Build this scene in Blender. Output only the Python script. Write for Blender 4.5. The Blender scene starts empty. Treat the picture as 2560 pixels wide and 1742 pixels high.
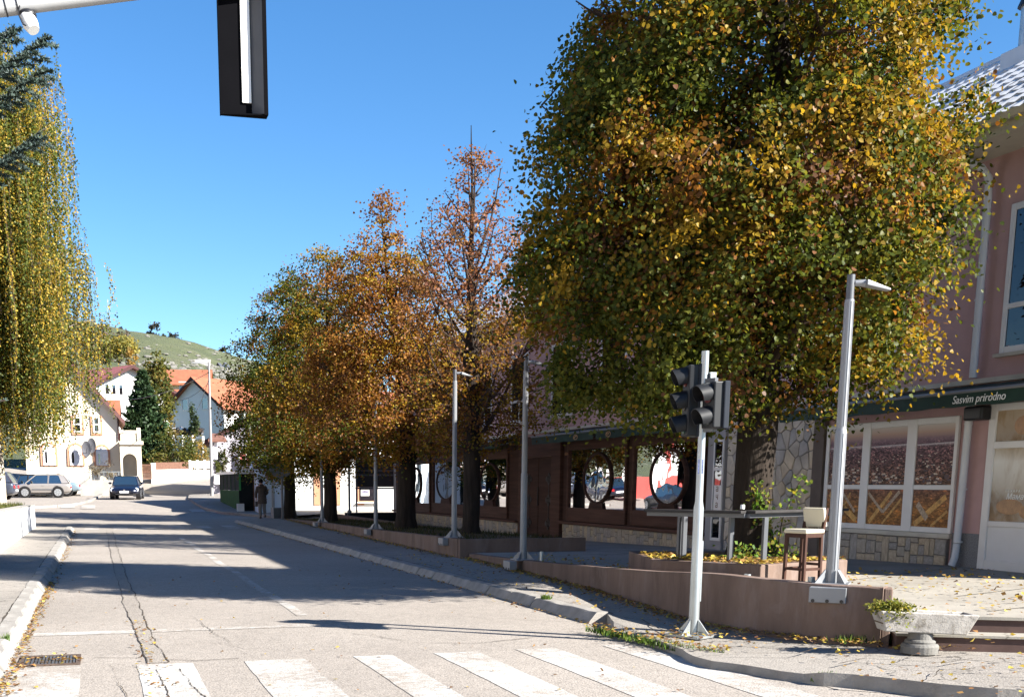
import bpy, bmesh, math, random
import numpy as np
from mathutils import Vector, Matrix, noise

C = bpy.context.scene
COL = C.collection
random.seed(7)
RNG = np.random.default_rng(11)
R = math.radians

# ------------------------------------------------------------------ camera, sky, sun, exposure
# world: X to the right of the road, Y along the road, Z up, road surface Z = 0, camera over the crossing
EYE = 1.6
F_PX, PPX, PPY, W_PX, H_PX = 2920.0, 1047.0, 1754.0, 2560.0, 1742.0
PITCH = R(10.6)
YAW = math.atan2(PPX - 242.0, F_PX / math.cos(PITCH))
cam_d = bpy.data.cameras.new('camera')
cam = bpy.data.objects.new('camera', cam_d)
COL.objects.link(cam)
cam.location = (0, 0, EYE)
cam.rotation_euler = (R(90) - PITCH, 0, -YAW)
cam_d.sensor_fit = 'HORIZONTAL'
cam_d.sensor_width = 36.0
cam_d.lens = 36.0 * F_PX / W_PX
cam_d.shift_x = (W_PX / 2 - PPX) / W_PX
cam_d.shift_y = (PPY - H_PX / 2) / W_PX
cam_d.clip_start = 0.1
cam_d.clip_end = 3000
C.camera = cam

SUN_EL, SUN_AZ = R(30.5), R(130.0)          # azimuth clockwise from +Y
S = Vector((math.cos(SUN_EL) * math.sin(SUN_AZ), math.cos(SUN_EL) * math.cos(SUN_AZ), math.sin(SUN_EL)))
world = bpy.data.worlds.new('World')
C.world = world
world.use_nodes = True
wn = world.node_tree
bg = wn.nodes['Background']
sky = wn.nodes.new('ShaderNodeTexSky')
sky.sky_type = 'NISHITA'
sky.sun_disc = False
sky.sun_elevation = SUN_EL
sky.sun_rotation = SUN_AZ
sky.altitude = 1000
sky.air_density = 1.0
sky.dust_density = 0.2
sky.ozone_density = 4.0
hs = wn.nodes.new('ShaderNodeHueSaturation'); hs.inputs['Saturation'].default_value = 1.2
wn.links.new(sky.outputs[0], hs.inputs['Color']); wn.links.new(hs.outputs[0], bg.inputs[0])
bg.inputs[1].default_value = 0.056
sun_d = bpy.data.lights.new('sun', 'SUN')
sun_d.energy = 5.0
sun_d.angle = R(0.53)
sun_d.color = (1.0, 0.95, 0.87)
sun = bpy.data.objects.new('sun', sun_d)
COL.objects.link(sun)
sun.rotation_euler = S.to_track_quat('Z', 'Y').to_euler()
sun.location = (30, -20, 40)
C.view_settings.view_transform = 'Standard'
C.view_settings.look = 'None'
C.view_settings.exposure = 2.0
C.view_settings.gamma = 1.0
C.view_settings.use_curve_mapping = False
C.render.engine = 'CYCLES'
C.cycles.use_denoising = True
C.cycles.max_bounces = 6
C.cycles.transparent_max_bounces = 8

# ------------------------------------------------------------------ camera geometry helpers (photo pixel -> place in the world)
_c, _s, _cy, _sy = math.cos(PITCH), math.sin(PITCH), math.cos(YAW), math.sin(YAW)
def ray(px, py):
    x = (px - PPX) / F_PX; v = -(py - PPY) / F_PX
    yf = _c + _s * v; z = -_s + _c * v
    return Vector((x * _cy + yf * _sy, -x * _sy + yf * _cy, z))
def atZ(px, py, z=0.0):
    r = ray(px, py); return Vector((0, 0, EYE)) + r * ((z - EYE) / r.z)
def atY(px, py, Y):
    r = ray(px, py); return Vector((0, 0, EYE)) + r * (Y / r.y)
def atX(px, py, X):
    r = ray(px, py); return Vector((0, 0, EYE)) + r * (X / r.x)

HG_Y = [-100, 55, 62, 69, 80, 90, 97, 110, 125, 160, 300, 430, 600, 900]
HG_Z = [0, 0, .25, .62, .75, 1.2, 2.0, 4.2, 6.6, 12.5, 35, 56, 44, 30]
def hg(x, y):
    z = float(np.interp(y, HG_Y, HG_Z))
    if y > 100:
        a = x / y
        f = float(np.interp(a, [-1, -.3, -.1, 0, .06, .12, .3, .6, 1.5], [.7, 1.0, 1.06, 1, .935, .80, .45, .22, .12]))
        k = min(1, (y - 100) / 80)
        z = z * (1 - k + k * f)
    return z
def atG(px, py, lim=400):
    r = ray(px, py); y = 2.0
    while y < lim:
        t = y / r.y; p = Vector((0, 0, EYE)) + r * t
        if p.z <= hg(p.x, p.y): return p
        y += .05 if y < 120 else .5
    return Vector((0, 0, EYE)) + r * (lim / r.y)

# ------------------------------------------------------------------ materials
MATS = {}
def nd(nt, t, **k):
    n = nt.nodes.new(t)
    for a, b in k.items(): setattr(n, a, b)
    return n
def new_mat(name):
    m = bpy.data.materials.new(name); m.use_nodes = True
    nt = m.node_tree
    return m, nt, nt.nodes['Principled BSDF']
def coords(nt, kind='Object', scale=(1, 1, 1)):
    tc = nd(nt, 'ShaderNodeTexCoord'); mp = nd(nt, 'ShaderNodeMapping')
    nt.links.new(tc.outputs[kind], mp.inputs[0]); mp.inputs['Scale'].default_value = scale
    return mp.outputs[0]
def noise_n(nt, vec, scale, detail=5, rough=.6, dist=0):
    n = nd(nt, 'ShaderNodeTexNoise'); n.inputs['Scale'].default_value = scale
    n.inputs['Detail'].default_value = detail; n.inputs['Roughness'].default_value = rough
    n.inputs['Distortion'].default_value = dist
    nt.links.new(vec, n.inputs['Vector']); return n.outputs[0]
def ramp(nt, fac, stops):
    r = nd(nt, 'ShaderNodeValToRGB'); e = r.color_ramp.elements
    while len(e) < len(stops): e.new(.5)
    for i, (p, c) in enumerate(stops):
        e[i].position = p; e[i].color = (*c, 1) if len(c) == 3 else c
    nt.links.new(fac, r.inputs[0]); return r.outputs[0]
def mix(nt, fac, a, b, mode='MIX'):
    m = nd(nt, 'ShaderNodeMix', data_type='RGBA', blend_type=mode)
    for sock, v in ((m.inputs['Factor'], fac), (m.inputs['A'], a), (m.inputs['B'], b)):
        if isinstance(v, (int, float)): sock.default_value = v
        elif isinstance(v, tuple): sock.default_value = (*v, 1) if len(v) == 3 else v
        else: nt.links.new(v, sock)
    return m.outputs['Result']
def bump(nt, h, strength, dist=.02):
    b = nd(nt, 'ShaderNodeBump'); b.inputs['Strength'].default_value = strength
    b.inputs['Distance'].default_value = dist
    nt.links.new(h, b.inputs['Height']); return b.outputs[0]
def mat(name, col, rough=.8, metal=0., var=.12, scale=3., bmp=0., bscale=40., bdist=.01, stretch=(1, 1, 1), spec=.5, dirt=None, dirt_amt=.5, dscale=1.5, cr=None, crcol=(.3, .27, .25)):
    if name in MATS: return MATS[name]
    if spec == .5 and rough >= .78: spec = .12
    m, nt, p = new_mat(name)
    v = coords(nt, 'Object', stretch)
    n = noise_n(nt, v, scale)
    lo = tuple(c * (1 - var) for c in col); hi = tuple(min(1, c * (1 + var)) for c in col)
    c = ramp(nt, n, [(.3, lo), (.7, hi)])
    if dirt:
        d = noise_n(nt, v, dscale, 8, .7, .5)
        f = ramp(nt, d, [(.5, (0, 0, 0)), (.68, (dirt_amt,) * 3)])
        c = mix(nt, f, c, dirt)
    if cr: c = mix(nt, crackle(nt, v, *cr), c, crcol)
    nt.links.new(c, p.inputs['Base Color'])
    p.inputs['Roughness'].default_value = rough; p.inputs['Metallic'].default_value = metal
    p.inputs['Specular IOR Level'].default_value = spec
    if bmp:
        nt.links.new(bump(nt, noise_n(nt, v, bscale, 6), bmp, bdist), p.inputs['Normal'])
    MATS[name] = m
    return m

def crackle(nt, v, scale, width, dens=.5):
    """thin wandering hairline pattern, 0..1, only here and there"""
    nz = nd(nt, 'ShaderNodeTexNoise'); nz.inputs['Scale'].default_value = scale * 2.2; nz.inputs['Detail'].default_value = 5; nt.links.new(v, nz.inputs['Vector'])
    ad = nd(nt, 'ShaderNodeVectorMath', operation='MULTIPLY_ADD'); nt.links.new(nz.outputs['Color'], ad.inputs[0]); ad.inputs[1].default_value = (.5 / scale,) * 3; nt.links.new(v, ad.inputs[2])
    vo = nd(nt, 'ShaderNodeTexVoronoi', feature='DISTANCE_TO_EDGE'); vo.inputs['Scale'].default_value = scale; nt.links.new(ad.outputs[0], vo.inputs['Vector'])
    ln = ramp(nt, vo.outputs['Distance'], [(0, (1, 1, 1)), (width, (0, 0, 0))])
    mk = ramp(nt, noise_n(nt, v, scale * .45, 3), [(dens, (0, 0, 0)), (dens + .12, (1, 1, 1))])
    return mix(nt, 1., ln, mk, 'MULTIPLY')

def mat_asphalt(name, col, speck=.35, paint=0., worn=.5, cr=None):
    m, nt, p = new_mat(name)
    v = coords(nt)
    big = noise_n(nt, v, .35, 6, .6, .4)
    mid = noise_n(nt, v, 6, 6, .7)
    c = ramp(nt, big, [(.3, tuple(x * .80 for x in col)), (.7, tuple(x * 1.12 for x in col))])
    c = mix(nt, .35, c, ramp(nt, mid, [(.3, tuple(x * .7 for x in col)), (.7, tuple(x * 1.25 for x in col))]))
    vo = nd(nt, 'ShaderNodeTexVoronoi'); vo.inputs['Scale'].default_value = 62
    nt.links.new(v, vo.inputs['Vector'])
    sp = ramp(nt, vo.outputs['Distance'], [(.12, (1.24,) * 3), (.5, (.95,) * 3), (.74, (.55,) * 3)])
    c = mix(nt, speck, c, sp, 'MULTIPLY')
    st = noise_n(nt, v, 1.3, 8, .75, 1.0)                 # dark oil and damp stains
    c = mix(nt, ramp(nt, st, [(.62, (0, 0, 0)), (.78, (.45,) * 3)]), c, tuple(x * .45 for x in col))
    if paint:
        w = noise_n(nt, v, 9, 9, .75, .3)
        w2 = noise_n(nt, v, .8, 4)
        f = mix(nt, .45, w, w2)
        f = ramp(nt, f, [(worn - .07, (0, 0, 0)), (worn + .1, (.93,) * 3)])
        f = mix(nt, .4, f, ramp(nt, vo.outputs['Distance'], [(.45, (1,) * 3), (.75, (.2,) * 3)]), 'MULTIPLY')
        c = mix(nt, f, c, (paint, paint, paint * .97))
    if cr: c = mix(nt, crackle(nt, v, *cr), c, tuple(x * .3 for x in col))
    nt.links.new(c, p.inputs['Base Color'])
    p.inputs['Roughness'].default_value = .88
    p.inputs['Specular IOR Level'].default_value = .1
    h = mix(nt, .5, vo.outputs['Distance'], noise_n(nt, v, 25, 8, .7))
    nt.links.new(bump(nt, h, .5, .012), p.inputs['Normal'])
    MATS[name] = m
    return m

def mat_leaf(name, trans=.4, attr='leafcol'):
    if name in MATS: return MATS[name]
    m = bpy.data.materials.new(name); m.use_nodes = True
    nt = m.node_tree; nt.nodes.clear()
    out = nd(nt, 'ShaderNodeOutputMaterial')
    a = nd(nt, 'ShaderNodeAttribute', attribute_name=attr)
    d = nd(nt, 'ShaderNodeBsdfDiffuse'); t = nd(nt, 'ShaderNodeBsdfTranslucent'); g = nd(nt, 'ShaderNodeBsdfGlossy')
    g.inputs['Roughness'].default_value = .45; g.inputs['Color'].default_value = (1, 1, 1, 1)
    nt.links.new(a.outputs['Color'], d.inputs[0])
    tc = mix(nt, 1.0, a.outputs['Color'], (1.5, 1.35, .7), 'MULTIPLY')
    nt.links.new(tc, t.inputs[0])
    m1 = nd(nt, 'ShaderNodeMixShader'); m1.inputs[0].default_value = trans
    nt.links.new(d.outputs[0], m1.inputs[1]); nt.links.new(t.outputs[0], m1.inputs[2])
    m2 = nd(nt, 'ShaderNodeMixShader'); m2.inputs[0].default_value = .008
    nt.links.new(m1.outputs[0], m2.inputs[1]); nt.links.new(g.outputs[0], m2.inputs[2])
    nt.links.new(m2.outputs[0], out.inputs[0])
    MATS[name] = m
    return m

def mat_mirror(name, tint, wav=.02, wscale=1.2, refl=.72, dark=(.01, .01, .012)):
    if name in MATS: return MATS[name]
    m = bpy.data.materials.new(name); m.use_nodes = True
    nt = m.node_tree; nt.nodes.clear()
    out = nd(nt, 'ShaderNodeOutputMaterial')
    g = nd(nt, 'ShaderNodeBsdfGlossy'); g.inputs['Color'].default_value = (*tint, 1); g.inputs['Roughness'].default_value = .015
    d = nd(nt, 'ShaderNodeBsdfDiffuse'); d.inputs[0].default_value = (*dark, 1)
    v = coords(nt)
    b = bump(nt, noise_n(nt, v, wscale, 1), wav, .5)
    nt.links.new(b, g.inputs['Normal'])
    mx = nd(nt, 'ShaderNodeMixShader'); mx.inputs[0].default_value = refl
    nt.links.new(d.outputs[0], mx.inputs[1]); nt.links.new(g.outputs[0], mx.inputs[2])
    nt.links.new(mx.outputs[0], out.inputs[0])
    MATS[name] = m
    return m

# ------------------------------------------------------------------ object helpers
def tag(o, label=None, cat=None, group=None, kind=None):
    if label: o['label'] = label
    if cat: o['category'] = cat
    if group: o['group'] = group
    if kind: o['kind'] = kind
    return o
def thing(name, label=None, cat=None, loc=(0, 0, 0), rotz=0., group=None, kind=None):
    o = bpy.data.objects.new(name, None); COL.objects.link(o)
    o.empty_display_size = .2
    o.location = loc; o.rotation_euler = (0, 0, rotz)
    return tag(o, label, cat, group, kind)
def wmat(o):
    m = o.matrix_basis.copy(); p = o.parent
    while p is not None:
        m = p.matrix_basis @ m; p = p.parent
    return m
def link_mesh(name, me, parent=None, smooth=False):
    o = bpy.data.objects.new(name, me); COL.objects.link(o)
    if parent is not None: o.parent = parent
    if smooth and len(me.polygons): me.polygons.foreach_set('use_smooth', [True] * len(me.polygons))
    return o
def children(o): return [c for c in COL.objects if c.parent == o]
def copy_tree(o, parent=None, kids=None):
    if kids is None:
        kids = {}
        for c in COL.objects:
            if c.parent is not None: kids.setdefault(c.parent.name, []).append(c)
    c = o.copy(); COL.objects.link(c)
    if parent is not None: c.parent = parent
    for ch in kids.get(o.name, []): copy_tree(ch, c, kids)
    return c

class MB:
    def __init__(s): s.v = []; s.f = []
    def add(s, vs, fs):
        b = len(s.v); s.v += [tuple(v) for v in vs]; s.f += [tuple(i + b for i in f) for f in fs]
        return s
    def box(s, x0, x1, y0, y1, z0, z1):
        return s.add([(x0, y0, z0), (x1, y0, z0), (x1, y1, z0), (x0, y1, z0), (x0, y0, z1), (x1, y0, z1), (x1, y1, z1), (x0, y1, z1)],
                     [(3, 2, 1, 0), (4, 5, 6, 7), (0, 1, 5, 4), (1, 2, 6, 5), (2, 3, 7, 6), (3, 0, 4, 7)])
    def obox(s, c, ax, ay, az, hx, hy, hz):
        c = Vector(c); ax, ay, az = Vector(ax) * hx, Vector(ay) * hy, Vector(az) * hz
        vs = [c + i * ax + j * ay + k * az for k in (-1, 1) for (i, j) in ((-1, -1), (1, -1), (1, 1), (-1, 1))]
        return s.add(vs, [(3, 2, 1, 0), (4, 5, 6, 7), (0, 1, 5, 4), (1, 2, 6, 5), (2, 3, 7, 6), (3, 0, 4, 7)])
    def bar(s, p, q, w, h=None, up=(0, 0, 1)):
        p, q = Vector(p), Vector(q); h = h or w
        d = (q - p); L = d.length; d.normalize(); u = Vector(up)
        if abs(d.dot(u)) > .98: u = Vector((1, 0, 0))
        r = d.cross(u).normalized(); u = r.cross(d)
        return s.obox((p + q) / 2, d, r, u, L / 2, w / 2, h / 2)
    def prism(s, poly, z0, z1):
        n = len(poly)
        z0s = z0 if isinstance(z0, (list, tuple)) else [z0] * n
        z1s = z1 if isinstance(z1, (list, tuple)) else [z1] * n
        vs = [(p[0], p[1], z0s[i]) for i, p in enumerate(poly)] + [(p[0], p[1], z1s[i]) for i, p in enumerate(poly)]
        fs = [tuple(range(n - 1, -1, -1)), tuple(range(n, 2 * n))] + [(i, (i + 1) % n, n + (i + 1) % n, n + i) for i in range(n)]
        return s.add(vs, fs)
    def tube(s, path, radii, n=8, caps=True):
        path = [Vector(p) for p in path]
        if not isinstance(radii, (list, tuple)): radii = [radii] * len(path)
        rings = []; ref = None
        for i, p in enumerate(path):
            d = (path[min(i + 1, len(path) - 1)] - path[max(i - 1, 0)]).normalized()
            if ref is None:
                ref = Vector((1, 0, 0)) if abs(d.x) < .9 else Vector((0, 1, 0))
            r = (ref - d * ref.dot(d))
            if r.length < 1e-4: r = d.orthogonal()
            r.normalize(); ref = r; u = d.cross(r)
            rings.append([p + (r * math.cos(2 * math.pi * k / n) + u * math.sin(2 * math.pi * k / n)) * radii[i] for k in range(n)])
        vs = [v for rg in rings for v in rg]; fs = []
        for i in range(len(path) - 1):
            for k in range(n):
                a, b = i * n + k, i * n + (k + 1) % n
                fs.append((a, b, b + n, a + n))
        if caps:
            fs.append(tuple(range(n - 1, -1, -1))); fs.append(tuple(range(len(vs) - n, len(vs))))
        return s.add(vs, fs)
    def cyl(s, c, r, z0, z1, n=16, r1=None):
        return s.tube([(c[0], c[1], z0), (c[0], c[1], z1)], [r, r if r1 is None else r1], n)
    def lathe(s, prof, n=20, c=(0, 0)):
        vs = []; fs = []
        for (r, z) in prof:
            vs += [(c[0] + r * math.cos(2 * math.pi * k / n), c[1] + r * math.sin(2 * math.pi * k / n), z) for k in range(n)]
        for i in range(len(prof) - 1):
            for k in range(n):
                a, b = i * n + k, i * n + (k + 1) % n
                fs.append((a, b, b + n, a + n))
        fs.append(tuple(range(n - 1, -1, -1))); fs.append(tuple(range(len(vs) - n, len(vs))))
        return s.add(vs, fs)
    def sphere(s, c, rx, ry, rz, n=12, m=8):
        prof = []
        vs = [(c[0], c[1], c[2] - rz)]; fs = []
        for i in range(1, m):
            t = -math.pi / 2 + math.pi * i / m
            vs += [(c[0] + rx * math.cos(t) * math.cos(2 * math.pi * k / n), c[1] + ry * math.cos(t) * math.sin(2 * math.pi * k / n), c[2] + rz * math.sin(t)) for k in range(n)]
        vs.append((c[0], c[1], c[2] + rz))
        for k in range(n): fs.append((0, 1 + (k + 1) % n, 1 + k))
        for i in range(m - 2):
            for k in range(n):
                a, b = 1 + i * n + k, 1 + i * n + (k + 1) % n
                fs.append((a, b, b + n, a + n))
        t = 1 + (m - 2) * n
        for k in range(n): fs.append((t + k, t + (k + 1) % n, len(vs) - 1))
        return s.add(vs, fs)
    def quad(s, a, b, c, d): return s.add([a, b, c, d], [(0, 1, 2, 3)])
    def mesh(s, name, m, parent=None, world=True):
        me = bpy.data.meshes.new(name)
        vs = s.v
        if parent is not None and world:
            im = wmat(parent).inverted(); vs = [tuple(im @ Vector(v)) for v in vs]
        me.from_pydata(vs, [], s.f)
        if m is not None: me.materials.append(m)
        me.update(); return me
    def build(s, name, m, parent=None, world=True, smooth=False, bevel=0., kind=None):
        me = s.mesh(name, m, parent, world)
        o = link_mesh(name, me, parent, smooth)
        if smooth:
            try: me.set_sharp_from_angle(angle=R(38))
            except Exception: pass
        if bevel:
            b = o.modifiers.new('bevel', 'BEVEL'); b.width = bevel; b.segments = 2; b.limit_method = 'ANGLE'; b.angle_limit = R(40)
        if kind: o['kind'] = kind
        return o
def BOX(name, m, parent, x0, x1, y0, y1, z0, z1, bevel=0., world=True):
    return MB().box(x0, x1, y0, y1, z0, z1).build(name, m, parent, world, bevel=bevel)

def text(s, size, loc, rot, m, parent=None, name='lettering', shear=0., ext=.002, align='LEFT'):
    cu = bpy.data.curves.new(name, 'FONT'); cu.body = s; cu.size = size; cu.extrude = ext; cu.shear = shear; cu.align_x = align
    cu.materials.append(m)
    o = bpy.data.objects.new(name, cu); COL.objects.link(o)
    if parent is not None:
        o.parent = parent
        mm = wmat(parent).inverted() @ (Matrix.Translation(loc) @ rot.to_4x4())
    else: mm = Matrix.Translation(loc) @ rot.to_4x4()
    bpy.context.view_layer.update()
    me = bpy.data.meshes.new_from_object(o.evaluated_get(bpy.context.evaluated_depsgraph_get()))
    bpy.data.objects.remove(o); bpy.data.curves.remove(cu)
    if not len(me.materials): me.materials.append(m)
    o = link_mesh(name, me, parent)
    o.matrix_basis = mm
    return o
ROT_FACADE = Matrix(((0, 0, -1), (-1, 0, 0), (0, 1, 0)))     # text on a wall that faces -X

def np_mesh(name, verts, faces_flat, nper, m, parent=None, cols=None, attr='leafcol', kind=None):
    me = bpy.data.meshes.new(name)
    nv, nf = len(verts), len(faces_flat) // nper
    me.vertices.add(nv); me.vertices.foreach_set('co', np.ascontiguousarray(verts, dtype=np.float32).ravel())
    me.loops.add(nf * nper); me.loops.foreach_set('vertex_index', np.ascontiguousarray(faces_flat, dtype=np.int32))
    me.polygons.add(nf); me.polygons.foreach_set('loop_start', np.arange(0, nf * nper, nper, dtype=np.int32))
    try: me.polygons.foreach_set('loop_total', np.full(nf, nper, dtype=np.int32))
    except Exception: pass
    me.update(calc_edges=True)
    if cols is not None:
        a = me.attributes.new(attr, 'FLOAT_COLOR', 'POINT')
        c4 = np.ones((nv, 4), dtype=np.float32); c4[:, :3] = cols
        a.data.foreach_set('color', c4.ravel())
    me.materials.append(m)
    o = link_mesh(name, me, parent)
    if kind: o['kind'] = kind
    return o
def leaf_mesh(name, pos, size, cols, m, parent=None, droop=.6, kind=None, flat=False, width=.42, rng=RNG, up_bias=0., face=None, face_w=1.6, round_=False):
    N = len(pos)
    t = rng.normal(size=(N, 3))
    if flat: t[:, 2] *= .15
    else: t[:, 2] = t[:, 2] * .7 - droop
    if face is not None: t += face * .35
    t /= np.linalg.norm(t, axis=1, keepdims=True) + 1e-9
    nrm = rng.normal(size=(N, 3))
    if flat: nrm = nrm * .35 + np.array([0, 0, 1.])
    else: nrm[:, 2] += up_bias
    if face is not None: nrm = nrm * .75 + face * face_w
    r = np.cross(t, nrm); r /= np.linalg.norm(r, axis=1, keepdims=True) + 1e-9
    nn = np.cross(r, t)
    s = (size * rng.uniform(.65, 1.25, N))[:, None]
    fold = rng.uniform(-.02, .22, N)[:, None] * s
    p0 = pos; p2 = pos + t * s + nn * fold * .6
    if not round_:
        p1 = pos + t * s * .42 + r * s * width + nn * fold
        p3 = pos + t * s * .42 - r * s * width + nn * fold
        v = np.stack([p0, p1, p2, p3], 1).reshape(-1, 3); nv = 4
        b = (np.arange(N) * 4)[:, None]
        f = np.concatenate([b + np.array([0, 1, 2]), b + np.array([0, 2, 3])], 1).ravel(); k = 3
    else:
        a1, a2, w1, w2 = .16, .62, width, width * .86
        p1 = pos + t * s * a1 + r * s * w1 + nn * fold; p5 = pos + t * s * a1 - r * s * w1 + nn * fold
        q2 = pos + t * s * a2 + r * s * w2 + nn * fold * .9; q4 = pos + t * s * a2 - r * s * w2 + nn * fold * .9
        v = np.stack([p0, p1, q2, p2, q4, p5], 1).reshape(-1, 3); nv = 6
        b = (np.arange(N) * 6)[:, None]
        f = np.concatenate([b + np.array([0, 1, 2, 3]), b + np.array([0, 3, 4, 5])], 1).ravel(); k = 4
    c = np.repeat(cols, nv, axis=0)
    c = c * rng.uniform(.93, 1.07, (len(c), 1))
    return np_mesh(name, v, f, k, m, parent, c, kind=kind)
def palette(cols, w, N, rng=RNG, jit=.16):
    cols = np.array(cols, dtype=float); w = np.array(w, dtype=float); w /= w.sum()
    k = rng.choice(len(cols), N, p=w)
    return np.clip(cols[k] * rng.uniform(1 - jit, 1 + jit, (N, 1)) * rng.uniform(.93, 1.07, (N, 3)), 0, 1)
# ------------------------------------------------------------------ common materials
M_road = mat_asphalt('asphalt', (.288, .258, .228), .62, cr=(.55, .006, .56))
M_walk = mat_asphalt('pavement_asphalt', (.265, .243, .217), .55, cr=(1.7, .022, .42))
M_patch = mat_asphalt('patch_asphalt', (.27, .242, .213), .8)
M_paint = mat_asphalt('road_paint', (.285, .252, .22), .55, paint=.44, worn=.485)
M_paint_old = mat_asphalt('road_paint_old', (.285, .252, .22), .5, paint=.46, worn=.52)
M_kerb = mat('kerb_concrete', (.25, .235, .215), .85, var=.22, scale=4, bmp=.5, bscale=35, dirt=(.16, .15, .14))
M_dark = mat('crack_dirt', (.06, .05, .04), .95, var=.4, scale=20)
M_conc = mat('concrete', (.30, .285, .26), .85, var=.15, scale=2, bmp=.4, bscale=45, dirt=(.22, .2, .18))
M_terr = mat('terrace_concrete', (.27, .25, .215), .8, cr=(.5, .008, .45), crcol=(.1, .085, .07), var=.14, scale=1.2, bmp=.25, bscale=60, dirt=(.19, .165, .14), dirt_amt=.6, dscale=.9)
M_rwall = mat('red_brown_plaster', (.145, .102, .082), .88, var=.3, scale=2.2, bmp=.5, bscale=28, dirt=(.21, .165, .148), dirt_amt=.6, dscale=2.6, stretch=(1, 1, .32), cr=(1.9, .010, .60), crcol=(.23, .185, .17))
M_white = mat('white_paint', (.78, .77, .74), .6, var=.05, scale=2)
M_galv = mat('galvanised_steel', (.36, .385, .39), .42, .75, var=.14, scale=9, stretch=(1, 1, .3))
M_grey = mat('grey_paint_metal', (.22, .228, .24), .45, .35, var=.05, scale=3)
M_dgrey = mat('dark_grey_metal', (.09, .095, .105), .45, .3, var=.1)
M_black = mat('black_plastic', (.012, .012, .014), .42, var=.2, scale=8)
M_soil = mat('soil', (.09, .065, .045), .95, var=.4, scale=9, bmp=1, bscale=30)
M_leaf = mat_leaf('leaf', .42)
M_dleaf = mat_leaf('dry_leaf', .22)
M_bark = mat('bark', (.026, .020, .016), .92, var=.45, scale=7, bmp=1., bscale=12, bdist=.05, stretch=(1, 1, .16))
M_twig = mat('twig_bark', (.055, .038, .03), .9, var=.3, scale=6)
M_stone = mat('facing_stone', (.40, .35, .285), .85, var=.3, scale=1.7, bmp=.6, bscale=18, bdist=.02, dirt=(.27, .23, .19))
M_stone2 = mat('facing_stone_grey', (.32, .295, .265), .85, var=.3, scale=2.1, bmp=.6, bscale=18, bdist=.02)
M_stone3 = mat('facing_stone_tan', (.44, .36, .26), .85, var=.28, scale=1.9, bmp=.6, bscale=18, bdist=.02)
M_mortar = mat('mortar', (.17, .155, .14), .95, var=.2, scale=9, bmp=.5)
M_glass = mat_mirror('dark_glass', (.8, .85, .9), .01, 2, .22)
M_screw = mat('rust', (.085, .062, .05), .9, var=.3, scale=12)

# ------------------------------------------------------------------ terrain, road, hill
def grid_mesh(name, xs, ys, zf, m, kind='structure', smooth=True):
    mb = MB(); nx = len(xs)
    for y in ys:
        for x in xs: mb.v.append((x, y, zf(x, y)))
    for j in range(len(ys) - 1):
        for i in range(nx - 1):
            a = j * nx + i; mb.f.append((a, a + 1, a + nx + 1, a + nx))
    return tag(mb.build(name, m, smooth=smooth), kind=kind)

def mat_hill():
    m, nt, p = new_mat('karst_grass')
    v = coords(nt)
    g = noise_n(nt, v, .05, 7, .65, .3)
    c = ramp(nt, g, [(.3, (.046, .058, .022)), (.52, (.066, .077, .032)), (.72, (.105, .098, .055))])
    g2 = noise_n(nt, coords(nt, 'Object', (1, .5, 1)), .35, 8, .75, .5)
    rk = ramp(nt, g2, [(.56, (0, 0, 0)), (.66, (1, 1, 1))])
    rk2 = ramp(nt, noise_n(nt, v, .03, 5, .6), [(.42, (0, 0, 0)), (.62, (1, 1, 1))])
    c = mix(nt, mix(nt, 1., rk, rk2, 'MULTIPLY'), c, (.24, .225, .20))
    nt.links.new(c, p.inputs['Base Color']); p.inputs['Roughness'].default_value = .95
    nt.links.new(bump(nt, g2, .8, 1.2), p.inputs['Normal'])
    return m
M_hill = mat_hill()
def zt(x, y):
    z = hg(x, y)
    if y < 100 and -16 < x < 30: z -= .12
    if y > 130: z += (noise.noise(Vector((x * .02, y * .02, 0))) * 3 + noise.noise(Vector((x * .09, y * .06, 3))) * .9) * min(1, (y - 130) / 80)
    return z
mb = MB(); tans = np.tan(np.linspace(R(-62), R(62), 170)); rows = np.concatenate([np.linspace(-60, 130, 70), np.linspace(134, 440, 110), np.linspace(450, 1100, 26)])
for y in rows:
    for t in tans:
        x = t * (max(y, -30) + 60); mb.v.append((x, y, zt(x, y)))
nx = len(tans)
for j in range(len(rows) - 1):
    for i in range(nx - 1):
        a = j * nx + i; mb.f.append((a, a + 1, a + nx + 1, a + nx))
hill = tag(mb.build('hill_terrain', M_hill, smooth=True), kind='structure')

ys = [-25, 0, 20, 40, 50] + list(np.arange(54, 104, 2))
xs = [-16, -12, -9, -6, -4, -2, 0, 2, 4, 6, 8, 11, 14, 18, 24, 30]
grid_mesh('road', xs, ys, hg, M_road)

def flat(name, poly, z, m, kind='structure', sub=0):
    mb = MB(); mb.add([(p[0], p[1], (z(p[0], p[1]) if callable(z) else z)) for p in poly], [tuple(range(len(poly)))])
    return tag(mb.build(name, m), kind=kind)
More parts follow.
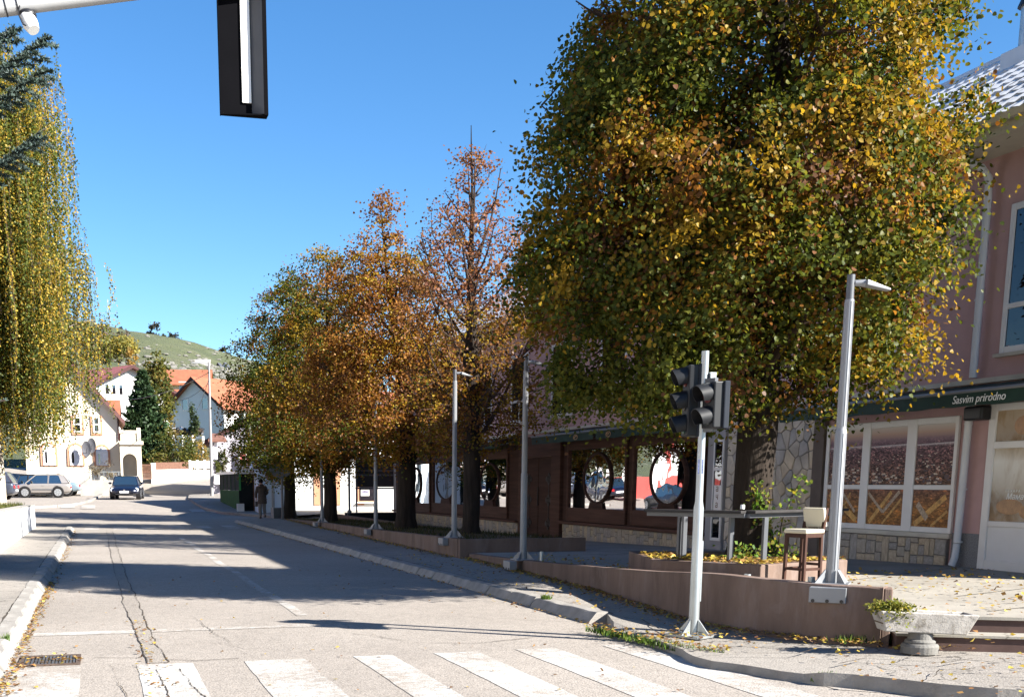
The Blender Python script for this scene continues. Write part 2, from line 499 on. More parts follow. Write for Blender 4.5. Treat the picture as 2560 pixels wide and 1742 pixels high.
# zebra crossing, one stripe after another
for i, (a, b) in enumerate([(-.78, -.21), (.27, .76), (1.22, 1.78), (2.25, 2.63), (3.04, 3.47), (3.88, 4.30), (4.82, 5.25)]):
    y1 = 10.68 + random.uniform(-.06, .06); y0 = 6.9
    mb = MB(); n = 16
    jl = [random.uniform(-.006, .006) for _ in range(n + 1)]; jr = [random.uniform(-.006, .006) for _ in range(n + 1)]
    for k in range(n + 1):
        y = y0 + (y1 - y0) * k / n
        mb.v += [(a + jl[k], y, .004), (b + jr[k], y, .004)]
    mb.f = [(2 * k, 2 * k + 1, 2 * k + 3, 2 * k + 2) for k in range(n)]
    tag(mb.build('zebra_stripe', M_paint), kind='structure')
flat('zebra_stripe', [(5.55, 7.9), (5.95, 7.55), (5.92, 8.42), (5.60, 8.45)], .004, M_paint)
flat('stop_line', [(-.74, 12.98), (.33, 12.98), (.33, 13.24), (-.74, 13.24)], .004, M_paint)
flat('stop_line', [(.47, 13.0), (1.3, 13.05), (2.3, 13.05), (2.3, 13.32), (1.3, 13.32), (.47, 13.24)], .004, M_paint_old)
mb = MB()
for k in range(25):
    y = 14.2 + k * .9; x = 2.36 + .02 * math.sin(k)
    mb.v += [(x - .07, y, .004), (x + .07, y, .004)]
mb.f = [(2 * k, 2 * k + 1, 2 * k + 3, 2 * k + 2) for k in range(24)]
tag(mb.build('centre_line', M_paint_old), kind='structure')
for i in range(6):
    x = -.5 + i * 1.0
    flat('far_zebra_stripe', [(x, 43.0), (x + .5, 43.0), (x + .5, 46), (x, 46)], .004, M_paint_old)
for (px, py) in [(168, 1266), (218, 1268), (490, 1277), (540, 1279)]:
    p = atG(px, py)
    flat('far_zebra_stripe', [(p.x - .3, p.y - 1.2), (p.x + .4, p.y - 1.2), (p.x + .4, p.y + 1.2), (p.x - .3, p.y + 1.2)], lambda x, y: hg(x, y) + .02, M_paint)

# repaired trench with two ragged cracks, and other cracks
def lerp_path(pts, step=.05, jit=.02):
    out = []; jj = 0
    for (a, b) in zip(pts[:-1], pts[1:]):
        n = max(1, int((Vector(b) - Vector(a)).length / step))
        for k in range(n):
            t = k / n; jj = jj * .9 + random.gauss(0, jit * .38); out.append((a[0] + (b[0] - a[0]) * t + jj, a[1] + (b[1] - a[1]) * t))
    out.append(pts[-1]); return out
TL = lerp_path([(.24, 41), (.23, 24), (.27, 16.4), (.31, 14.1), (.34, 12.7), (.36, 10.72)], .045, .011)
TR = lerp_path([(.43, 41), (.42, 24), (.47, 16.3), (.48, 14.07), (.50, 12.8), (.55, 10.72)], .045, .013)
mb = MB(); n = min(len(TL), len(TR))
for k in range(n):
    a = TL[k * (len(TL) - 1) // (n - 1)]; b = TR[k * (len(TR) - 1) // (n - 1)]
    mb.v += [(a[0], a[1], .0045), (b[0], b[1], .0045)]
mb.f = [(2 * k, 2 * k + 1, 2 * k + 3, 2 * k + 2) for k in range(n - 1)]
tag(mb.build('trench_patch', M_patch), kind='structure')
def crack(path, w, z=.0085, name='road_crack'):
    mb = MB(); n = len(path); ww = w
    for k in range(n):
        p = Vector(path[k]); d = Vector(path[min(k + 1, n - 1)]) - Vector(path[max(k - 1, 0)])
        nrm = Vector((-d.y, d.x)).normalized(); ww = max(.3 * w, min(1.6 * w, ww + random.gauss(0, .25 * w)))
        a, b = p + nrm * ww / 2, p - nrm * ww / 2
        mb.v += [(a.x, a.y, z), (b.x, b.y, z)]
    mb.f = [(2 * k, 2 * k + 1, 2 * k + 3, 2 * k + 2) for k in range(n - 1)]
    return tag(mb.build(name, M_dark), kind='structure')
crack(TL, .006); crack(TR, .010)
crack(lerp_path([(1.05, 14.3), (1.16, 12.67), (1.24, 11.57), (1.36, 10.75)], .03, .018), .005)
crack(lerp_path([(.42, 10.3), (.44, 9.5), (.47, 8.6), (.5, 7.5)], .03, .010), .006)
crack(lerp_path([(.62, 10.3), (.66, 9.5), (.72, 8.6), (.8, 7.5)], .03, .010), .008)
crack(lerp_path([(.05, 10.7), (.1, 9.6), (.16, 8.6), (.2, 7.4)], .03, .012), .005)
crack(lerp_path([(-.1, 11.2), (.2, 11.1), (.36, 11.05)], .06, .015), .012)
crack(lerp_path([(.55, 10.9), (.8, 10.75), (1.2, 10.8)], .06, .02), .012)
crack(lerp_path([(2.6, 12.3), (3.1, 11.4), (3.6, 11.2), (4.4, 11.5)], .06, .03), .010)

# drain grate by the left kerb
dg = thing('drain_grate', 'rusty iron drain grate at the foot of the left kerb by the crossing', 'drain grate', (-.49, 11.1, .004))
mb = MB()
for (a, b, c_, d) in [(-.76, -.22, 11.36, 11.42), (-.76, -.22, 10.80, 10.86), (-.76, -.72, 10.86, 11.36), (-.26, -.22, 10.86, 11.36)]: mb.box(a, b, c_, d, .004, .014)
mb.build('frame', M_screw, dg)
BOX('pit', M_dark, dg, -.72, -.26, 10.86, 11.36, .0042, .0062)
bar_me = None
for k in range(15):
    x = -.705 + k * .0305
    if bar_me is None:
        o = BOX('bar', M_dgrey, dg, x - .008, x + .008, 10.86, 11.36, .0065, .013); bar_me = o
    else:
        o = bar_me.copy(); COL.objects.link(o); o.location.x = (k * .0305)

# ------------------------------------------------------------------ kerbs (single stones) and pavements
def kerb_row(label, x_road, side, y0, y1, L0):
    root = thing('kerb', kind='structure', loc=(x_road, y0, 0))
    y = y0
    mes = []
    for v in range(5):
        pr = [(0, -.05), (.015, .015), (.085 + random.uniform(-.01, .01), .112), (.11, .122), (.25, .124), (.25, -.05)]
        mb = MB(); L = 1.0; nseg = 4
        for k in range(nseg + 1):
            for (a, z) in pr: mb.v.append((side * (a + (random.gauss(0, .004) if z > 0 else 0)), k * L / nseg, z + random.gauss(0, .003)))
        n = len(pr)
        for k in range(nseg):
            for i in range(n - 1):
                a = k * n + i; mb.f.append((a, a + 1, a + n + 1, a + n) if side < 0 else (a + n, a + n + 1, a + 1, a))
        mb.f.append(tuple(range(n))); mb.f.append(tuple(range(nseg * n + n - 1, nseg * n - 1, -1)))
        mes.append(mb.mesh('kerb_stone', M_kerb))
    while y < y1:
        L = L0 * random.uniform(.92, 1.06)
        o = link_mesh('kerb_stone', random.choice(mes), root)
        o.location = (random.gauss(0, .006), y - y0, random.gauss(0, .004)); o.scale = (1, L - .022, 1)
        o.rotation_euler = (random.gauss(0, .004), 0, random.gauss(0, .006))
        y += L
kerb_row('left', -.82, -1, 8.6, 42.4, .95)
kerb_row('right', 5.42, 1, 12.5, 48.6, .98)
WZ = .12
flat('left_pavement', [(-1.05, 3), (-1.05, 42.4), (-2.1, 42.4), (-2.1, 18), (-7, 18), (-7, 3)], WZ - .006, M_walk)

WALL = [(7.15, 22.5, .216), (6.97, 19, .305), (6.76, 15.5, .433), (6.46, 13, .55), (6.27, 11.8, .63), (6.25, 11.1, .665), (6.38, 10.5, .66), (6.62, 9.86, .65), (7.03, 9.38, .64)]
edge = [(5.66, 50.6), (5.66, 12.5), (5.45, 11.9), (5.22, 11.35), (5.26, 10.5), (5.22, 9.8), (5.10, 9.3), (5.2, 8.95), (5.56, 8.08), (5.86, 7.72), (6.10, 7.34), (6.48, 6.97), (7.4, 6.2), (9, 4.6), (13, 1)]
def jag(pts, step, jit):
    out = []
    for a, b in zip(pts[:-1], pts[1:]):
        n = max(1, int((Vector(b) - Vector(a)).length / step))
        for k in range(n):
            t = k / n; j = jit if not (k == 0) else jit * .4
            out.append((a[0] + (b[0] - a[0]) * t + random.gauss(0, j), a[1] + (b[1] - a[1]) * t + random.gauss(0, j)))
    out.append(pts[-1]); return out
near = jag(edge[2:], .16, .025)
poly = edge[:2] + near + [(16, 4), (16, 9), (12.6, 9.5), (9.5, 12), (8, 16), (8, 50.6)]
mb = MB(); nP = len(poly)
zs = [(.115 if p[1] > 11.6 or p[0] > 5.5 else .075) for p in poly]
mb.add([(p[0], p[1], zs[i]) for i, p in enumerate(poly)], [tuple(range(nP - 1, -1, -1))])
tag(mb.build('right_pavement', M_walk), kind='structure')
mb = MB()
for i in range(1, len(near) + 1):
    a, b = poly[i], poly[i + 1]
    mb.quad((a[0], a[1], zs[i]), (b[0], b[1], zs[i + 1]), (b[0] - .01, b[1] - .01, -.02), (a[0] - .01, a[1] - .01, -.02))
tag(mb.build('pavement_edge', M_kerb), kind='structure')
def pz(x, y): return .121
for pts in ([(5.9, 8.4), (6.3, 8.6), (6.8, 8.2), (7.2, 8.35)], [(6.2, 7.6), (6.5, 7.9), (7.1, 7.75), (7.6, 7.9)], [(6.9, 7.2), (7.2, 7.6), (7.9, 7.4)], [(5.4, 9.2), (5.9, 9.0), (6.2, 9.2)],
            [(5.7, 9.9), (6.1, 9.6), (6.4, 9.55)], [(7.6, 8.4), (8.0, 7.9), (8.4, 7.8)], [(5.75, 13.2), (6.0, 12.9), (6.2, 13.1)], [(5.75, 11.8), (5.62, 11.2), (5.55, 10.7)], [(6.5, 8.4), (6.9, 8.7), (7.3, 8.62)]):
    crack(lerp_path(pts, .05, .02), .011, .1225, 'pavement_crack')
crack([(5.69 + random.gauss(0, .006), 12.4 + k * .2) for k in range(180)], .02, .1225, 'pavement_crack')
crack([(-1.075 + random.gauss(0, .005), 8.6 + k * .2) for k in range(168)], .018, .1165, 'pavement_crack')

# far side of the side street: rounded pavement in front of the green kiosk
po = [atG(x, y) for (x, y) in [(720, 1297), (660, 1294), (600, 1289), (560, 1286), (530, 1280), (505, 1271), (485, 1260), (470, 1248), (474, 1240), (490, 1234), (520, 1231)]]
mb = MB(); n = len(po)
for i, p in enumerate(po):
    f = i / (n - 1); q = Vector((p.x + 3 + 4 * f, p.y + 3 + 3 * f, 0))
    z0, z1 = hg(p.x, p.y), hg(q.x, q.y)
    mb.v += [(p.x, p.y, z0 - .1), (p.x, p.y, z0 + .13), (p.x + .16, p.y + .12, z0 + .14), (q.x, q.y, z1 + .15)]
for i in range(n - 1):
    for k in range(3): a = i * 4 + k; mb.f.append((a, a + 4, a + 5, a + 1))
tag(mb.build('far_pavement', M_walk), kind='structure')
# pale low kerb round the car park
kp = [atG(x, y) for (x, y) in [(60, 1272), (140, 1267), (190, 1262), (225, 1253), (245, 1243), (262, 1232), (268, 1226)]]
mb = MB()
for a, b in zip(kp[:-1], kp[1:]):
    mb.bar((a.x, a.y, a.z + .05), (b.x, b.y, b.z + .05), .22, .12)
tag(mb.build('car_park_kerb', M_kerb), kind='structure')
car_park = [(-14, 46.2), (kp[0].x - .3, 52), (kp[2].x, kp[2].y), (kp[4].x, kp[4].y), (kp[6].x, kp[6].y), (-4, 86), (-16, 86)]

# ------------------------------------------------------------------ terrace, steps
XF = 12.6
def tz(y): return .36 - .019 * (min(max(y, 15.3), 34) - 15.3)
def wall_x(y):
    w = sorted(WALL, key=lambda p: p[1]); return float(np.interp(y, [p[1] for p in w], [p[0] for p in w]))
rows = []
for y in list(np.arange(6.5, 9.3, .3)) + [9.44]:
    rows.append((y, 7.2 + (9.44 - y) * 1.85))
for y in [9.8, 10.3, 10.8, 11.3, 12, 13, 14, 15.3, 17, 19, 21, 22.5]: rows.append((y, wall_x(y) + .1))
for y in [22.9, 26, 30, 34, 42, 51]: rows.append((y, 7.3))
mb = MB(); nn = 10
for (y, xl) in rows:
    for k in range(nn): 
        x = xl + (XF + .3 - xl) * k / (nn - 1); mb.v.append((x, y, min(tz(y), .62)))
for j in range(len(rows) - 1):
    for k in range(nn - 1):
        a = j * nn + k; mb.f.append((a, a + 1, a + nn + 1, a + nn))
tag(mb.build('terrace', M_terr), kind='structure')
for (a, b) in [((7.5, 12.2), (12.5, 14.9)), ((9.2, 11.0), (12.5, 12.4)), ((7.2, 18), (12.5, 18)), ((7.4, 21), (12.5, 21)), ((10, 15.5), (10, 24)), ((8.4, 9.6), (11, 10.5))]:
    mb = MB(); d = (Vector(b) - Vector(a)).normalized(); nrm = Vector((-d.y, d.x)) * .008
    pp = []
    for k in range(9):
        p = Vector(a).lerp(Vector(b), k / 8); pp.append(p)
        mb.v += [(p.x + nrm.x, p.y + nrm.y, tz(p.y) + .004), (p.x - nrm.x, p.y - nrm.y, tz(p.y) + .004)]
    mb.f = [(2 * k, 2 * k + 1, 2 * k + 3, 2 * k + 2) for k in range(8)]
    tag(mb.build('terrace_joint', M_dark), kind='structure')
# two long steps down to the pavement on the right
st = thing('terrace_steps', 'two long brown steps from the terrace down to the pavement behind the flower trough', 'steps', (7.4, 9.1, .1))
sd = Vector((.88, -.475)); sn = Vector((-.475, -.88))
P0 = Vector((7.2, 9.44))
def strip(off0, off1, z0, z1, nm, m):
    a = P0 + sn * off0; b = P0 + sn * off1; e = sd * 7
    MB().prism([(b.x, b.y), ((b + e).x, (b + e).y), ((a + e).x, (a + e).y), (a.x, a.y)], z0, z1).build(nm, m, st)
M_step_shade = mat('shaded_step_brown', (.085, .055, .048), .9, var=.25, scale=4)  # shade of the risers put into a darker brown
strip(-.35, .0, .0, .355, 'step', M_step_shade)
strip(-.33, .02, .3552, .385, 'step_edge', M_terr)
strip(.0, .26, .0, .215, 'step', M_step_shade)
strip(-.001, .28, .2152, .238, 'step_edge', M_terr)

# low curved terrace wall
lw = thing('terrace_wall', 'low curved red-brown plastered wall along the terrace, highest by the steps', 'wall', (6.3, 11, 0))
fine = []
for a, b in zip(WALL[:-1], WALL[1:]):
    for k in range(4): fine.append(tuple(a[i] + (b[i] - a[i]) * k / 4 for i in range(3)))
fine.append(WALL[-1])
for _ in range(2):
    fine = [fine[0]] + [tuple((fine[i - 1][k] + 2 * fine[i][k] + fine[i + 1][k]) / 4 for k in range(3)) for i in range(1, len(fine) - 1)] + [fine[-1]]
mb = MB(); fr, bk = [], []
for i, p in enumerate(fine):
    a = Vector(fine[max(i - 1, 0)][:2]); b = Vector(fine[min(i + 1, len(fine) - 1)][:2]); d = (b - a).normalized()
    nrm = Vector((-d.y, d.x)); q = Vector(p[:2]) + nrm * .15
    fr.append((p[0], p[1], p[2])); bk.append((q.x, q.y, p[2]))
n = len(fr)
for i in range(n): mb.v += [(fr[i][0], fr[i][1], -.05), fr[i], bk[i], (bk[i][0], bk[i][1], -.05)]
for i in range(n - 1):
    for k in range(3):
        a = i * 4 + k; mb.f.append((a, a + 1, a + 5, a + 4))
mb.f += [(0, 1, 2, 3), (4 * n - 1, 4 * n - 2, 4 * n - 3, 4 * n - 4)]
mb.build('wall_body', M_rwall, lw, bevel=.012)
# return of the wall at the steps
e = WALL[-1]
MB().prism([(e[0] + .012, e[1] + .004), (e[0] + .08, e[1] - .03), (e[0] + .2, e[1] + .14), (e[0] + .12, e[1] + .17)], 0, e[2] - .004).build('wall_end', M_rwall, lw, bevel=.01)
# three steel stubs behind the wall
for (px, py, lab) in [(1354, 1393, 'short steel tube stub behind the low wall near the second lamp post'), (1868, 1449, 'short steel tube stub behind the low wall left of the bar stool'), (2028, 1456, 'short steel tube stub by the foot of the tall lamp post')]:
    w = [p for p in fine]
    best = min(fine, key=lambda p: abs((lambda r: p[0] * r.y - p[1] * r.x)(ray(px, py))))
    r = ray(px, py); k = (best[0] + .3) / r.x if px < 1500 else (math.hypot(best[0], best[1]) + .25) / math.hypot(r.x, r.y)
    x, y = r.x * k, r.y * k
    zb = tz(y); ztop = atX(px, py - 15, x).z
    mb = MB().lathe([(.035, zb), (.035, ztop), (.028, ztop), (.028, ztop - .05)], 12, (x, y))
    o = mb.build('steel_stub', M_galv, smooth=True); o['label'] = lab; o['category'] = 'post stub'; o['group'] = 'steel stubs along the low wall'

# left long planter wall
LP = [(6.98, 22.75, .50), (7.12, 31, .385), (7.42, 42, .265), (7.66, 50.2, .12)]
pw = thing('tree_planter', 'long raised planter with red-brown wall holding the row of trees', 'planter', (7.3, 30, 0))
mb = MB(); n = len(LP)
def lpx(y): return float(np.interp(y, [p[1] for p in LP], [p[0] for p in LP]))
def lpz(y): return float(np.interp(y, [p[1] for p in LP], [p[2] for p in LP]))
for p in LP: mb.v += [(p[0], p[1], -.05), p, (p[0] + .16, p[1], p[2]), (p[0] + .16, p[1], -.05)]
for i in range(n - 1):
    for k in range(3):
        a = i * 4 + k; mb.f.append((a + 4, a + 5, a + 1, a))
mb.f += [(3, 2, 1, 0), (4 * n - 4, 4 * n - 3, 4 * n - 2, 4 * n - 1)]
mb.build('front_wall', M_rwall, pw, bevel=.01)
BOX('end_wall', M_rwall, pw, 6.985, 9.7, 22.60, 22.748, -.05, .496)
BOX('back_wall', M_rwall, pw, 9.54, 9.7, 22.749, 50, -.05, .33)
mb = MB()
for y in np.linspace(22.76, 50, 15):
    for x in (lpx(y) + .17, 8.3, 9.53): mb.v.append((x, y, lpz(y) - .05 + (.05 if x == 8.3 else 0)))
for j in range(14):
    for k in range(2): a = j * 3 + k; mb.f.append((a, a + 1, a + 4, a + 3))
mb.build('soil', M_soil, pw, smooth=True)

# planter round the big tree
BP = [(7.12, 14.35), (7.95, 13.02), (9.62, 13.62), (9.9, 15.6), (7.7, 16.3)]
bp = thing('round_planter', 'angular raised planter with brown rendered sides round the big tree', 'planter', (8.6, 14.6, .3))
cx, cy = 8.5, 14.6
inner = [(x + (cx - x) * .1, y + (cy - y) * .1) for x, y in BP]
mb = MB(); n = 5
for i in range(5): mb.v += [(*BP[i], .2), (*BP[i], .60), (*inner[i], .60), (*inner[i], .4)]
for i in range(5):
    j = (i + 1) % 5
    for k in range(3): mb.f.append((i * 4 + k, j * 4 + k, j * 4 + k + 1, i * 4 + k + 1))
mb.build('rim', M_rwall, bp, bevel=.015)
MB().add([(*p, .555) for p in inner] + [(cx, cy, .62)], [(i, (i + 1) % 5, 5) for i in range(5)]).build('soil', M_soil, bp, smooth=True)

# bar counter round the tree
M_ctop = mat('counter_board', (.03, .028, .028), .6, spec=.2, var=.3, scale=4)
ct = thing('bar_counter', 'narrow dark bar counter on steel posts wrapped round the big tree', 'counter', (8, 13.6, .6))
CP = [(7.2, 14.65, 1.24), (7.92, 13.37, 1.24), (10.1, 14.55, 1.235)]
mb = MB()
for a, b, o_ in ((CP[0], CP[1], .0), (CP[1], CP[2], .002)):
    mb.bar((a[0], a[1], a[2] + o_), (b[0], b[1], b[2] + o_), .26, .035)
mb.build('counter_top', M_ctop, ct, bevel=.006)
mb = MB()
for a, b in ((CP[0], CP[1]), (CP[1], CP[2])):
    mb.bar((a[0], a[1], a[2] - .045), (b[0], b[1], b[2] - .045), .10, .05)
mb.build('rail', M_dgrey, ct)
for (px, py) in [(1697, 1397), (1708, 1398), (1824, 1407), (1908, 1409), (2050, 1398)]:
    p = atZ(px, py, .58)
    BOX('leg', M_dgrey, ct, p.x - .028, p.x + .028, p.y - .028, p.y + .028, .58, 1.17)
# things on the counter
p = atZ(1856, 1272, 1.262)
o = MB().lathe([(.028, 0), (.03, .002), (.03, .05), (.026, .055), (.026, 0.058)], 12).build('glass_jar', mat('clear_plastic', (.75, .77, .78), .15, var=.05), smooth=True)
o.location = (p.x, p.y, 1.262); tag(o, 'small clear jar lying about on the bar counter by the trunk', 'jar')
# ------------------------------------------------------------------ the long pink building with bakery and café
def sy(y): return y * 1.1053
def sz(z): return 1.6 + (z - 1.6) * 1.1053
M_pink = mat('pink_plaster', (.45, .295, .288), .9, var=.1, scale=1.1, bmp=.2, bscale=90, bdist=.004, dirt=(.38, .255, .25), dscale=.7)
M_brown = mat('dark_brown_wood', (.050, .025, .018), .7, spec=.12, var=.3, scale=3, stretch=(1, .25, 4), bmp=.15, bscale=20)
M_brown2 = mat('brown_wood', (.075, .038, .027), .7, spec=.12, var=.3, scale=3, stretch=(1, .25, 4))
M_pvc = mat('white_window_frame', (.62, .61, .59), .35, var=.04)
M_cream = mat('cream_plaster', (.50, .47, .40), .8, var=.1, scale=2, dirt=(.33, .3, .26), dscale=1.2)
M_gran = mat('grey_granite_render', (.16, .16, .165), .7, var=.5, scale=70)
M_dgreen = mat('dark_green_canvas', (.008, .033, .024), .75, var=.2, scale=3)
M_letter = mat('white_lettering', (.72, .74, .72), .7, var=.02)
M_mir = mat_mirror('mirror_film', (.93, .93, .95), .003, 1.1, .86)
M_mirw = mat_mirror('mirror_film_wavy', (.93, .93, .95), .012, 1.4, .86)
M_wglass = mat_mirror('upper_window_glass', (.7, .75, .8), .01, 2, .06)
M_gold = mat('gold_print', (.42, .25, .12), .6, var=.2, scale=20)

bld = thing('corner_building', 'long two storey pink building with green awnings, mirrored oval windows and white tiled roof', 'building', (XF, 30, 0))
YA, YB = 12.0, 50.4
ZE = 6.24
BOX('wall', M_pink, bld, XF, 19, YA, YB, -.3, ZE)
MB().add([(XF, YA, ZE), (19, YA, ZE), (15.8, YA, 8.75), (XF, YB, ZE), (19, YB, ZE), (15.8, YB, 8.75)], [(0, 1, 2), (5, 4, 3), (0, 2, 5, 3), (2, 1, 4, 5)]).build('gable', M_pink, bld)
# cornice, soffit, gutter
BOX('ledge', M_cream, bld, XF - .10, XF - .002, YA, YB, 3.03, 3.10)
MB().add([(11.98, YA - .3, 6.22), (11.98, YB + .3, 6.22), (XF, YB + .3, 6.16), (XF, YA - .3, 6.16), (11.98, YA - .3, 6.40), (11.98, YB + .3, 6.40), (XF, YB + .3, 6.42), (XF, YA - .3, 6.42)],
         [(0, 1, 2, 3), (0, 4, 5, 1), (0, 3, 7, 4), (1, 5, 6, 2)]).build('soffit', M_cream, bld)
mb = MB(); n = 7
for y in (YA - .35, YB + .35):
    for k in range(n):
        a = math.pi + math.pi * k / (n - 1); mb.v.append((11.91 + .07 * math.cos(a), y, 6.43 + .085 * math.sin(a)))
mb.f = [(k, k + 1, n + k + 1, n + k) for k in range(n - 1)] + [tuple(range(n)), tuple(range(2 * n - 1, n - 1, -1))]
mb.build('gutter', M_cream, bld, smooth=True)
# roof: real stepped corrugated sheets
M_tile = mat('pale_roof_sheet', (.56, .57, .58), .42, var=.12, scale=1.5, dirt=(.36, .36, .36), dirt_amt=.4, spec=.6)
E0, E1 = Vector((11.88, 0, 6.40)), Vector((15.85, 0, 8.93))
ud = (E1 - E0).normalized(); un = Vector((-ud.z, 0, ud.x)); SL = (E1 - E0).length
MB().add([tuple(E0 + Vector((0, YA - .35, -.06))), tuple(E0 + Vector((0, YB + .35, -.06))), tuple(E1 + Vector((0, YB + .35, -.06))), tuple(E1 + Vector((0, YA - .35, -.06))),
          (19.9, YA - .35, 6.40), (19.9, YB + .35, 6.40)], [(0, 1, 2, 3), (3, 2, 5, 4)]).build('roof', M_tile, bld)
TW, TL_ = .98, .40
def tile_geo(mb, c, base, wav=4):
    nseg = wav * 4; L = TL_ + .06
    i0 = len(mb.v)
    for (u, h) in ((0, .0), (0, .042), (L, .012)):
        for k in range(nseg + 1):
            w = .5 + .5 * math.cos(2 * math.pi * k / 4)
            hh = h + (.026 * w if h > 0 else -.02)
            p = base + ud * u + un * hh + Vector((0, (k / nseg - .5) * (TW - .01), 0)); mb.v.append(tuple(p))
    n = nseg + 1
    for r_ in range(2):
        for k in range(nseg): a = i0 + r_ * n + k; mb.f.append((a, a + 1, a + n + 1, a + n))
proto = MB(); tile_geo(proto, None, Vector((0, 0, 0)))
me_t = proto.mesh('roof_tile', M_tile)
rest = MB(); cnt = 0
nrow = int(SL / TL_) + 1
cells = []
for r_ in range(nrow):
    for c_ in range(int((YB - YA + .6) / TW) + 1):
        y = YA - .3 + (c_ + .5 + .5 * (r_ % 2)) * TW
        if y < YB + .3: cells.append((y, r_))
cells.sort()
for (y, r_) in cells:
    b = E0 + ud * (r_ * TL_) + un * random.uniform(0, .012) + Vector((0, y, 0))
    if r_ * TL_ > SL - .1: continue
    if cnt < 295:
        o = link_mesh('roof_tile', me_t, bld); o.location = b - Vector((XF, 30, 0)); o.rotation_euler = (random.gauss(0, .006), random.gauss(0, .006), 0); cnt += 1
    else: tile_geo(rest, None, b)
rest.build('roof_tiling', M_tile, bld, kind='stuff')
MB().tube([(15.86, YA - .36, 8.96), (15.86, YB + .36, 8.96)], .09, 8).build('ridge_cap', M_tile, bld, smooth=True)

# upper storey windows
def win_facade(y0, y1, z0, z1, tr, parent=bld):
    f = MB(); x0, x1 = XF - .03, XF + .02; w = .09
    f.box(x0, x1, y0, y0 + w, z0, z1).box(x0, x1, y1 - w, y1, z0, z1).box(x0, x1, y0 + w, y1 - w, z0, z0 + w).box(x0, x1, y0 + w, y1 - w, z1 - w, z1)
    f.box(x0 - .004, x1, y0 + w, y1 - w, tr - .035, tr + .035)
    if y1 - y0 > 1.2: f.box(x0 - .002, x1, (y0 + y1) / 2 - .04, (y0 + y1) / 2 + .04, z0 + w, tr - .035)
    wf = f.build('window', M_pvc, parent, bevel=.006)
    p = MB().box(XF - .012, XF - .004, y0 + w, y1 - w, z0 + w, z1 - w); p.build('pane', M_wglass, wf)
    MB().box(XF - .09, XF - .001, y0 - .05, y1 + .05, z0 - .05, z0 - .002).build('sill', M_cream, wf)
for y in [13.05, 16.9, 20.3, 23.7, 27.1, 30.5, 33.9, 37.3, 40.7, 44.1, 47.5]:
    win_facade(y, y + 1.55, 3.42, 5.44, 4.06)
# downpipe
dp = MB()
dp.tube([(11.93, 15.35, 6.36), (12.02, 15.25, 6.2), (12.4, 15.06, 6.02), (12.5, 15.02, 5.88), (12.5, 15.0, 5.6), (12.5, 15.0, 3.12)], .055, 10)
dp.tube([(12.5, 15.0, 2.98), (12.5, 15.04, .72)], .055, 10)
dp.tube([(12.5, 15.04, .71), (12.49, 15.05, .50), (12.46, 15.07, .37)], .052, 10)
for z in (5.3, 4.2, 2.45, 1.5, .72): dp.cyl((12.5, 15.01), .062, z, z + .025, 10)
dp.build('downpipe', mat('grey_white_pipe', (.55, .56, .57), .5, var=.05), bld, smooth=True)

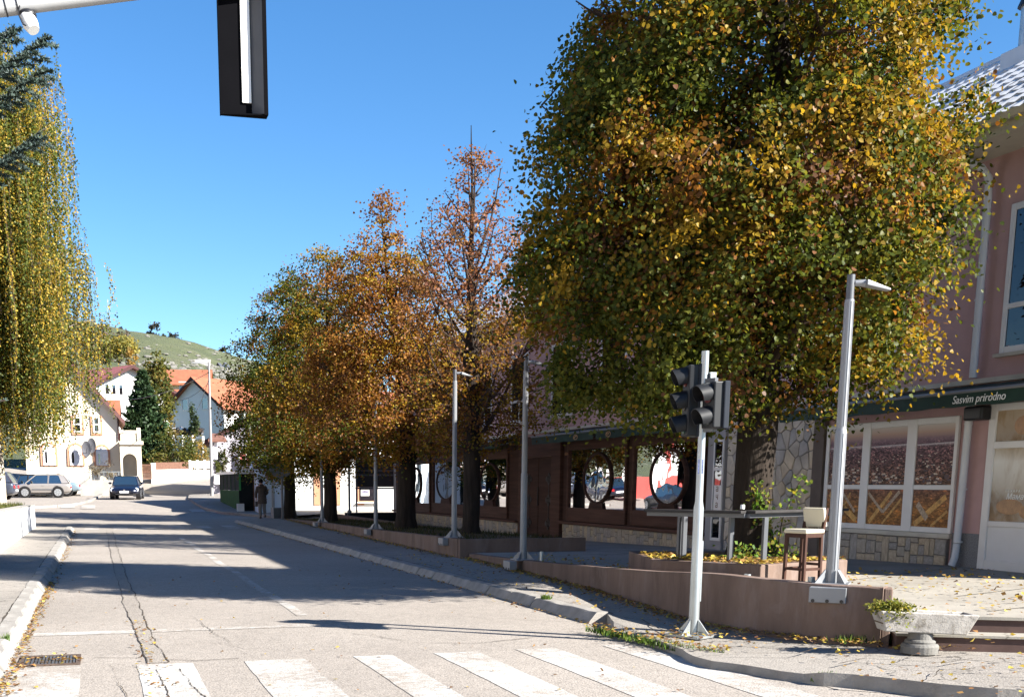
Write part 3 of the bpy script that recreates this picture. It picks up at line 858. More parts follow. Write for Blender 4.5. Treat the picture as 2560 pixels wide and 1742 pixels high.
# bakery: three-light window with printed city view
y0, y1 = 15.33, 18.60
f = MB(); xa, xb = XF - .05, XF - .005
zB, zT, zM0, zM1 = .84, 2.60, 1.50, 1.575
for (a, b) in [(15.27, 15.345), (16.21, 16.44), (17.37, 17.58), (18.52, 18.62)]: f.box(xa, xb, a, b, zB, zT)
for (a, b) in [(15.345, 16.21), (16.44, 17.37), (17.58, 18.52)]:
    f.box(xa + .002, xb, a, b, zB, zB + .085).box(xa + .002, xb, a, b, zT - .10, zT).box(xa + .004, xb, a, b, zM0, zM1)
bw = f.build('shop_window', M_pvc, bld, bevel=.008)
def mat_city(upper):
    m, nt, p = new_mat('city_print_top' if upper else 'city_print_bottom')
    tc = nd(nt, 'ShaderNodeTexCoord'); v = tc.outputs['Object']
    sep = nd(nt, 'ShaderNodeSeparateXYZ'); nt.links.new(v, sep.inputs[0])
    mr = nd(nt, 'ShaderNodeMapRange'); nt.links.new(sep.outputs['Z'], mr.inputs[0])
    if upper:
        mr.inputs[1].default_value, mr.inputs[2].default_value = 1.575, 2.5
        base = ramp(nt, mr.outputs[0], [(0, (.17, .095, .06)), (.3, (.17, .095, .085)), (.55, (.15, .085, .10)), (.64, (.18, .11, .13)), (.66, (.38, .30, .32)), (.685, (.16, .10, .13)), (.78, (.24, .16, .19)), (.88, (.46, .32, .25)), (1, (.56, .52, .48))])
        mask = ramp(nt, mr.outputs[0], [(0, (1, 1, 1)), (.62, (.8, .8, .8)), (.82, (0, 0, 0))])
    else:
        mr.inputs[1].default_value, mr.inputs[2].default_value = .92, 1.5
        base = ramp(nt, mr.outputs[0], [(0, (.30, .135, .035)), (.5, (.34, .16, .05)), (1, (.20, .10, .07))])
        mask = None
    vo = nd(nt, 'ShaderNodeTexVoronoi', feature='F1'); vo.inputs['Scale'].default_value = 44 if upper else 38
    mp = nd(nt, 'ShaderNodeMapping'); nt.links.new(v, mp.inputs[0]); mp.inputs['Scale'].default_value = (1, .6, 1.3)
    nt.links.new(mp.outputs[0], vo.inputs['Vector'])
    c1 = ramp(nt, vo.outputs['Color'], [(.2, (.22,) * 3), (.6, (.95,) * 3), (.9, (3.0, 2.6, 2.2))] if upper else [(.2, (.62,) * 3), (.6, (1.,) * 3), (.9, (1.5, 1.45, 1.3))])
    n = noise_n(nt, mp.outputs[0], 9, 8, .8)
    c2 = ramp(nt, n, [(.35, (.3,) * 3), (.55, (1.,) * 3), (.72, (3.2, 2.3, 1.2) if not upper else (2.2, 1.9, 1.6))])
    tex = mix(nt, 1., c1, c2, 'MULTIPLY')
    full = mix(nt, 1., base, tex, 'MULTIPLY')
    c = mix(nt, mask, base, full) if mask is not None else full
    if not upper:
        mp2 = nd(nt, 'ShaderNodeMapping'); nt.links.new(v, mp2.inputs[0]); mp2.inputs['Rotation'].default_value = (R(38), 0, 0)
        wv = nd(nt, 'ShaderNodeTexWave', bands_direction='Z'); wv.inputs['Scale'].default_value = .55; wv.inputs['Distortion'].default_value = 2.0
        nt.links.new(mp2.outputs[0], wv.inputs['Vector'])
    nt.links.new(c, p.inputs['Base Color']); p.inputs['Roughness'].default_value = .45; p.inputs['Specular IOR Level'].default_value = .15
    return m
MC1, MC2 = mat_city(True), mat_city(False)
rp = random.Random(3)
for (nm_, cols_) in (('city_lights_print', (.52, .43, .33)), ('city_roofs_print', (.075, .045, .05)), ('river_print', (.42, .37, .38))):
    mb = MB(); m_ = mat(nm_, cols_, .5, var=.35, scale=30)
    for (a, b) in [(15.345, 16.21), (16.44, 17.37), (17.58, 18.52)]:
        if nm_ == 'river_print':
            mb.quad((XF - .0283, a, 2.20), (XF - .0283, b, 2.185), (XF - .0283, b, 2.205), (XF - .0283, a, 2.222)); continue
        for _ in range(34):
            f_ = rp.random() ** 1.5; z = 1.59 + f_ * .55; s_ = .055 * (1 - .75 * f_); w_ = s_ * rp.uniform(.8, 2.2); y = rp.uniform(a + .01, b - w_ - .02); sk = rp.uniform(-.02, .02)
            d_ = XF - .0284 - (.0003 if 'roofs' in nm_ else 0) - .00001 * _
            mb.quad((d_, y, z), (d_, y + w_, z + sk * .4), (d_, y + w_, z + s_ * .55 + sk * .4), (d_, y, z + s_ * .55))
    mb.build(nm_, m_, bld, kind='stuff')
M_pale = mat('pale_print', (.36, .27, .18), .5, var=.5, scale=26)
M_road_p = mat('gold_road_print', (.50, .27, .06), .5, var=.5, scale=16)
mb = MB()
for (p, q, w) in [((17.3, .95), (16.75, 1.46), .07), ((16.95, .94), (16.5, 1.35), .04), ((18.45, 1.42), (17.65, .98), .10), ((18.2, .95), (17.85, 1.44), .035), ((16.15, .95), (15.45, 1.40), .09), ((15.75, .94), (15.4, 1.18), .04)]:
    d = Vector((q[0] - p[0], q[1] - p[1])); nn_ = Vector((-d.y, d.x)).normalized() * w / 2
    mb.quad((XF - .0288, p[0] + nn_.x, p[1] + nn_.y), (XF - .0288, q[0] + nn_.x, q[1] + nn_.y), (XF - .0288, q[0] - nn_.x, q[1] - nn_.y), (XF - .0288, p[0] - nn_.x, p[1] - nn_.y))
mb.build('road_print', M_road_p, bld, kind='stuff')
for (a, b) in [(15.345, 16.21), (16.44, 17.37), (17.58, 18.52)]:
    for (c, d, m) in [(zM1, zT - .10, MC1), (zB + .085, zM0, MC2)]:
        o = MB().box(XF - .028, XF - .02, a, b, c, d).build('pane', m, bld)
        o.matrix_basis = Matrix.Translation(Vector((0, 0, 0)) - Vector((XF, 30, 0))); 
        for vv in o.data.vertices: vv.co += Vector((XF, 30, 0))
# pale avenue printed across the lower panes
mb = MB()
for (p, q, w) in [((17.35, 1.44), (16.95, 1.13), .05), ((16.95, 1.13), (16.55, 1.47), .06), ((18.1, 1.46), (17.7, 1.12), .05), ((16.1, 1.28), (15.85, 1.05), .10)]:
    d = Vector((q[0] - p[0], q[1] - p[1])); nn_ = Vector((-d.y, d.x)).normalized() * w / 2
    mb.quad((XF - .0295, p[0] + nn_.x, p[1] + nn_.y), (XF - .0295, q[0] + nn_.x, q[1] + nn_.y), (XF - .0295, q[0] - nn_.x, q[1] - nn_.y), (XF - .0295, p[0] - nn_.x, p[1] - nn_.y))
mb.build('print', M_pale, bld, kind='stuff')
BOX('window_ledge', M_cream, bld, XF - .09, XF - .003, 15.25, 18.75, .765, .838, bevel=.008)

# small facing stones below the windows
def stone_base(yA, yB, z_top, seed, backing='stone_base'):
    rnd = random.Random(seed)
    zb = min(tz(yA), tz(yB)) - .1
    BOX(backing, M_mortar, bld, XF - .045, XF - .002, yA, yB, zb, z_top)
    mes = []
    for v in range(6):
        mb = MB(); j = lambda s: rnd.uniform(-s, s)
        b = [(0, -.5), (0, .5), (1, .5), (1, -.5)]
        o = [(-.5 + j(.03), -.5 + j(.03)), (.5 + j(.03), -.5 + j(.03)), (.5 + j(.03), .5 + j(.03)), (-.5 + j(.03), .5 + j(.03))]
        ii = [(a * .86 + j(.02), c * .86 + j(.02)) for a, c in o]
        mb.add([(0, a, c) for a, c in o] + [(-.8, a * 1., c * 1.) for a, c in o] + [(-1., a, c) for a, c in ii],
               [(0, 1, 5, 4), (1, 2, 6, 5), (2, 3, 7, 6), (3, 0, 4, 7), (4, 5, 9, 8), (5, 6, 10, 9), (6, 7, 11, 10), (7, 4, 8, 11), (8, 9, 10, 11)])
        mes.append([mb.mesh('stone', mm) for mm in (M_stone, M_stone2, M_stone3)])
    y = yA + .01
    while y < yB - .05:
        w = rnd.uniform(.13, .27); w = min(w, yB - .01 - y)
        z = tz(y) - .03; zt_ = z_top - .012
        cuts = [z]
        if rnd.random() < .18: pass
        else:
            while zt_ - cuts[-1] > .2: cuts.append(cuts[-1] + rnd.uniform(.11, .26))
            if zt_ - cuts[-1] < .07 and len(cuts) > 1: cuts.pop()
        cuts.append(zt_)
        for a, b in zip(cuts[:-1], cuts[1:]):
            if b - a > .16 and w > .2 and rnd.random() < .35: parts = [(y, y + w * .48), (y + w * .48, y + w)]
            else: parts = [(y, y + w)]
            for (p, q) in parts:
                o = link_mesh('stone', rnd.choice(rnd.choice(mes)), bld)
                o.location = (-.043, (p + q) / 2 - 30, (a + b) / 2); o.scale = (rnd.uniform(.016, .03), q - p - .014, b - a - .014)
        y += w
stone_base(15.32, 18.75, .765, 3)

# crazy-paved stone wall between bakery and café, with brown edge strip
def clip(poly, a, b, c):      # keep a*x+b*y<=c
    out = []
    for i in range(len(poly)):
        p, q = poly[i], poly[(i + 1) % len(poly)]
        dp_, dq = a * p[0] + b * p[1] - c, a * q[0] + b * q[1] - c
        if dp_ <= 0: out.append(p)
        if dp_ * dq < 0:
            t = dp_ / (dp_ - dq); out.append((p[0] + (q[0] - p[0]) * t, p[1] + (q[1] - p[1]) * t))
    return out
BOX('stone_wall_bed', M_mortar, bld, XF - .05, XF - .002, 18.96, 22.0, .1, 2.95)
rnd = random.Random(5)
rect = [(18.97, .15), (22.0, .15), (22.0, 2.93), (18.97, 2.93)]
pts = []
tries = 0
while len(pts) < 120 and tries < 6000:
    tries += 1
    p = (rnd.uniform(18.97, 22.0), rnd.uniform(.15, 2.93))
    if all((p[0] - q[0]) ** 2 + (p[1] - q[1]) ** 2 > .18 ** 2 for q in pts): pts.append(p)
for i, p in enumerate(pts):
    poly = rect
    for j, q in enumerate(pts):
        if j == i or abs(q[0] - p[0]) > 1 or abs(q[1] - p[1]) > 1: continue
        a, b = q[0] - p[0], q[1] - p[1]; L = math.hypot(a, b)
        c = (q[0] ** 2 + q[1] ** 2 - p[0] ** 2 - p[1] ** 2) / 2 - .009 * L
        poly = clip(poly, a, b, c)
        if len(poly) < 3: break
    if len(poly) < 3: continue
    g = (sum(v[0] for v in poly) / len(poly), sum(v[1] for v in poly) / len(poly))
    d = rnd.uniform(.015, .032); n = len(poly)
    mb = MB().add([(XF - .049, *v) for v in poly] + [(XF - .05 - d * .7, *v) for v in poly] + [(XF - .05 - d, v[0] + (g[0] - v[0]) * .12, v[1] + (g[1] - v[1]) * .12) for v in poly],
                  [(k, (k + 1) % n, n + (k + 1) % n, n + k) for k in range(n)] + [(n + k, n + (k + 1) % n, 2 * n + (k + 1) % n, 2 * n + k) for k in range(n)] + [tuple(range(2 * n, 3 * n))])
    mb.build('stone', rnd.choice((M_stone, M_stone, M_stone2, M_stone3)), bld)
BOX('edge_post', mat('brown_strip', (.12, .095, .08), .8), bld, XF - .09, XF - .003, 18.64, 18.955, .2, 2.95)

# grey pier with narrow lettered window
M_pier = mat('grey_pier_render', (.27, .26, .265), .85, var=.1, scale=2)
BOX('pier', M_pier, bld, XF - .12, XF - .003, 22.02, 22.72, .0, 2.9)
f = MB(); xa, xb = XF - .15, XF - .121
f.box(xa, xb, 22.03, 22.07, .42, 2.5).box(xa, xb, 22.39, 22.43, .42, 2.5)
for z in (.42, 1.86, 2.44): f.box(xa + .002, xb, 22.07, 22.39, z, z + .06)
wf = f.build('narrow_window', M_pvc, bld)
BOX('pane', M_glass, wf, XF - .132, XF - .126, 22.07, 22.39, .48, 1.859); BOX('pane', M_glass, wf, XF - .132, XF - .126, 22.07, 22.39, 1.921, 2.439)
BOX('white_film', M_pvc, wf, XF - .136, XF - .1325, 22.09, 22.37, .95, 1.56)
M_blet = mat('brown_lettering', (.17, .09, .04), .7)
for k, ch in enumerate('ачаа'):
    text(ch, .2, Vector((XF - .138, 22.29, 1.43 - k * .165)), ROT_FACADE, M_blet, wf)

# brown timber café front: bays with mirrored panes and oval rings
BOX('timber_front', M_brown, bld, XF - .06, XF - .003, 22.73, 30.9, .0, 2.95)
BOX('timber_front', M_brown, bld, XF - .06, XF - .003, 34.15, YB - .35, -.1, 2.95)
BOX('corner_strip', M_stone2, bld, XF - .07, XF - .003, YB - .345, YB + .02, -.1, 2.95)
def oval(bay, cy, z0, z1, hw, x):
    cz = (z0 + z1) / 2; hz = (z1 - z0) / 2; n = 28; t = .075
    mb = MB()
    for k in range(n):
        a = 2 * math.pi * k / n; ca, sa = math.cos(a), math.sin(a)
        for (dx, o) in ((0, t), (-.05, t * .8), (-.05, .012), (0, 0)):
            mb.v.append((x + dx, cy + (hw - .075 + o) * ca, cz + (hz - .075 + o) * sa))
    for k in range(n):
        for i in range(3):
            a, b = k * 4 + i, ((k + 1) % n) * 4 + i; mb.f.append((a, a + 1, b + 1, b))
    w = hw * .42
    mb.add([(x - .045, cy - w * 1.25, z0 - .13), (x - .045, cy + w * 1.25, z0 - .13), (x - .045, cy + w, z0 + .06), (x - .045, cy + .12, z0 + .015), (x - .045, cy - .12, z0 + .015), (x - .045, cy - w, z0 + .06),
            (x, cy - w * 1.25, z0 - .13), (x, cy + w * 1.25, z0 - .13), (x, cy + w, z0 + .06), (x, cy - w, z0 + .06)], [(0, 1, 2, 3, 4, 5), (1, 7, 8, 2), (0, 5, 9, 6)])
    mb.build('oval_ring', M_brown, bay, smooth=False)
    o = MB().add([(x - .018, cy + (hw - .07) * math.cos(2 * math.pi * k / n), cz + (hz - .07) * math.sin(2 * math.pi * k / n)) for k in range(n)], [tuple(range(n))]).build('oval_pane', M_mirw, bay)
    o.rotation_euler = (0, 0, 0)
def bay(yA, yB, z0, z1, rings):
    f = MB(); x0, x1 = XF - .13, XF - .061; w = .1
    f.box(x0, x1, yA - w, yA, z0 - .36, z1 + .3).box(x0, x1, yB, yB + w, z0 - .36, z1 + .3)
    f.box(x0 + .004, x1, yA, yB, z0 - .36, z0).box(x0 + .004, x1, yA, yB, z1, z1 + .3)
    b = f.build('window', M_brown2, bld, bevel=.01)
    MB().box(XF - .075, XF - .068, yA, yB, z0, z1).build('pane', M_mir, b)
    for (cy_, hw) in rings: oval(b, cy_, z0 + .11, z1 - .09, hw, XF - .08)
bay(22.95, 26.3, .97, 2.48, [(24.55, .90)])
bay(26.8, 30.4, .95, 2.48, [(28.5, .90)])
bay(35.5, 39.55, .86, 2.36, [(37.25, 1.0)])
bay(39.8, 44.0, .86, 2.36, [(42.3, 1.25)])
bay(44.55, 49.3, .82, 2.34, [(46.75, .95)])
BOX('sill', M_brown2, bld, XF - .26, XF - .062, 22.74, 30.85, .50, .58, bevel=.012)
BOX('sill', M_brown2, bld, XF - .26, XF - .062, 34.3, YB - .35, .41, .48, bevel=.012)
def stone_base2(a, b, z, seed):
    global XF
    old = XF; XF = old - .06
    rnd = random.Random(seed)
    stone_base(a, b, z, seed); 
    XF = old
stone_base(22.75, 30.75, .50, 8)
stone_base(34.4, YB - .36, .41, 9)
for o in [o for o in COL.objects if o.parent == bld and o.name.startswith('stone') and o.location.y > 22.7 - 30 and abs(o.location.x + .043) < .01]: o.location.x -= .055
for o in [o for o in COL.objects if o.parent == bld and o.name.startswith('stone_base') and o.data.vertices[2].co.y > 25 - 30]: o.location.x -= .055
# double door with iron mounts
d = MB()
for (a, b) in ((31.62, 32.83), (32.86, 34.08)): d.box(XF - .05, XF - .004, a, b, .02, 2.35)
dr = d.build('door', M_brown, bld, bevel=.012)
fr_ = MB().box(XF - .16, XF - .003, 30.92, 31.6, -.05, 2.95).box(XF - .16, XF - .003, 34.1, 34.3, -.05, 2.95).box(XF - .15, XF - .003, 31.6, 34.1, 2.36, 2.95)
fr_.build('door_frame', M_brown2, bld, bevel=.015)
M_iron = mat('black_iron', (.012, .011, .012), .5, .4)
for yc in (32.0, 33.6):
    for zc in (1.72, 1.12, .45):
        mb = MB()
        for (dy, dz, r_) in ((-.16, 0, .08), (.16, 0, .08), (0, .1, .075), (0, -.1, .075), (0, 0, .09), (-.09, .05, .05), (.09, -.05, .05)):
            n = 10; i0 = len(mb.v)
            for x in (XF - .051, XF - .066): mb.v += [(x, yc + dy + r_ * math.cos(2 * math.pi * k / n), zc + dz + r_ * math.sin(2 * math.pi * k / n)) for k in range(n)]
            mb.f += [(i0 + k, i0 + (k + 1) % n, i0 + n + (k + 1) % n, i0 + n + k) for k in range(n)] + [tuple(range(i0 + n, i0 + 2 * n))]
        mb.build('iron_mount', M_iron, dr)
    MB().box(XF - .058, XF - .051, yc - .02, yc + .02, .45, 1.72).build('iron_strap', M_iron, dr)
MB().bar((XF - .09, 32.78, .95), (XF - .09, 32.78, 1.5), .03).bar((XF - .09, 32.78, 1.0), (XF - .05, 32.78, 1.0), .02).bar((XF - .09, 32.78, 1.45), (XF - .05, 32.78, 1.45), .02).build('handle', M_iron, dr)
BOX('threshold', M_conc, bld, XF - .12, XF - .0505, 31.61, 34.09, .0, .055)

# bakery door at the right edge
BOX('plinth', M_gran, bld, XF - .03, XF - .003, 14.66, 15.25, .2, .86)
f = MB(); xa, xb = XF - .06, XF - .004
f.box(xa, xb, 14.5, 14.64, .32, 2.72).box(xa, xb, 12.0, 12.14, .32, 2.72)
for (a, b) in [(.32, .50), (.98, 1.06), (2.09, 2.19), (2.62, 2.72)]: f.box(xa + .003, xb, 12.14, 14.5, a, b)
f.box(xa + .002, xb, 13.2, 13.34, .5, 2.62)
bd = f.build('bakery_door', M_pvc, bld, bevel=.008)
BOX('lower_panel', mat('white_door_panel', (.60, .60, .60), .4, var=.03), bd, XF - .035, XF - .028, 13.34, 14.5, .5, .98)
BOX('lower_panel', MATS['white_door_panel'], bd, XF - .035, XF - .028, 12.14, 13.2, .5, .98)
def mat_bread():
    m, nt, p = new_mat('bread_print')
    tc = nd(nt, 'ShaderNodeTexCoord'); v = tc.outputs['Object']
    sep = nd(nt, 'ShaderNodeSeparateXYZ'); nt.links.new(v, sep.inputs[0])
    n = noise_n(nt, coords(nt, 'Object', (1, 1.4, .6)), 2.2, 5, .6, .8)
    c = ramp(nt, n, [(.3, (.10, .055, .03)), (.42, (.33, .24, .14)), (.52, (.52, .49, .42)), (.66, (.60, .57, .50)), (.75, (.22, .13, .06))])
    mr = nd(nt, 'ShaderNodeMapRange'); nt.links.new(sep.outputs['Z'], mr.inputs[0]); mr.inputs[1].default_value = 1.06; mr.inputs[2].default_value = 2.6
    g = ramp(nt, mr.outputs[0], [(0, (.30, .2, .11)), (.16, (.12, .065, .03)), (.3, (.5, .45, .37)), (.55, (.85, .85, .8)), (.66, (.5, .42, .3)), (.75, (.2, .12, .06)), (1, (.35, .22, .1))])
    c = mix(nt, .6, c, g)
    nt.links.new(c, p.inputs['Base Color']); p.inputs['Roughness'].default_value = .4; p.inputs['Specular IOR Level'].default_value = .2
    return m
MBr = mat_bread()
for (a, b) in ((13.34, 14.5), (12.14, 13.2)):
    for (c, d) in ((1.06, 2.09), (2.19, 2.62)):
        o = MB().box(XF - .032, XF - .026, a, b, c, d).build('pane', MBr, bd)
        o.location = (-XF, -30, 0)
        for vv in o.data.vertices: vv.co += Vector((XF, 30, 0))
M_crust = mat('bread_crust', (.33, .17, .06), .35, var=.25, scale=14)
def disc(mb, cy, cz, ry, rz, x, n=18):
    i0 = len(mb.v); mb.v += [(x, cy + ry * math.cos(2 * math.pi * k / n), cz + rz * math.sin(2 * math.pi * k / n)) for k in range(n)]; mb.f.append(tuple(range(i0, i0 + n)))
for dd in ((14.12, 1.27, .26, .11), (13.75, 1.2, .18, .1), (14.0, 2.4, .16, .13)):
    mb = MB(); disc(mb, *dd, XF - .0335 - .0006 * (dd[0] < 13.9)); mb.build('bread_picture', M_crust, bd)
text('П Е К А Р А', .052, Vector((XF - .0345, 14.22, 1.475)), ROT_FACADE, M_letter, bd)
text('Мама', .12, Vector((XF - .0345, 14.2, 1.375)), ROT_FACADE, M_letter, bd, shear=.25)
# loudspeaker box and lamp box under the awning
o = thing('loudspeaker', 'small black loudspeaker box under the green awning above the bakery pillar', 'loudspeaker', (XF - .1, 14.85, 2.62))
BOX('cabinet', M_black, o, XF - .24, XF - .05, 14.6, 14.98, 2.50, 2.70, bevel=.03)
BOX('bracket', M_dgrey, o, XF - .05, XF - .001, 14.75, 14.85, 2.56, 2.64)

# awnings
def awning(ya, yb, label, words_, emblems):
    a = thing('awning', label, 'awning', (11.9, (ya + yb) / 2, 2.8), group='green awnings over the shop fronts')
    MB().add([(11.78, ya, 2.845), (11.78, yb, 2.845), (XF - .01, yb, 3.0), (XF - .01, ya, 3.0), (11.78, ya, 2.86), (11.78, yb, 2.86), (XF - .01, yb, 3.02), (XF - .01, ya, 3.02)],
             [(3, 2, 1, 0), (4, 5, 6, 7), (0, 1, 5, 4), (3, 0, 4, 7), (1, 2, 6, 5)]).build('canvas', M_dgreen, a)
    MB().tube([(11.77, ya - .02, 2.86), (11.77, yb + .02, 2.86)], .028, 8).build('front_bar', M_grey, a, smooth=True)
    mb = MB(); n = int((yb - ya) / .12)
    for k in range(n + 1):
        y = ya + (yb - ya) * k / n; w = .012 * math.sin(k * 1.3) + .006 * math.sin(k * .37)
        mb.v += [(11.766, y, 2.85), (11.766 + w * .5, y, 2.74), (11.766 + w, y, 2.655 + .006 * math.sin(k * .9))]
    for k in range(n):
        for i in range(2): q = k * 3 + i; mb.f.append((q, q + 1, q + 4, q + 3))
    mb.build('valance', M_dgreen, a, smooth=True)
    for y in np.arange(ya + .6, yb, 1.9):
        MB().bar((11.79, y, 2.835), (12.15, y + .15, 2.77), .035).bar((12.15, y + .15, 2.77), (XF - .01, y, 2.9), .035).build('folding_arm', M_grey, a)
    for (s, y, size, sh) in words_: text(s, size, Vector((11.745, y, 2.70)), ROT_FACADE, M_letter, a, shear=sh)
    for y in emblems:
        mb = MB(); n = 20
        for (r0, r1, k0, k1) in ((.055, .068, 0, 20), ): 
            for k in range(n):
                t0, t1 = 2 * math.pi * k / n, 2 * math.pi * (k + 1) / n
                mb.quad(*[(11.747, y + r_ * 2.2 * math.cos(t), 2.745 + r_ * math.sin(t)) for (r_, t) in ((.05, t0), (.066, t0), (.066, t1), (.05, t1))])
        for k in range(9):
            yy = y + random.uniform(-.1, .1); zz = 2.745 + random.uniform(-.03, .03)
            mb.quad((11.746, yy + .04, zz - .012), (11.746, yy - .04, zz + .008), (11.746, yy - .04, zz + .022), (11.746, yy + .04, zz + .004))
        mb.build('emblem', M_gold, a)
awning(12.1, 18.9, 'dark green awning reading Sasvim prirodno over the bakery window', [('Sasvim prirodno', 14.47, .155, .22)], [])
awning(22.75, 27.0, 'dark green awning with GACA lettering and gold emblem beside the traffic light', [('GACA', 23.37, .145, 0)], [24.05, 26.2])
awning(27.15, 31.4, 'dark green awning with gold emblem left of the GACA awning', [], [28.2])
awning(34.3, 42, 'plain dark green awning over the far mirrored windows', [], [])

# flue on the roof
ch = thing('flue', 'grey metal flue pipe with black cowl on the white roof', 'chimney', (15.2, 16.3, 8.4))
bx = atY(2566, 165, 16.4)
fx, fy = atX(2568, 120, 15.0).x, atX(2568, 120, 15.0).y
MB().cyl((fx, fy), .14, 8.0, 9.35, 16).build('pipe', M_galv, ch, smooth=True)
MB().lathe([(.2, 9.2), (.16, 9.3), (.15, 9.62), (.09, 9.75), (.02, 9.76)], 14, (fx, fy)).build('cowl', M_black, ch, smooth=True)
BOX('flashing', M_tile, ch, fx - .25, fx + .25, fy - .3, fy + .3, 7.95, 8.55)
# ------------------------------------------------------------------ lamp posts on the walls
def lamp_post(label, x, y, z, h, boxside=True, s=1.0, face=0.0, head=0.0):
    t = thing('lamp_post', label, 'lamp post', (x, y, z), face, 'slim grey lamp posts along the terrace walls')
    n = 12
    MB().box(-.17, .17, -.17, .17, 0, .022).build('base_plate', M_grey, t, False, bevel=.004)
    mb = MB().lathe([(.066, .02), (.066, .14)], 16)
    for k in range(4):
        a = math.pi / 4 + k * math.pi / 2; c, s_ = math.cos(a), math.sin(a)
        mb.add([(c * .08 - s_ * .006, s_ * .08 + c * .006, .02), (c * .2 - s_ * .006, s_ * .2 + c * .006, .02), (c * .08 - s_ * .006, s_ * .08 + c * .006, .15),
                (c * .08 + s_ * .006, s_ * .08 - c * .006, .02), (c * .2 + s_ * .006, s_ * .2 - c * .006, .02), (c * .08 + s_ * .006, s_ * .08 - c * .006, .15)],
               [(0, 1, 2), (5, 4, 3), (0, 3, 4, 1), (1, 4, 5, 2)])
    mb.build('foot', M_grey, t, False)
    zj = min(1.45, h * .52)
    m = MB(); m.tube([(0, 0, .05), (0, 0, zj), (0, 0, zj + .03)], [.056, .054, .046], n)
    m.tube([(0, 0, zj), (0, 0, h - .22)], [.046, .042], n)
    for k in range(n):       # fluted profile ribs
        a = 2 * math.pi * k / n
        m.bar((.055 * math.cos(a), .055 * math.sin(a), .1), (.053 * math.cos(a), .053 * math.sin(a), zj - .02), .006)
        m.bar((.045 * math.cos(a), .045 * math.sin(a), zj + .05), (.041 * math.cos(a), .041 * math.sin(a), h - .24), .006)
    m.build('pole', M_grey, t, False, smooth=True)
    MB().tube([(0, 0, h - .23), (0, 0, h)], .037, 10).build('sleeve', M_dgrey, t, False, smooth=True)
    hd = MB(); hd.tube([(.03, -.01, h - .075), (.13, -.03, h - .075)], [.028, .034], 8)
    hd.add([(.12, -.09, h - .10), (.12, .03, h - .10), (.36, .0, h - .145), (.36, -.08, h - .145), (.12, -.09, h - .05), (.12, .03, h - .05), (.36, .0, h - .125), (.36, -.08, h - .125)],
           [(3, 2, 1, 0), (4, 5, 6, 7), (0, 1, 5, 4), (1, 2, 6, 5), (2, 3, 7, 6), (3, 0, 4, 7)])
    hd.build('lamp_head', M_grey, t, False, bevel=.006).rotation_euler = (0, 0, head)
    if boxside:
        b = MB().box(-.30, -.172, -.17, .17, -.155, -.006).build('control_box', M_grey, t, False, bevel=.008)
        sc_ = MB()
        for yy in (-.13, 0, .13): MB().tube([(-.31, yy, -.135), (-.295, yy, -.135)], .018, 8).build('screw', M_black, b, False)
    return t
lamp_post('tall grey lamp post on the high end of the terrace wall beside the bar stool', 6.86, 9.95, .632, 2.87, face=R(50), head=R(-58))
lamp_post('grey lamp post on the low end of the terrace wall by the café door', 7.02, 19.05, .30, 3.36)
lamp_post('grey lamp post on the near end of the long tree planter wall', 7.16, 23.6, .485, 3.39)
lamp_post('thin grey lamp post on the planter wall left of the second tree trunk', 7.25, 31.2, .38, 3.38)
lamp_post('distant lamp post on the planter wall in front of the thin dark trunk', 7.42, 40.1, .285, 3.2)
# road sign post (sign seen from behind) at the far end
t = thing('road_sign', 'round road sign seen from behind on a grey post near the walking person', 'sign', (7.45, 49.3, .1))
MB().cyl((7.45, 49.3), .05, .1, 3.0, 10).build('post', M_dgrey, t, smooth=True)
MB().tube([(7.40, 49.22, 2.25), (7.40, 49.25, 2.25)], .46, 24).build('sign_plate', mat('sign_back', (.13, .14, .16), .5, .3), t)

# ------------------------------------------------------------------ traffic signal on the right
SIGX, SIGY, SIGZ = 5.72, 10.55, .09
ts = thing('traffic_light', 'galvanised traffic light pole with black signal heads at the crossing', 'traffic light', (SIGX, SIGY, SIGZ))
pm = MB().tube([(0, 0, .0), (0, 0, 1.27), (0, 0, 1.34), (0, 0, 2.76)], [.052, .050, .037, .036], 20)
pm.build('pole', M_galv, ts, False, smooth=True)
mb = MB().obox((0, 0, .012), (.9, .43, 0), (-.43, .9, 0), (0, 0, 1), .2, .2, .012)
for k in range(4):
    a = R(25) + k * math.pi / 2; c, s_ = math.cos(a), math.sin(a)
    mb.add([(c * .06 - s_ * .006, s_ * .06 + c * .006, .02), (c * .2 - s_ * .006, s_ * .2 + c * .006, .02), (c * .06 - s_ * .006, s_ * .06 + c * .006, .17),
            (c * .06 + s_ * .006, s_ * .06 - c * .006, .02), (c * .2 + s_ * .006, s_ * .2 - c * .006, .02), (c * .06 + s_ * .006, s_ * .06 - c * .006, .17)],
           [(0, 1, 2), (5, 4, 3), (0, 3, 4, 1), (1, 4, 5, 2)])
mb.build('base_plate', M_galv, ts, False)
MB().box(.044, .056, -.025, .025, .35, .95).build('hatch', M_galv, ts, False)
M_sig = mat('signal_black', (.010, .011, .013), .5, var=.15, spec=.3)
M_sigside = mat('signal_side_grey', (.022, .026, .034), .8, var=.1)
M_lensr = mat('red_lens', (.10, .012, .012), .3, var=.2); M_lensd = mat('dark_lens', (.02, .025, .024), .3, var=.2)
M_lensg = mat('green_lens', (.012, .05, .035), .3, var=.2)
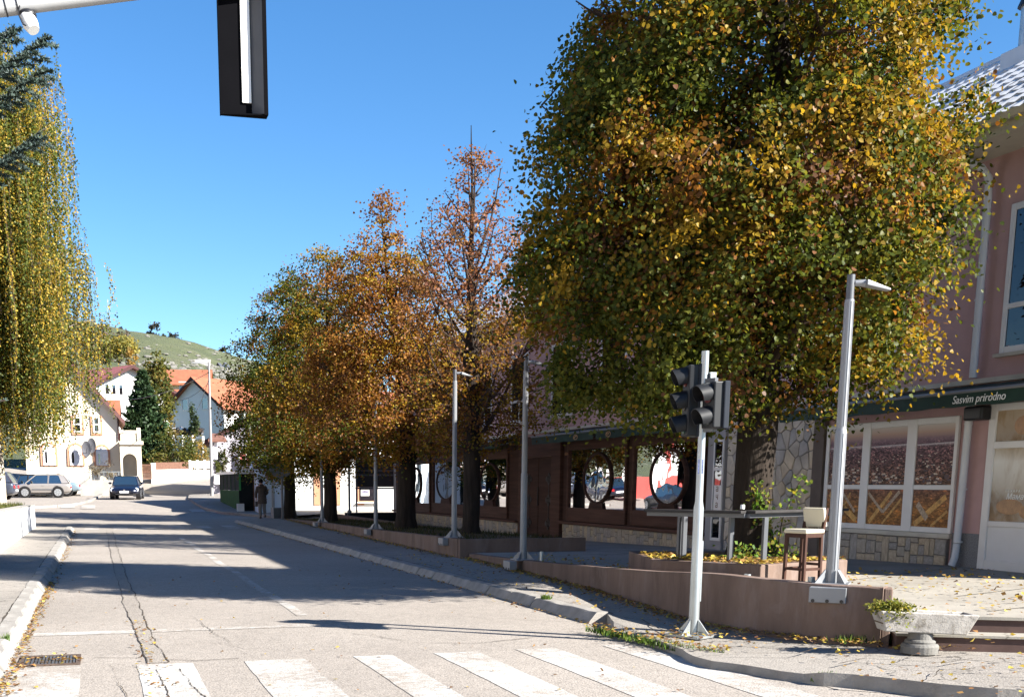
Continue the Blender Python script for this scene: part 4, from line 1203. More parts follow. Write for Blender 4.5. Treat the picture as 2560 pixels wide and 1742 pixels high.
def signal_head(parent, c, ang, nlens, w=.26, unit=.215, lenses=None, dia=.088):
    u = Vector((math.cos(ang), math.sin(ang), 0)); r = Vector((-u.y, u.x, 0)); H = unit * nlens; c = Vector(c)
    hb = MB().obox(c - u * .05, u, r, (0, 0, 1), .06, w / 2 - .012, H / 2).build('signal_head', M_sig, parent, False, bevel=.012)
    MB().obox(c - u * .115, u, r, (0, 0, 1), .03, w / 2 + .012, H / 2 + .006).build('housing', M_sigside, hb, False, bevel=.01)
    for k in range(nlens):
        zc = c.z + H / 2 - unit * (k + .5)
        q = c + u * .012; q.z = zc
        MB().tube([q, q + u * .008], dia, 18).build('lens', lenses[k], hb, False)
        mb = MB(); n = 15; L = .14
        for i in range(n):
            a = R(-38) + (R(256)) * i / (n - 1)
            frac = .5 + .5 * math.sin(a); ln = .07 + (L - .07) * max(0, min(1, frac * 1.15))
            off = r * math.cos(a) * (dia + .008) + Vector((0, 0, 1)) * math.sin(a) * (dia + .008)
            off2 = off * 1.07
            mb.v += [tuple(q + off), tuple(q + off * .96 + u * ln - Vector((0, 0, .025 * ln / L))), tuple(q + off2 * .96 + u * ln - Vector((0, 0, .025 * ln / L))), tuple(q + off2)]
        for i in range(n - 1):
            for j in range(4):
                a, b = i * 4 + j, i * 4 + (j + 1) % 4; mb.f.append((a, a + 4, b + 4, b))
        mb.f += [(0, 1, 2, 3), (4 * n - 1, 4 * n - 2, 4 * n - 3, 4 * n - 4)]
        mb.build('visor', M_sig, hb, False, smooth=True)
    return hb
signal_head(ts, (-.02, -.15, 2.245), R(181), 2, w=.25, lenses=[M_lensr, M_lensd])
signal_head(ts, (-.10, .16, 2.30), R(166), 3, w=.27, unit=.225, lenses=[M_lensr, M_lensd, M_lensg])
for (q_, z_) in (((.05, -.15), 2.48), ((.05, -.15), 2.02), ((-.02, .16), 2.62), ((-.02, .16), 1.98)): MB().bar((0, 0, z_), (*q_, z_), .042).build('bracket', M_dgrey, ts, False)
MB().box(.035, .095, -.06, .0, 2.5, 2.56).build('clamp', M_galv, ts, False)
MB().quad((-.038, -.02, 1.60), (.008, -.042, 1.60), (.008, -.042, 1.74), (-.038, -.02, 1.74)).build('sticker', mat('blue_sticker', (.12, .15, .3), .5, var=.6, scale=60), ts, False)

# ------------------------------------------------------------------ overhead mast arm with camera, hanging board
arm = thing('mast_arm', 'pale grey mast arm with a small white camera reaching over the road', 'mast arm', (-3.6, 11.5, 0))
a0, a1 = Vector((-3.6, 11.5, 4.83)), Vector((2.2, 11.5, 6.215))
dirn = (atY(253, -8, 11.5) - atY(0, 22, 11.5)).normalized()
pA = atY(0, 22, 11.5)
A0 = pA - dirn * ((pA.x + 3.6) / dirn.x); A1 = pA + dirn * 2.6
M_arm = mat('weathered_white_steel', (.33, .335, .34), .5, .2, var=.12, scale=5, stretch=(.4, 1, 1))
MB().tube([A0, pA, A1], [.082, .068, .052], 18).build('arm', M_arm, arm, smooth=True)
MB().tube([(-3.6, 11.5, 0), (-3.6, 11.5, A0.z + .2)], [.12, .09], 18).build('mast', M_arm, arm, smooth=True)
mb = MB()
for px in (14, 44):
    q = pA + dirn * ((atY(px, 20, 11.5).x - pA.x)); mb.tube([q - dirn * .006, q + dirn * .006], .072, 16)
mb.build('cable_tie', M_black, arm)
q = pA + dirn * (atY(70, 20, 11.5).x - pA.x)
MB().sphere(q + Vector((0, -.02, -.085)), .075, .075, .05, 14, 8).build('camera_mount', M_black, arm, smooth=True)
MB().tube([q + Vector((-.01, -.03, -.10)), q + Vector((.02, -.06, -.17)), q + Vector((.045, -.09, -.225))], [.062, .068, .05], 14).build('camera_body', mat('camera_white', (.66, .66, .64), .4), arm, smooth=True)
MB().tube([q + Vector((-.06, -.06, -.03)), q + Vector((-.075, -.08, -.1)), q + Vector((-.04, -.1, -.19)), q + Vector((.01, -.11, -.21))], .006, 6).build('cable', M_black, arm)

ob = thing('overhead_board', 'black overhead sign board hanging from the mast arm, seen from behind with its white rail', 'sign board', (1.4, 11.5, 4.95))
bl, br_ = atY(551, 268, 11.62), atY(648, 288, 11.45)
ux = Vector((br_.x - bl.x, br_.y - bl.y, 0)); Wb = ux.length; ux.normalize(); un_ = Vector((ux.y, -ux.x, 0))
ang = R(0)
ux = Matrix.Rotation(ang, 3, 'Z') @ Vector((1, 0, 0)); un_ = Vector((ux.y, -ux.x, 0))      # un_ points towards the street behind the board (to the camera)
zb, ztp = 4.93, 6.35
cbl = Vector((bl.x, 11.62, 0))
def bp_(u, d, z): return tuple(cbl + ux * u + un_ * d + Vector((0, 0, z)))
Wd = .415
lean = Vector((-.0, 0, 0))
def pris(pts, z0, z1): 
    n = len(pts); return ([bp_(u, d, z0) for u, d in pts] + [bp_(u, d, z1) for u, d in pts], [tuple(range(n - 1, -1, -1)), tuple(range(n, 2 * n))] + [(i, (i + 1) % n, n + (i + 1) % n, n + i) for i in range(n)])
M_bk = mat('board_black', (.004, .004, .005), .95, var=.1, spec=.02)
MB().add(*pris([(0, 0), (Wd, 0), (Wd, -.012), (0, -.012)], zb, ztp)).build('back_panel', M_bk, ob)
M_fl = mat('board_flange_grey', (.07, .075, .085), .5, var=.15)
MB().add(*pris([(.29, .001), (Wd + .006, .001), (Wd + .006, .12), (Wd - .03, .12)], zb + .001, ztp)).build('flange', M_fl, ob)
MB().add(*pris([(Wd - .029, .121), (Wd + .008, .121), (Wd + .008, .127), (Wd - .029, .127)], zb - .011, ztp)).build('flange_lip', M_bk, ob)
MB().add(*pris([(0, .001), (Wd + .007, .001), (Wd + .007, .12), (.0, .05)], zb - .012, zb)).build('flange', M_bk, ob)
MB().add(*pris([(-.006, -.012), (0, -.012), (0, .05), (-.006, .05)], zb - .012, ztp)).build('flange', M_bk, ob)
MB().add(*pris([(.20, .002), (.285, .002), (.285, .02), (.20, .02)], zb + .11, ztp)).build('rail', mat('white_rail', (.74, .74, .72), .45, var=.03), ob, bevel=.004)

# ------------------------------------------------------------------ bar stool
sx, sy_, sz_ = 8.28, 12.62, tz(12.6)
bs = thing('bar_stool', 'wooden bar stool with cream seat and backrest by the counter', 'stool', (sx, sy_, sz_), R(-73))
bs.scale = (.9, .9, .9)
M_wood = mat('dark_stool_wood', (.045, .019, .012), .6, spec=.2, var=.3, scale=6, stretch=(3, 3, .4))
M_cush = mat('cream_vinyl', (.50, .46, .35), .5, var=.06)
w = .165
for (a, b) in ((-1, -1), (1, -1), (-1, 1), (1, 1)):
    top = .70 if b < 0 else .70
    MB().add([(a * w - .02 * (1 if a > 0 else -1) * 0 - .02, b * w - .02, 0), (a * w + .02, b * w - .02, 0), (a * w + .02, b * w + .02, 0), (a * w - .02, b * w + .02, 0),
              (a * (w - .01) - .022, b * (w - .01) - .022, top), (a * (w - .01) + .022, b * (w - .01) - .022, top), (a * (w - .01) + .022, b * (w - .01) + .022, top), (a * (w - .01) - .022, b * (w - .01) + .022, top)],
             [(3, 2, 1, 0), (4, 5, 6, 7), (0, 1, 5, 4), (1, 2, 6, 5), (2, 3, 7, 6), (3, 0, 4, 7)]).build('leg', M_wood, bs, False, bevel=.004)
for (p, q, z) in (((-w, -w), (w, -w), .24), ((w, -w), (w, w), .24), ((w, w), (-w, w), .30), ((-w, w), (-w, -w), .24)):
    MB().bar((p[0], p[1], z), (q[0], q[1], z), .022, .035).build('stretcher', M_wood, bs, False)
MB().box(-w - .01, w + .01, -w - .01, w + .01, .66, .715).build('seat_frame', M_wood, bs, False, bevel=.006)
MB().box(-w - .025, w + .025, -w - .03, w + .02, .716, .775).build('seat', M_cush, bs, False, bevel=.02)
mb = MB()
for a in (-1, 1): mb.bar((a * (w - .005), w, .70), (a * (w - .01), w + .07, 1.05), .04)
mb.build('back_frame', M_wood, bs, False)
MB().obox((0, w + .03, .925), (1, 0, 0), (0, .98, .19), (0, -.19, .98), w + .01, .028, .13).build('backrest', M_cush, bs, False, bevel=.015)

# ------------------------------------------------------------------ concrete flower trough
p = atZ(2279, 1612, .12)
ft = thing('flower_trough', 'chipped white concrete flower trough on a round foot with a green plant at one end', 'planter', (7.09, 8.90, .115), R(-17))
ft.scale = (.86, .86, .86)
M_tub = mat('chipped_white_concrete', (.35, .33, .305), .85, var=.16, scale=5, bmp=.5, bscale=30, dirt=(.09, .075, .055), dirt_amt=.95, dscale=7)
MB().lathe([(.185, -.02), (.19, .055), (.175, .08), (.15, .088), (.155, .105), (.145, .12), (.125, .13), (.12, .20)], 26).build('foot', mat('grey_foot_concrete', (.15, .145, .135), .9, var=.2, bmp=.5, dirt=(.1, .09, .075), dscale=4), ft, False)
hx0, hx1, hy0, hy1, z0, z1 = .42, .505, .13, .18, .20, .415
mb = MB()
mb.v = [(-hx0, -hy0, z0), (hx0, -hy0, z0), (hx0, hy0, z0), (-hx0, hy0, z0), (-hx1, -hy1, z1), (hx1, -hy1, z1), (hx1, hy1, z1), (-hx1, hy1, z1)]
mb.v += [(-hx1 + .05, -hy1 + .04, z1), (hx1 - .05, -hy1 + .04, z1), (hx1 - .05, hy1 - .04, z1), (-hx1 + .05, hy1 - .04, z1), (-hx1 + .06, -hy1 + .05, z1 - .12), (hx1 - .06, -hy1 + .05, z1 - .12), (hx1 - .06, hy1 - .05, z1 - .12), (-hx1 + .06, hy1 - .05, z1 - .12)]
mb.f = [(3, 2, 1, 0), (0, 1, 5, 4), (1, 2, 6, 5), (2, 3, 7, 6), (3, 0, 4, 7)] + [(4 + i, 4 + (i + 1) % 4, 8 + (i + 1) % 4, 8 + i) for i in range(4)] + [(8 + i, 8 + (i + 1) % 4, 12 + (i + 1) % 4, 12 + i) for i in range(4)] + [(12, 13, 14, 15)]
o = mb.build('trough', M_tub, ft, False, bevel=.012); o.rotation_euler = (0, R(2.5), 0)
BOX('soil', M_soil, ft, -hx1 + .062, hx1 - .062, -hy1 + .052, hy1 - .052, z1 - .118, z1 - .06, world=False)
# plant spilling over its left end
n = 2200
base = np.stack([np.clip(RNG.normal(-.33, .09, n), -.56, -.05), RNG.normal(-.02, .085, n), RNG.normal(.455, .028, n)], 1)
base[:, 2] -= np.clip(-base[:, 1] - .15, 0, 1) * 1.2
leaf_mesh('trough_plant', base, .035, palette([(.12, .14, .025), (.19, .19, .04), (.25, .22, .06), (.07, .09, .02)], [4, 4, 2, 2], n), M_leaf, None, droop=-.1, width=.3)
o = bpy.data.objects['trough_plant']; o.location = ft.location; o.rotation_euler = ft.rotation_euler; o.scale = ft.scale
tag(o, 'low yellow-green plant spilling over the left end of the flower trough', 'plant')

# ------------------------------------------------------------------ white wall on the left with planted bed
ww = thing('white_wall', 'low white retaining wall with tree shadows on the left pavement', 'wall', (-2.1, 30, .1))
M_wwall = mat('white_wall_paint', (.74, .75, .76), .75, var=.06, scale=1.5, dirt=(.5, .5, .48), dirt_amt=.6)
MB().prism([(-2.1, 17), (-2.1, 42.6), (-2.36, 42.6), (-2.36, 17)], -.02, [1.05, .86, .86, 1.05]).build('wall_face', M_wwall, ww, bevel=.01)
MB().prism([(-2.361, 42.35), (-2.361, 42.6), (-9, 42.6), (-9, 42.35)], -.02, [.855, .855, .855, .855]).build('wall_end', M_wwall, ww)
MB().prism([(-2.08, 17), (-2.08, 42.62), (-2.39, 42.62), (-2.39, 17)], [1.051, .861, .861, 1.051], [1.075, .885, .885, 1.075]).build('coping', M_conc, ww)
mb = MB()
for y in np.linspace(17, 42.34, 12):
    for x in (-2.362, -4.5, -9): mb.v.append((x, y, float(np.interp(y, [17, 42.6], [1.0, .83]))))
for j in range(11):
    for k in range(2): a = j * 3 + k; mb.f.append((a, a + 1, a + 4, a + 3))
tag(mb.build('planted_bed', M_soil), kind='structure')
def grass(name, pts, h, cols, w=.012, kind='stuff'):
    N = len(pts); pts = np.array(pts)
    a = RNG.uniform(0, 2 * np.pi, N); hh = h * RNG.uniform(.5, 1.3, N); ln = RNG.uniform(-.5, .5, (N, 2)) * hh[:, None]
    d = np.stack([np.cos(a), np.sin(a), np.zeros(N)], 1) * w
    top = pts + np.concatenate([ln, hh[:, None]], 1)
    v = np.stack([pts - d, pts + d, top], 1).reshape(-1, 3)
    f = np.arange(N * 3); c = np.repeat(palette(cols, [1] * len(cols), N), 3, axis=0)
    return np_mesh(name, v, f, 3, M_leaf, None, c, kind=kind)
GC = [(.07, .085, .02), (.11, .12, .035), (.16, .15, .055), (.045, .065, .018)]
grass('grass', [(random.uniform(-5.5, -2.4), random.uniform(30, 42.3), .83 + random.uniform(0, .04)) for _ in range(5000)], .14, GC)
grass('planter_grass', [(lambda y: (random.uniform(lpx(y) + .2, 9.4), y, lpz(y) - .04))(random.uniform(22.9, 49)) for _ in range(6000)], .10, [(.025, .035, .012), (.045, .05, .02), (.07, .06, .03)])
wd = [atZ(x, y, .03) for (x, y) in [(1482, 1578), (1540, 1590), (1598, 1603), (1650, 1612), (1697, 1625), (1760, 1636), (1807, 1642)]]
gp = []
for a, b in zip(wd[:-1], wd[1:]):
    for _ in range(130):
        t_ = random.random(); gp.append((a.x + (b.x - a.x) * t_ + random.gauss(0, .05), a.y + (b.y - a.y) * t_ + random.gauss(0, .07), .03))
gp += [(5.58 + random.gauss(0, .025), 14.25 + random.gauss(0, .05), .1) for _ in range(160)]
gp += [(5.6 + random.gauss(0, .04), 8.15 + random.gauss(0, .03), .03) for _ in range(90)]
gp += [(-.93 + random.gauss(0, .015), 11.95 + random.gauss(0, .04), .09) for _ in range(50)]
gp += [(p.x - .25 + random.gauss(0, .12), p.y + .35 + random.gauss(0, .06), .12) for _ in range(400)]
grass('weeds', gp, .07, [(.07, .13, .025), (.12, .17, .04), (.05, .09, .02)], .009)

# ------------------------------------------------------------------ person walking away
px_, py_ = 6.78, 50.6
per = thing('person', 'person in a grey-brown coat and pale trousers walking away up the pavement', 'person', (px_, py_, .12), R(6))
M_skin = mat('skin', (.38, .22, .16), .6, var=.05); M_coat = mat('grey_brown_coat', (.085, .066, .058), .9, var=.15, scale=9)
M_trou = mat('pale_trousers', (.19, .175, .16), .9, var=.12, scale=6); M_hair = mat('dark_cap', (.02, .016, .015), .9); M_shoe = mat('dark_shoe', (.03, .025, .02), .6)
def skin_body(name, verts, edges, radii, m, parent, root=0, lv=2):
    me = bpy.data.meshes.new(name); me.from_pydata(verts, edges, []); me.update()
    o = link_mesh(name, me, parent)
    md = o.modifiers.new('skin', 'SKIN'); md.use_smooth_shade = True
    for i, r in enumerate(radii): me.skin_vertices[0].data[i].radius = (r, r) if not isinstance(r, tuple) else r
    me.skin_vertices[0].data[root].use_root = True
    sb = o.modifiers.new('sub', 'SUBSURF'); sb.levels = lv; sb.render_levels = lv
    me.materials.append(m); return o
# local: +y walking direction (away), +x right
bv = [(0, 0, .86), (0, .02, 1.05), (0, .05, 1.22), (0, .09, 1.36), (0, .13, 1.44), (0, .155, 1.52), (0, .17, 1.585),
      (-.09, 0, .82), (-.1, -.02, .46), (-.1, -.06, .09), (-.1, .04, .04),
      (.09, 0, .82), (.095, .1, .47), (.10, -.04, .14), (.10, .05, .06),
      (-.17, .07, 1.31), (-.235, .06, 1.06), (-.225, .12, .83), (-.225, .14, .77),
      (.17, .07, 1.31), (.255, .08, 1.08), (.13, .25, .98), (.08, .29, .98)]
be = [(0, 1), (1, 2), (2, 3), (3, 4), (4, 5), (5, 6), (0, 7), (7, 8), (8, 9), (9, 10), (0, 11), (11, 12), (12, 13), (13, 14), (3, 15), (15, 16), (16, 17), (17, 18), (3, 19), (19, 20), (20, 21), (21, 22)]
br2 = [.13, .125, .14, .12, .055, .085, .075, .085, .058, .042, .035, .085, .058, .042, .035, .06, .045, .032, .028, .06, .045, .032, .028]
for (root_i, base_, sgn) in ((18, Vector((-.225, .14, .77)), -1), (22, Vector((.08, .29, .98)), 1)):
    for k in range(4):
        b0 = len(bv)
        if sgn < 0: d1, sp = Vector((0, .012, -.04)), Vector((0, -.024 + k * .016, -.012))
        else: d1, sp = Vector((-.04, .012, 0)), Vector((-.012, 0, -.024 + k * .016))
        bv += [tuple(base_ + sp), tuple(base_ + sp + d1), tuple(base_ + sp + d1 * 1.6 + Vector((.008 * -sgn, 0, 0)))]
        be += [(root_i, b0), (b0, b0 + 1), (b0 + 1, b0 + 2)]; br2 += [.010, .009, .007]
    b0 = len(bv); bv += [tuple(base_ + Vector((.025 * (1 if sgn < 0 else -.2), .02, .0))), tuple(base_ + Vector((.035 * (1 if sgn < 0 else -.2), .035, -.02)))]
    be += [(root_i, b0), (b0, b0 + 1)]; br2 += [.011, .009]
skin_body('body', bv, be, br2, M_skin, per)
cv = [(0, 0, .80), (0, .02, 1.03), (0, .05, 1.2), (0, .085, 1.345), (-.17, .07, 1.30), (-.245, .055, 1.06), (-.232, .115, .85), (.17, .07, 1.30), (.265, .075, 1.07), (.155, .225, .98)]
skin_body('coat', cv, [(0, 1), (1, 2), (2, 3), (3, 4), (4, 5), (5, 6), (3, 7), (7, 8), (8, 9)], [(.19, .16), (.18, .15), (.18, .16), (.135, .12), .085, .066, .055, .085, .068, .055], M_coat, per, 1)
MB().lathe([(.20, .62), (.205, .70), (.19, .85), (.175, 1.0), (.12, 1.02)], 18, (0, .01)).build('coat_skirt', M_coat, per, False, smooth=True)
skin_body('hood', [(-.08, .03, 1.37), (0, .02, 1.40), (.08, .03, 1.37)], [(0, 1), (1, 2)], [.05, .065, .05], M_coat, per, 1)
skin_body('trousers', [(0, 0, .84), (-.095, 0, .78), (-.105, -.02, .46), (-.105, -.055, .10), (.095, 0, .78), (.10, .10, .47), (.105, -.03, .17)], [(0, 1), (1, 2), (2, 3), (0, 4), (4, 5), (5, 6)], [.13, .105, .085, .07, .105, .085, .07], M_trou, per)
MB().sphere((0, .165, 1.56), .098, .11, .105, 14, 10).build('hair', M_hair, per, False, smooth=True)
for (x, y, z, a) in ((-.105, -.01, .0, 0), (.105, .0, .05, .35)):
    MB().add([(x - .045, y - .1, z), (x + .045, y - .1, z), (x + .045, y + .14, z), (x - .045, y + .14, z), (x - .038, y - .09, z + .10), (x + .038, y - .09, z + .10), (x + .035, y + .13, z + .05), (x - .035, y + .13, z + .05)],
             [(3, 2, 1, 0), (4, 5, 6, 7), (0, 1, 5, 4), (1, 2, 6, 5), (2, 3, 7, 6), (3, 0, 4, 7)]).build('shoe', M_shoe, per, False, bevel=.015)
bag = thing('handbag', 'dark handbag hanging from the left hand of the walking person', 'bag', (px_ - .25, py_ + .1, .12), R(6))
MB().box(-.055, .055, -.13, .13, .50, .72).build('bag_body', M_shoe, bag, False, bevel=.03)
MB().tube([(0, -.08, .71), (0, -.05, .80), (0, .04, .80), (0, .07, .71)], .009, 6).build('bag_handle', M_conc, bag, False)
# ------------------------------------------------------------------ trees
def env_r(env, z):
    return float(np.interp(z, [e[0] for e in env], [e[1] for e in env]))
def bez(a, b, c, n):
    return [tuple((1 - t) ** 2 * Vector(a) + 2 * t * (1 - t) * Vector(b) + t * t * Vector(c)) for t in [k / n for k in range(n + 1)]]
def broad_tree(name, label, x, y, z0, trunk, env, nclust, nleaf, leaf, cols_fn, seed, group=None, nlimb=26, limb0=None, csize=.30, shell=.45, twig=True, limb_r=.06, holes=0.32, offs=(0, 0), up=.55, leafw=.45, face_w=1.25, tilt=0.):
    """trunk: list of (z, radius, dx, dy); env: list of (z above base, crown radius)"""
    rng = np.random.default_rng(seed); rnd = random.Random(seed)
    t = thing(name, label, 'tree', (x, y, z0), 0, group)
    tb = MB()
    path = [(d[2], d[3], d[0]) for d in trunk]; rad = [d[1] for d in trunk]
    # root flare and uneven girth
    n = 16; rings = []
    P = []; Rr = []
    for i in range(len(path) - 1):
        for k in range(4):
            s = k / 4; P.append(tuple(np.array(path[i]) * (1 - s) + np.array(path[i + 1]) * s)); Rr.append(rad[i] * (1 - s) + rad[i + 1] * s)
    P.append(path[-1]); Rr.append(rad[-1])
    tb.tube(P, Rr, n)
    tb.v = [(vx + (noise.noise(Vector((vx * 3 + seed, vy * 3, vz * .9))) * .22) * min(1, .35 + max(0, 1 - vz)) * .25 * rad[0] * 4, vy + noise.noise(Vector((vx * 3, vy * 3 + seed, vz * .9 + 5))) * .05, vz) for vx, vy, vz in tb.v]
    tb.build('trunk', M_bark, t, False, smooth=True)
    zs = [e[0] for e in env]; zlo, zhi = zs[0], zs[-1]
    def tpos(z):
        return np.array([np.interp(z, [d[0] for d in trunk], [d[2] for d in trunk]), np.interp(z, [d[0] for d in trunk], [d[3] for d in trunk])])
    def renv(z, a):
        r = env_r(env, z)
        return r * (1 + .17 * noise.noise(Vector((math.cos(a) * 1.7 + seed, math.sin(a) * 1.7, z * .8))) + .12 * noise.noise(Vector((math.cos(a) * 5, math.sin(a) * 5 + seed, z * 2.2))))
    zg = np.linspace(zlo, zhi, 60); wz = np.array([max(.02, env_r(env, z)) ** 1.35 for z in zg]); wz /= wz.sum()
    cl = []
    while len(cl) < nclust:
        z = rng.choice(zg, p=wz) + rng.uniform(-.1, .1); a = rng.uniform(0, 2 * np.pi)
        if noise.noise(Vector((math.cos(a) * 2.2 + seed * 1.3, math.sin(a) * 2.2, z * 1.1))) < -holes: continue
        r = renv(z, a) * (rng.uniform(0, 1) ** shell)
        cl.append((r * math.cos(a) + offs[0], r * math.sin(a) + offs[1], z))
    cl = np.array(cl); cl[:, 0] += tilt * (cl[:, 2] - 5)
    # limbs: from the trunk up and out to the shell
    lb = MB(); limb_pts = []
    ztop = trunk[-1][0]
    for k in range(nlimb):
        a = 2.4 * k + rnd.uniform(-.3, .3); f = (k + .5) / nlimb
        zs_ = (limb0 or zlo) + f * (ztop * .92 - (limb0 or zlo)) * 1.0
        rr = env_r(env, min(zhi, zs_ + .8)) * rnd.uniform(.62, .86)
        ze = zs_ + rr * rnd.uniform(up * .55, up * 1.35)
        ze = min(ze, zhi)
        rr = min(rr, env_r(env, ze) * .95 + .08)
        s = tpos(zs_); e = (math.cos(a) * rr + offs[0], math.sin(a) * rr + offs[1], ze)
        mid = ((s[0] + e[0]) / 2 + rnd.uniform(-.2, .2), (s[1] + e[1]) / 2 + rnd.uniform(-.2, .2), zs_ + (ze - zs_) * .25)
        pts = bez((s[0], s[1], zs_), mid, e, 7); r0 = limb_r * (1 - .6 * f)
        lb.tube(pts, [r0 * (1 - .85 * i / 7) + .006 for i in range(8)], 6, False)
        limb_pts += pts[2:]
        for _ in range(3):            # side branches
            i = rnd.randint(2, 6); b = Vector(pts[i]); L = rr * rnd.uniform(.25, .5); aa = a + rnd.choice((-1, 1)) * rnd.uniform(.5, 1.1)
            q = b + Vector((math.cos(aa) * L, math.sin(aa) * L, L * rnd.uniform(.1, .8)))
            pp = bez(b, (b + q) / 2 + Vector((0, 0, -.05)), q, 4)
            lb.tube(pp, [r0 * .4 * (1 - .8 * j / 4) + .004 for j in range(5)], 5, False); limb_pts += pp[1:]
    lp = np.array(limb_pts + [(*tpos(z), z) for z in np.linspace(limb0 or zlo, ztop, 14)])
    if twig:
        for c in cl[:: 1 if len(cl) < 500 else 2]:
            d = np.linalg.norm(lp - c, axis=1) + np.maximum(0, lp[:, 2] - c[2]) * .8
            s = lp[int(np.argmin(d))]
            mid = (s + c) / 2 + np.array([0, 0, -.03])
            lb.tube([tuple(s), tuple(mid), tuple(c), tuple(c + (c - s) * .25 + np.array([0, 0, .06]))], [.013, .009, .006, .002], 4, False)
    lb.build('limbs', M_twig, t, False, smooth=True)
    # leaves
    k = rng.integers(0, len(cl), nleaf)
    sp = rng.normal(size=(nleaf, 3)) * np.array([csize, csize, csize * .75])
    ax = np.stack([np.full(len(cl), offs[0] * .6), np.full(len(cl), offs[1] * .6), cl[:, 2] * .75 + .25 * (zlo + zhi) * .5 - .3], 1)
    dirs = cl - ax; dirs /= np.linalg.norm(dirs, axis=1, keepdims=True) + 1e-6
    dirs = dirs * .8 + np.array([0, 0, .55]) + rng.normal(0, .38, dirs.shape); dirs /= np.linalg.norm(dirs, axis=1, keepdims=True)
    dk = dirs[k]
    sp = sp * rng.uniform(.55, 1.35, (len(cl), 1))[k]
    sp = sp - dk * (sp * dk).sum(1, keepdims=True) * .62            # leaves lie in overlapping sprays
    sp[:, 2] -= np.minimum(.18, .22 * (sp[:, :2] ** 2).sum(1) / csize)               # and droop at the rim
    pos = cl[k] + sp
    cols = cols_fn(pos, k, rng, len(cl))
    leaf_mesh('crown', pos, leaf, cols, M_leaf, t, droop=.7, rng=rng, width=leafw, face=dk, face_w=face_w, round_=True)
    return t

GREEN = [(.042, .058, .011), (.068, .084, .014), (.105, .108, .018)]
YEL = [(.20, .135, .014), (.26, .17, .02), (.15, .10, .012)]
ORA = [(.175, .078, .018), (.135, .056, .014), (.21, .10, .022)]
BRN = [(.105, .05, .022), (.15, .07, .034)]
def leaf_cols(wfun, ncl, rng, k, pos, mixin=.16):
    """autumn colour that changes from clump to clump: each clump takes one family of tones, single leaves stray"""
    allc = np.array(GREEN + YEL + ORA + BRN)
    grp = [(0, 3), (3, 6), (6, 9), (9, 11)]
    w = wfun(pos); big = np.array([noise.noise(Vector(p)) for p in (pos[:, :] * .55)])
    w = w * np.exp(np.stack([-1.4 * big, 1.2 * big, .9 * big, 0 * big], 1))
    w /= w.sum(1, keepdims=True); cw = np.cumsum(w, 1)
    uc = rng.uniform(0, 1, ncl)[k]; ul = rng.uniform(0, 1, len(pos))
    u = np.where(rng.uniform(0, 1, len(pos)) < mixin, ul, uc)[:, None]
    g = (u > cw[:, :3]).sum(1)
    out = np.zeros((len(pos), 3)); ck = rng.integers(0, 12, ncl)[k]
    for gi, (lo, hi) in enumerate(grp):
        m = g == gi; out[m] = allc[lo + (ck[m] + (rng.uniform(0, 1, m.sum()) < .3)) % (hi - lo)]
    return np.clip(out * rng.uniform(.8, 1.2, (len(pos), 1)), 0, 1)

# the big tree on the right
bx_, by_ = 8.85, 14.8
def w_big(p):
    h = (p[:, 2] - 2) / 9
    rr = np.hypot(p[:, 0], p[:, 1]) / 3.2
    out = np.stack([2.0 - .9 * h - .3 * rr, .15 + .42 * h + .26 * rr, .12 + .33 * h, .2 + 0 * h], 1)
    return np.clip(out, .03, 9)
broad_tree('linden_tree', 'big dense green and gold tree with a thick trunk standing in the bar counter planter', bx_, by_, .55,
           [(-.05, .40, 0, 0), (.35, .315, 0, 0), (1.2, .275, .0, 0), (2.2, .26, .03, 0), (3.5, .22, .06, .02), (5.5, .16, .1, .05), (8, .10, .1, .1), (11, .03, .12, .1)],
           [(2.0, .4), (2.2, 2.0), (2.8, 2.5), (3.5, 2.72), (4.6, 2.75), (5.8, 2.65), (7, 2.35), (8.2, 1.95), (9.4, 1.5), (10.6, 1.3), (11.6, .5), (11.9, .1)],
           1250, 265000, .056, lambda p, k, r, n: leaf_cols(w_big, n, r, k, p), 21, nlimb=34, limb0=1.9, csize=.26, shell=.40, limb_r=.075, holes=.17, offs=(-.58, -.15), tilt=.13)
# row of four along the street
grp4 = 'street trees in the long planter'
def w_a(p): o = np.ones((len(p), 4)); return o * np.array([.06, .62, .9, .8])
def w_b(p): o = np.ones((len(p), 4)); o = o * np.array([.12, .6, 1.3, .6]); o[:, 0] += np.clip(3.6 - p[:, 2], 0, 3) * .25; return o
def w_c(p): o = np.ones((len(p), 4)); o = o * np.array([1.0, .75, .6, .25]); return o
def w_d(p): o = np.ones((len(p), 4)); o = o * np.array([3.6, .2, .35, .3]); return o
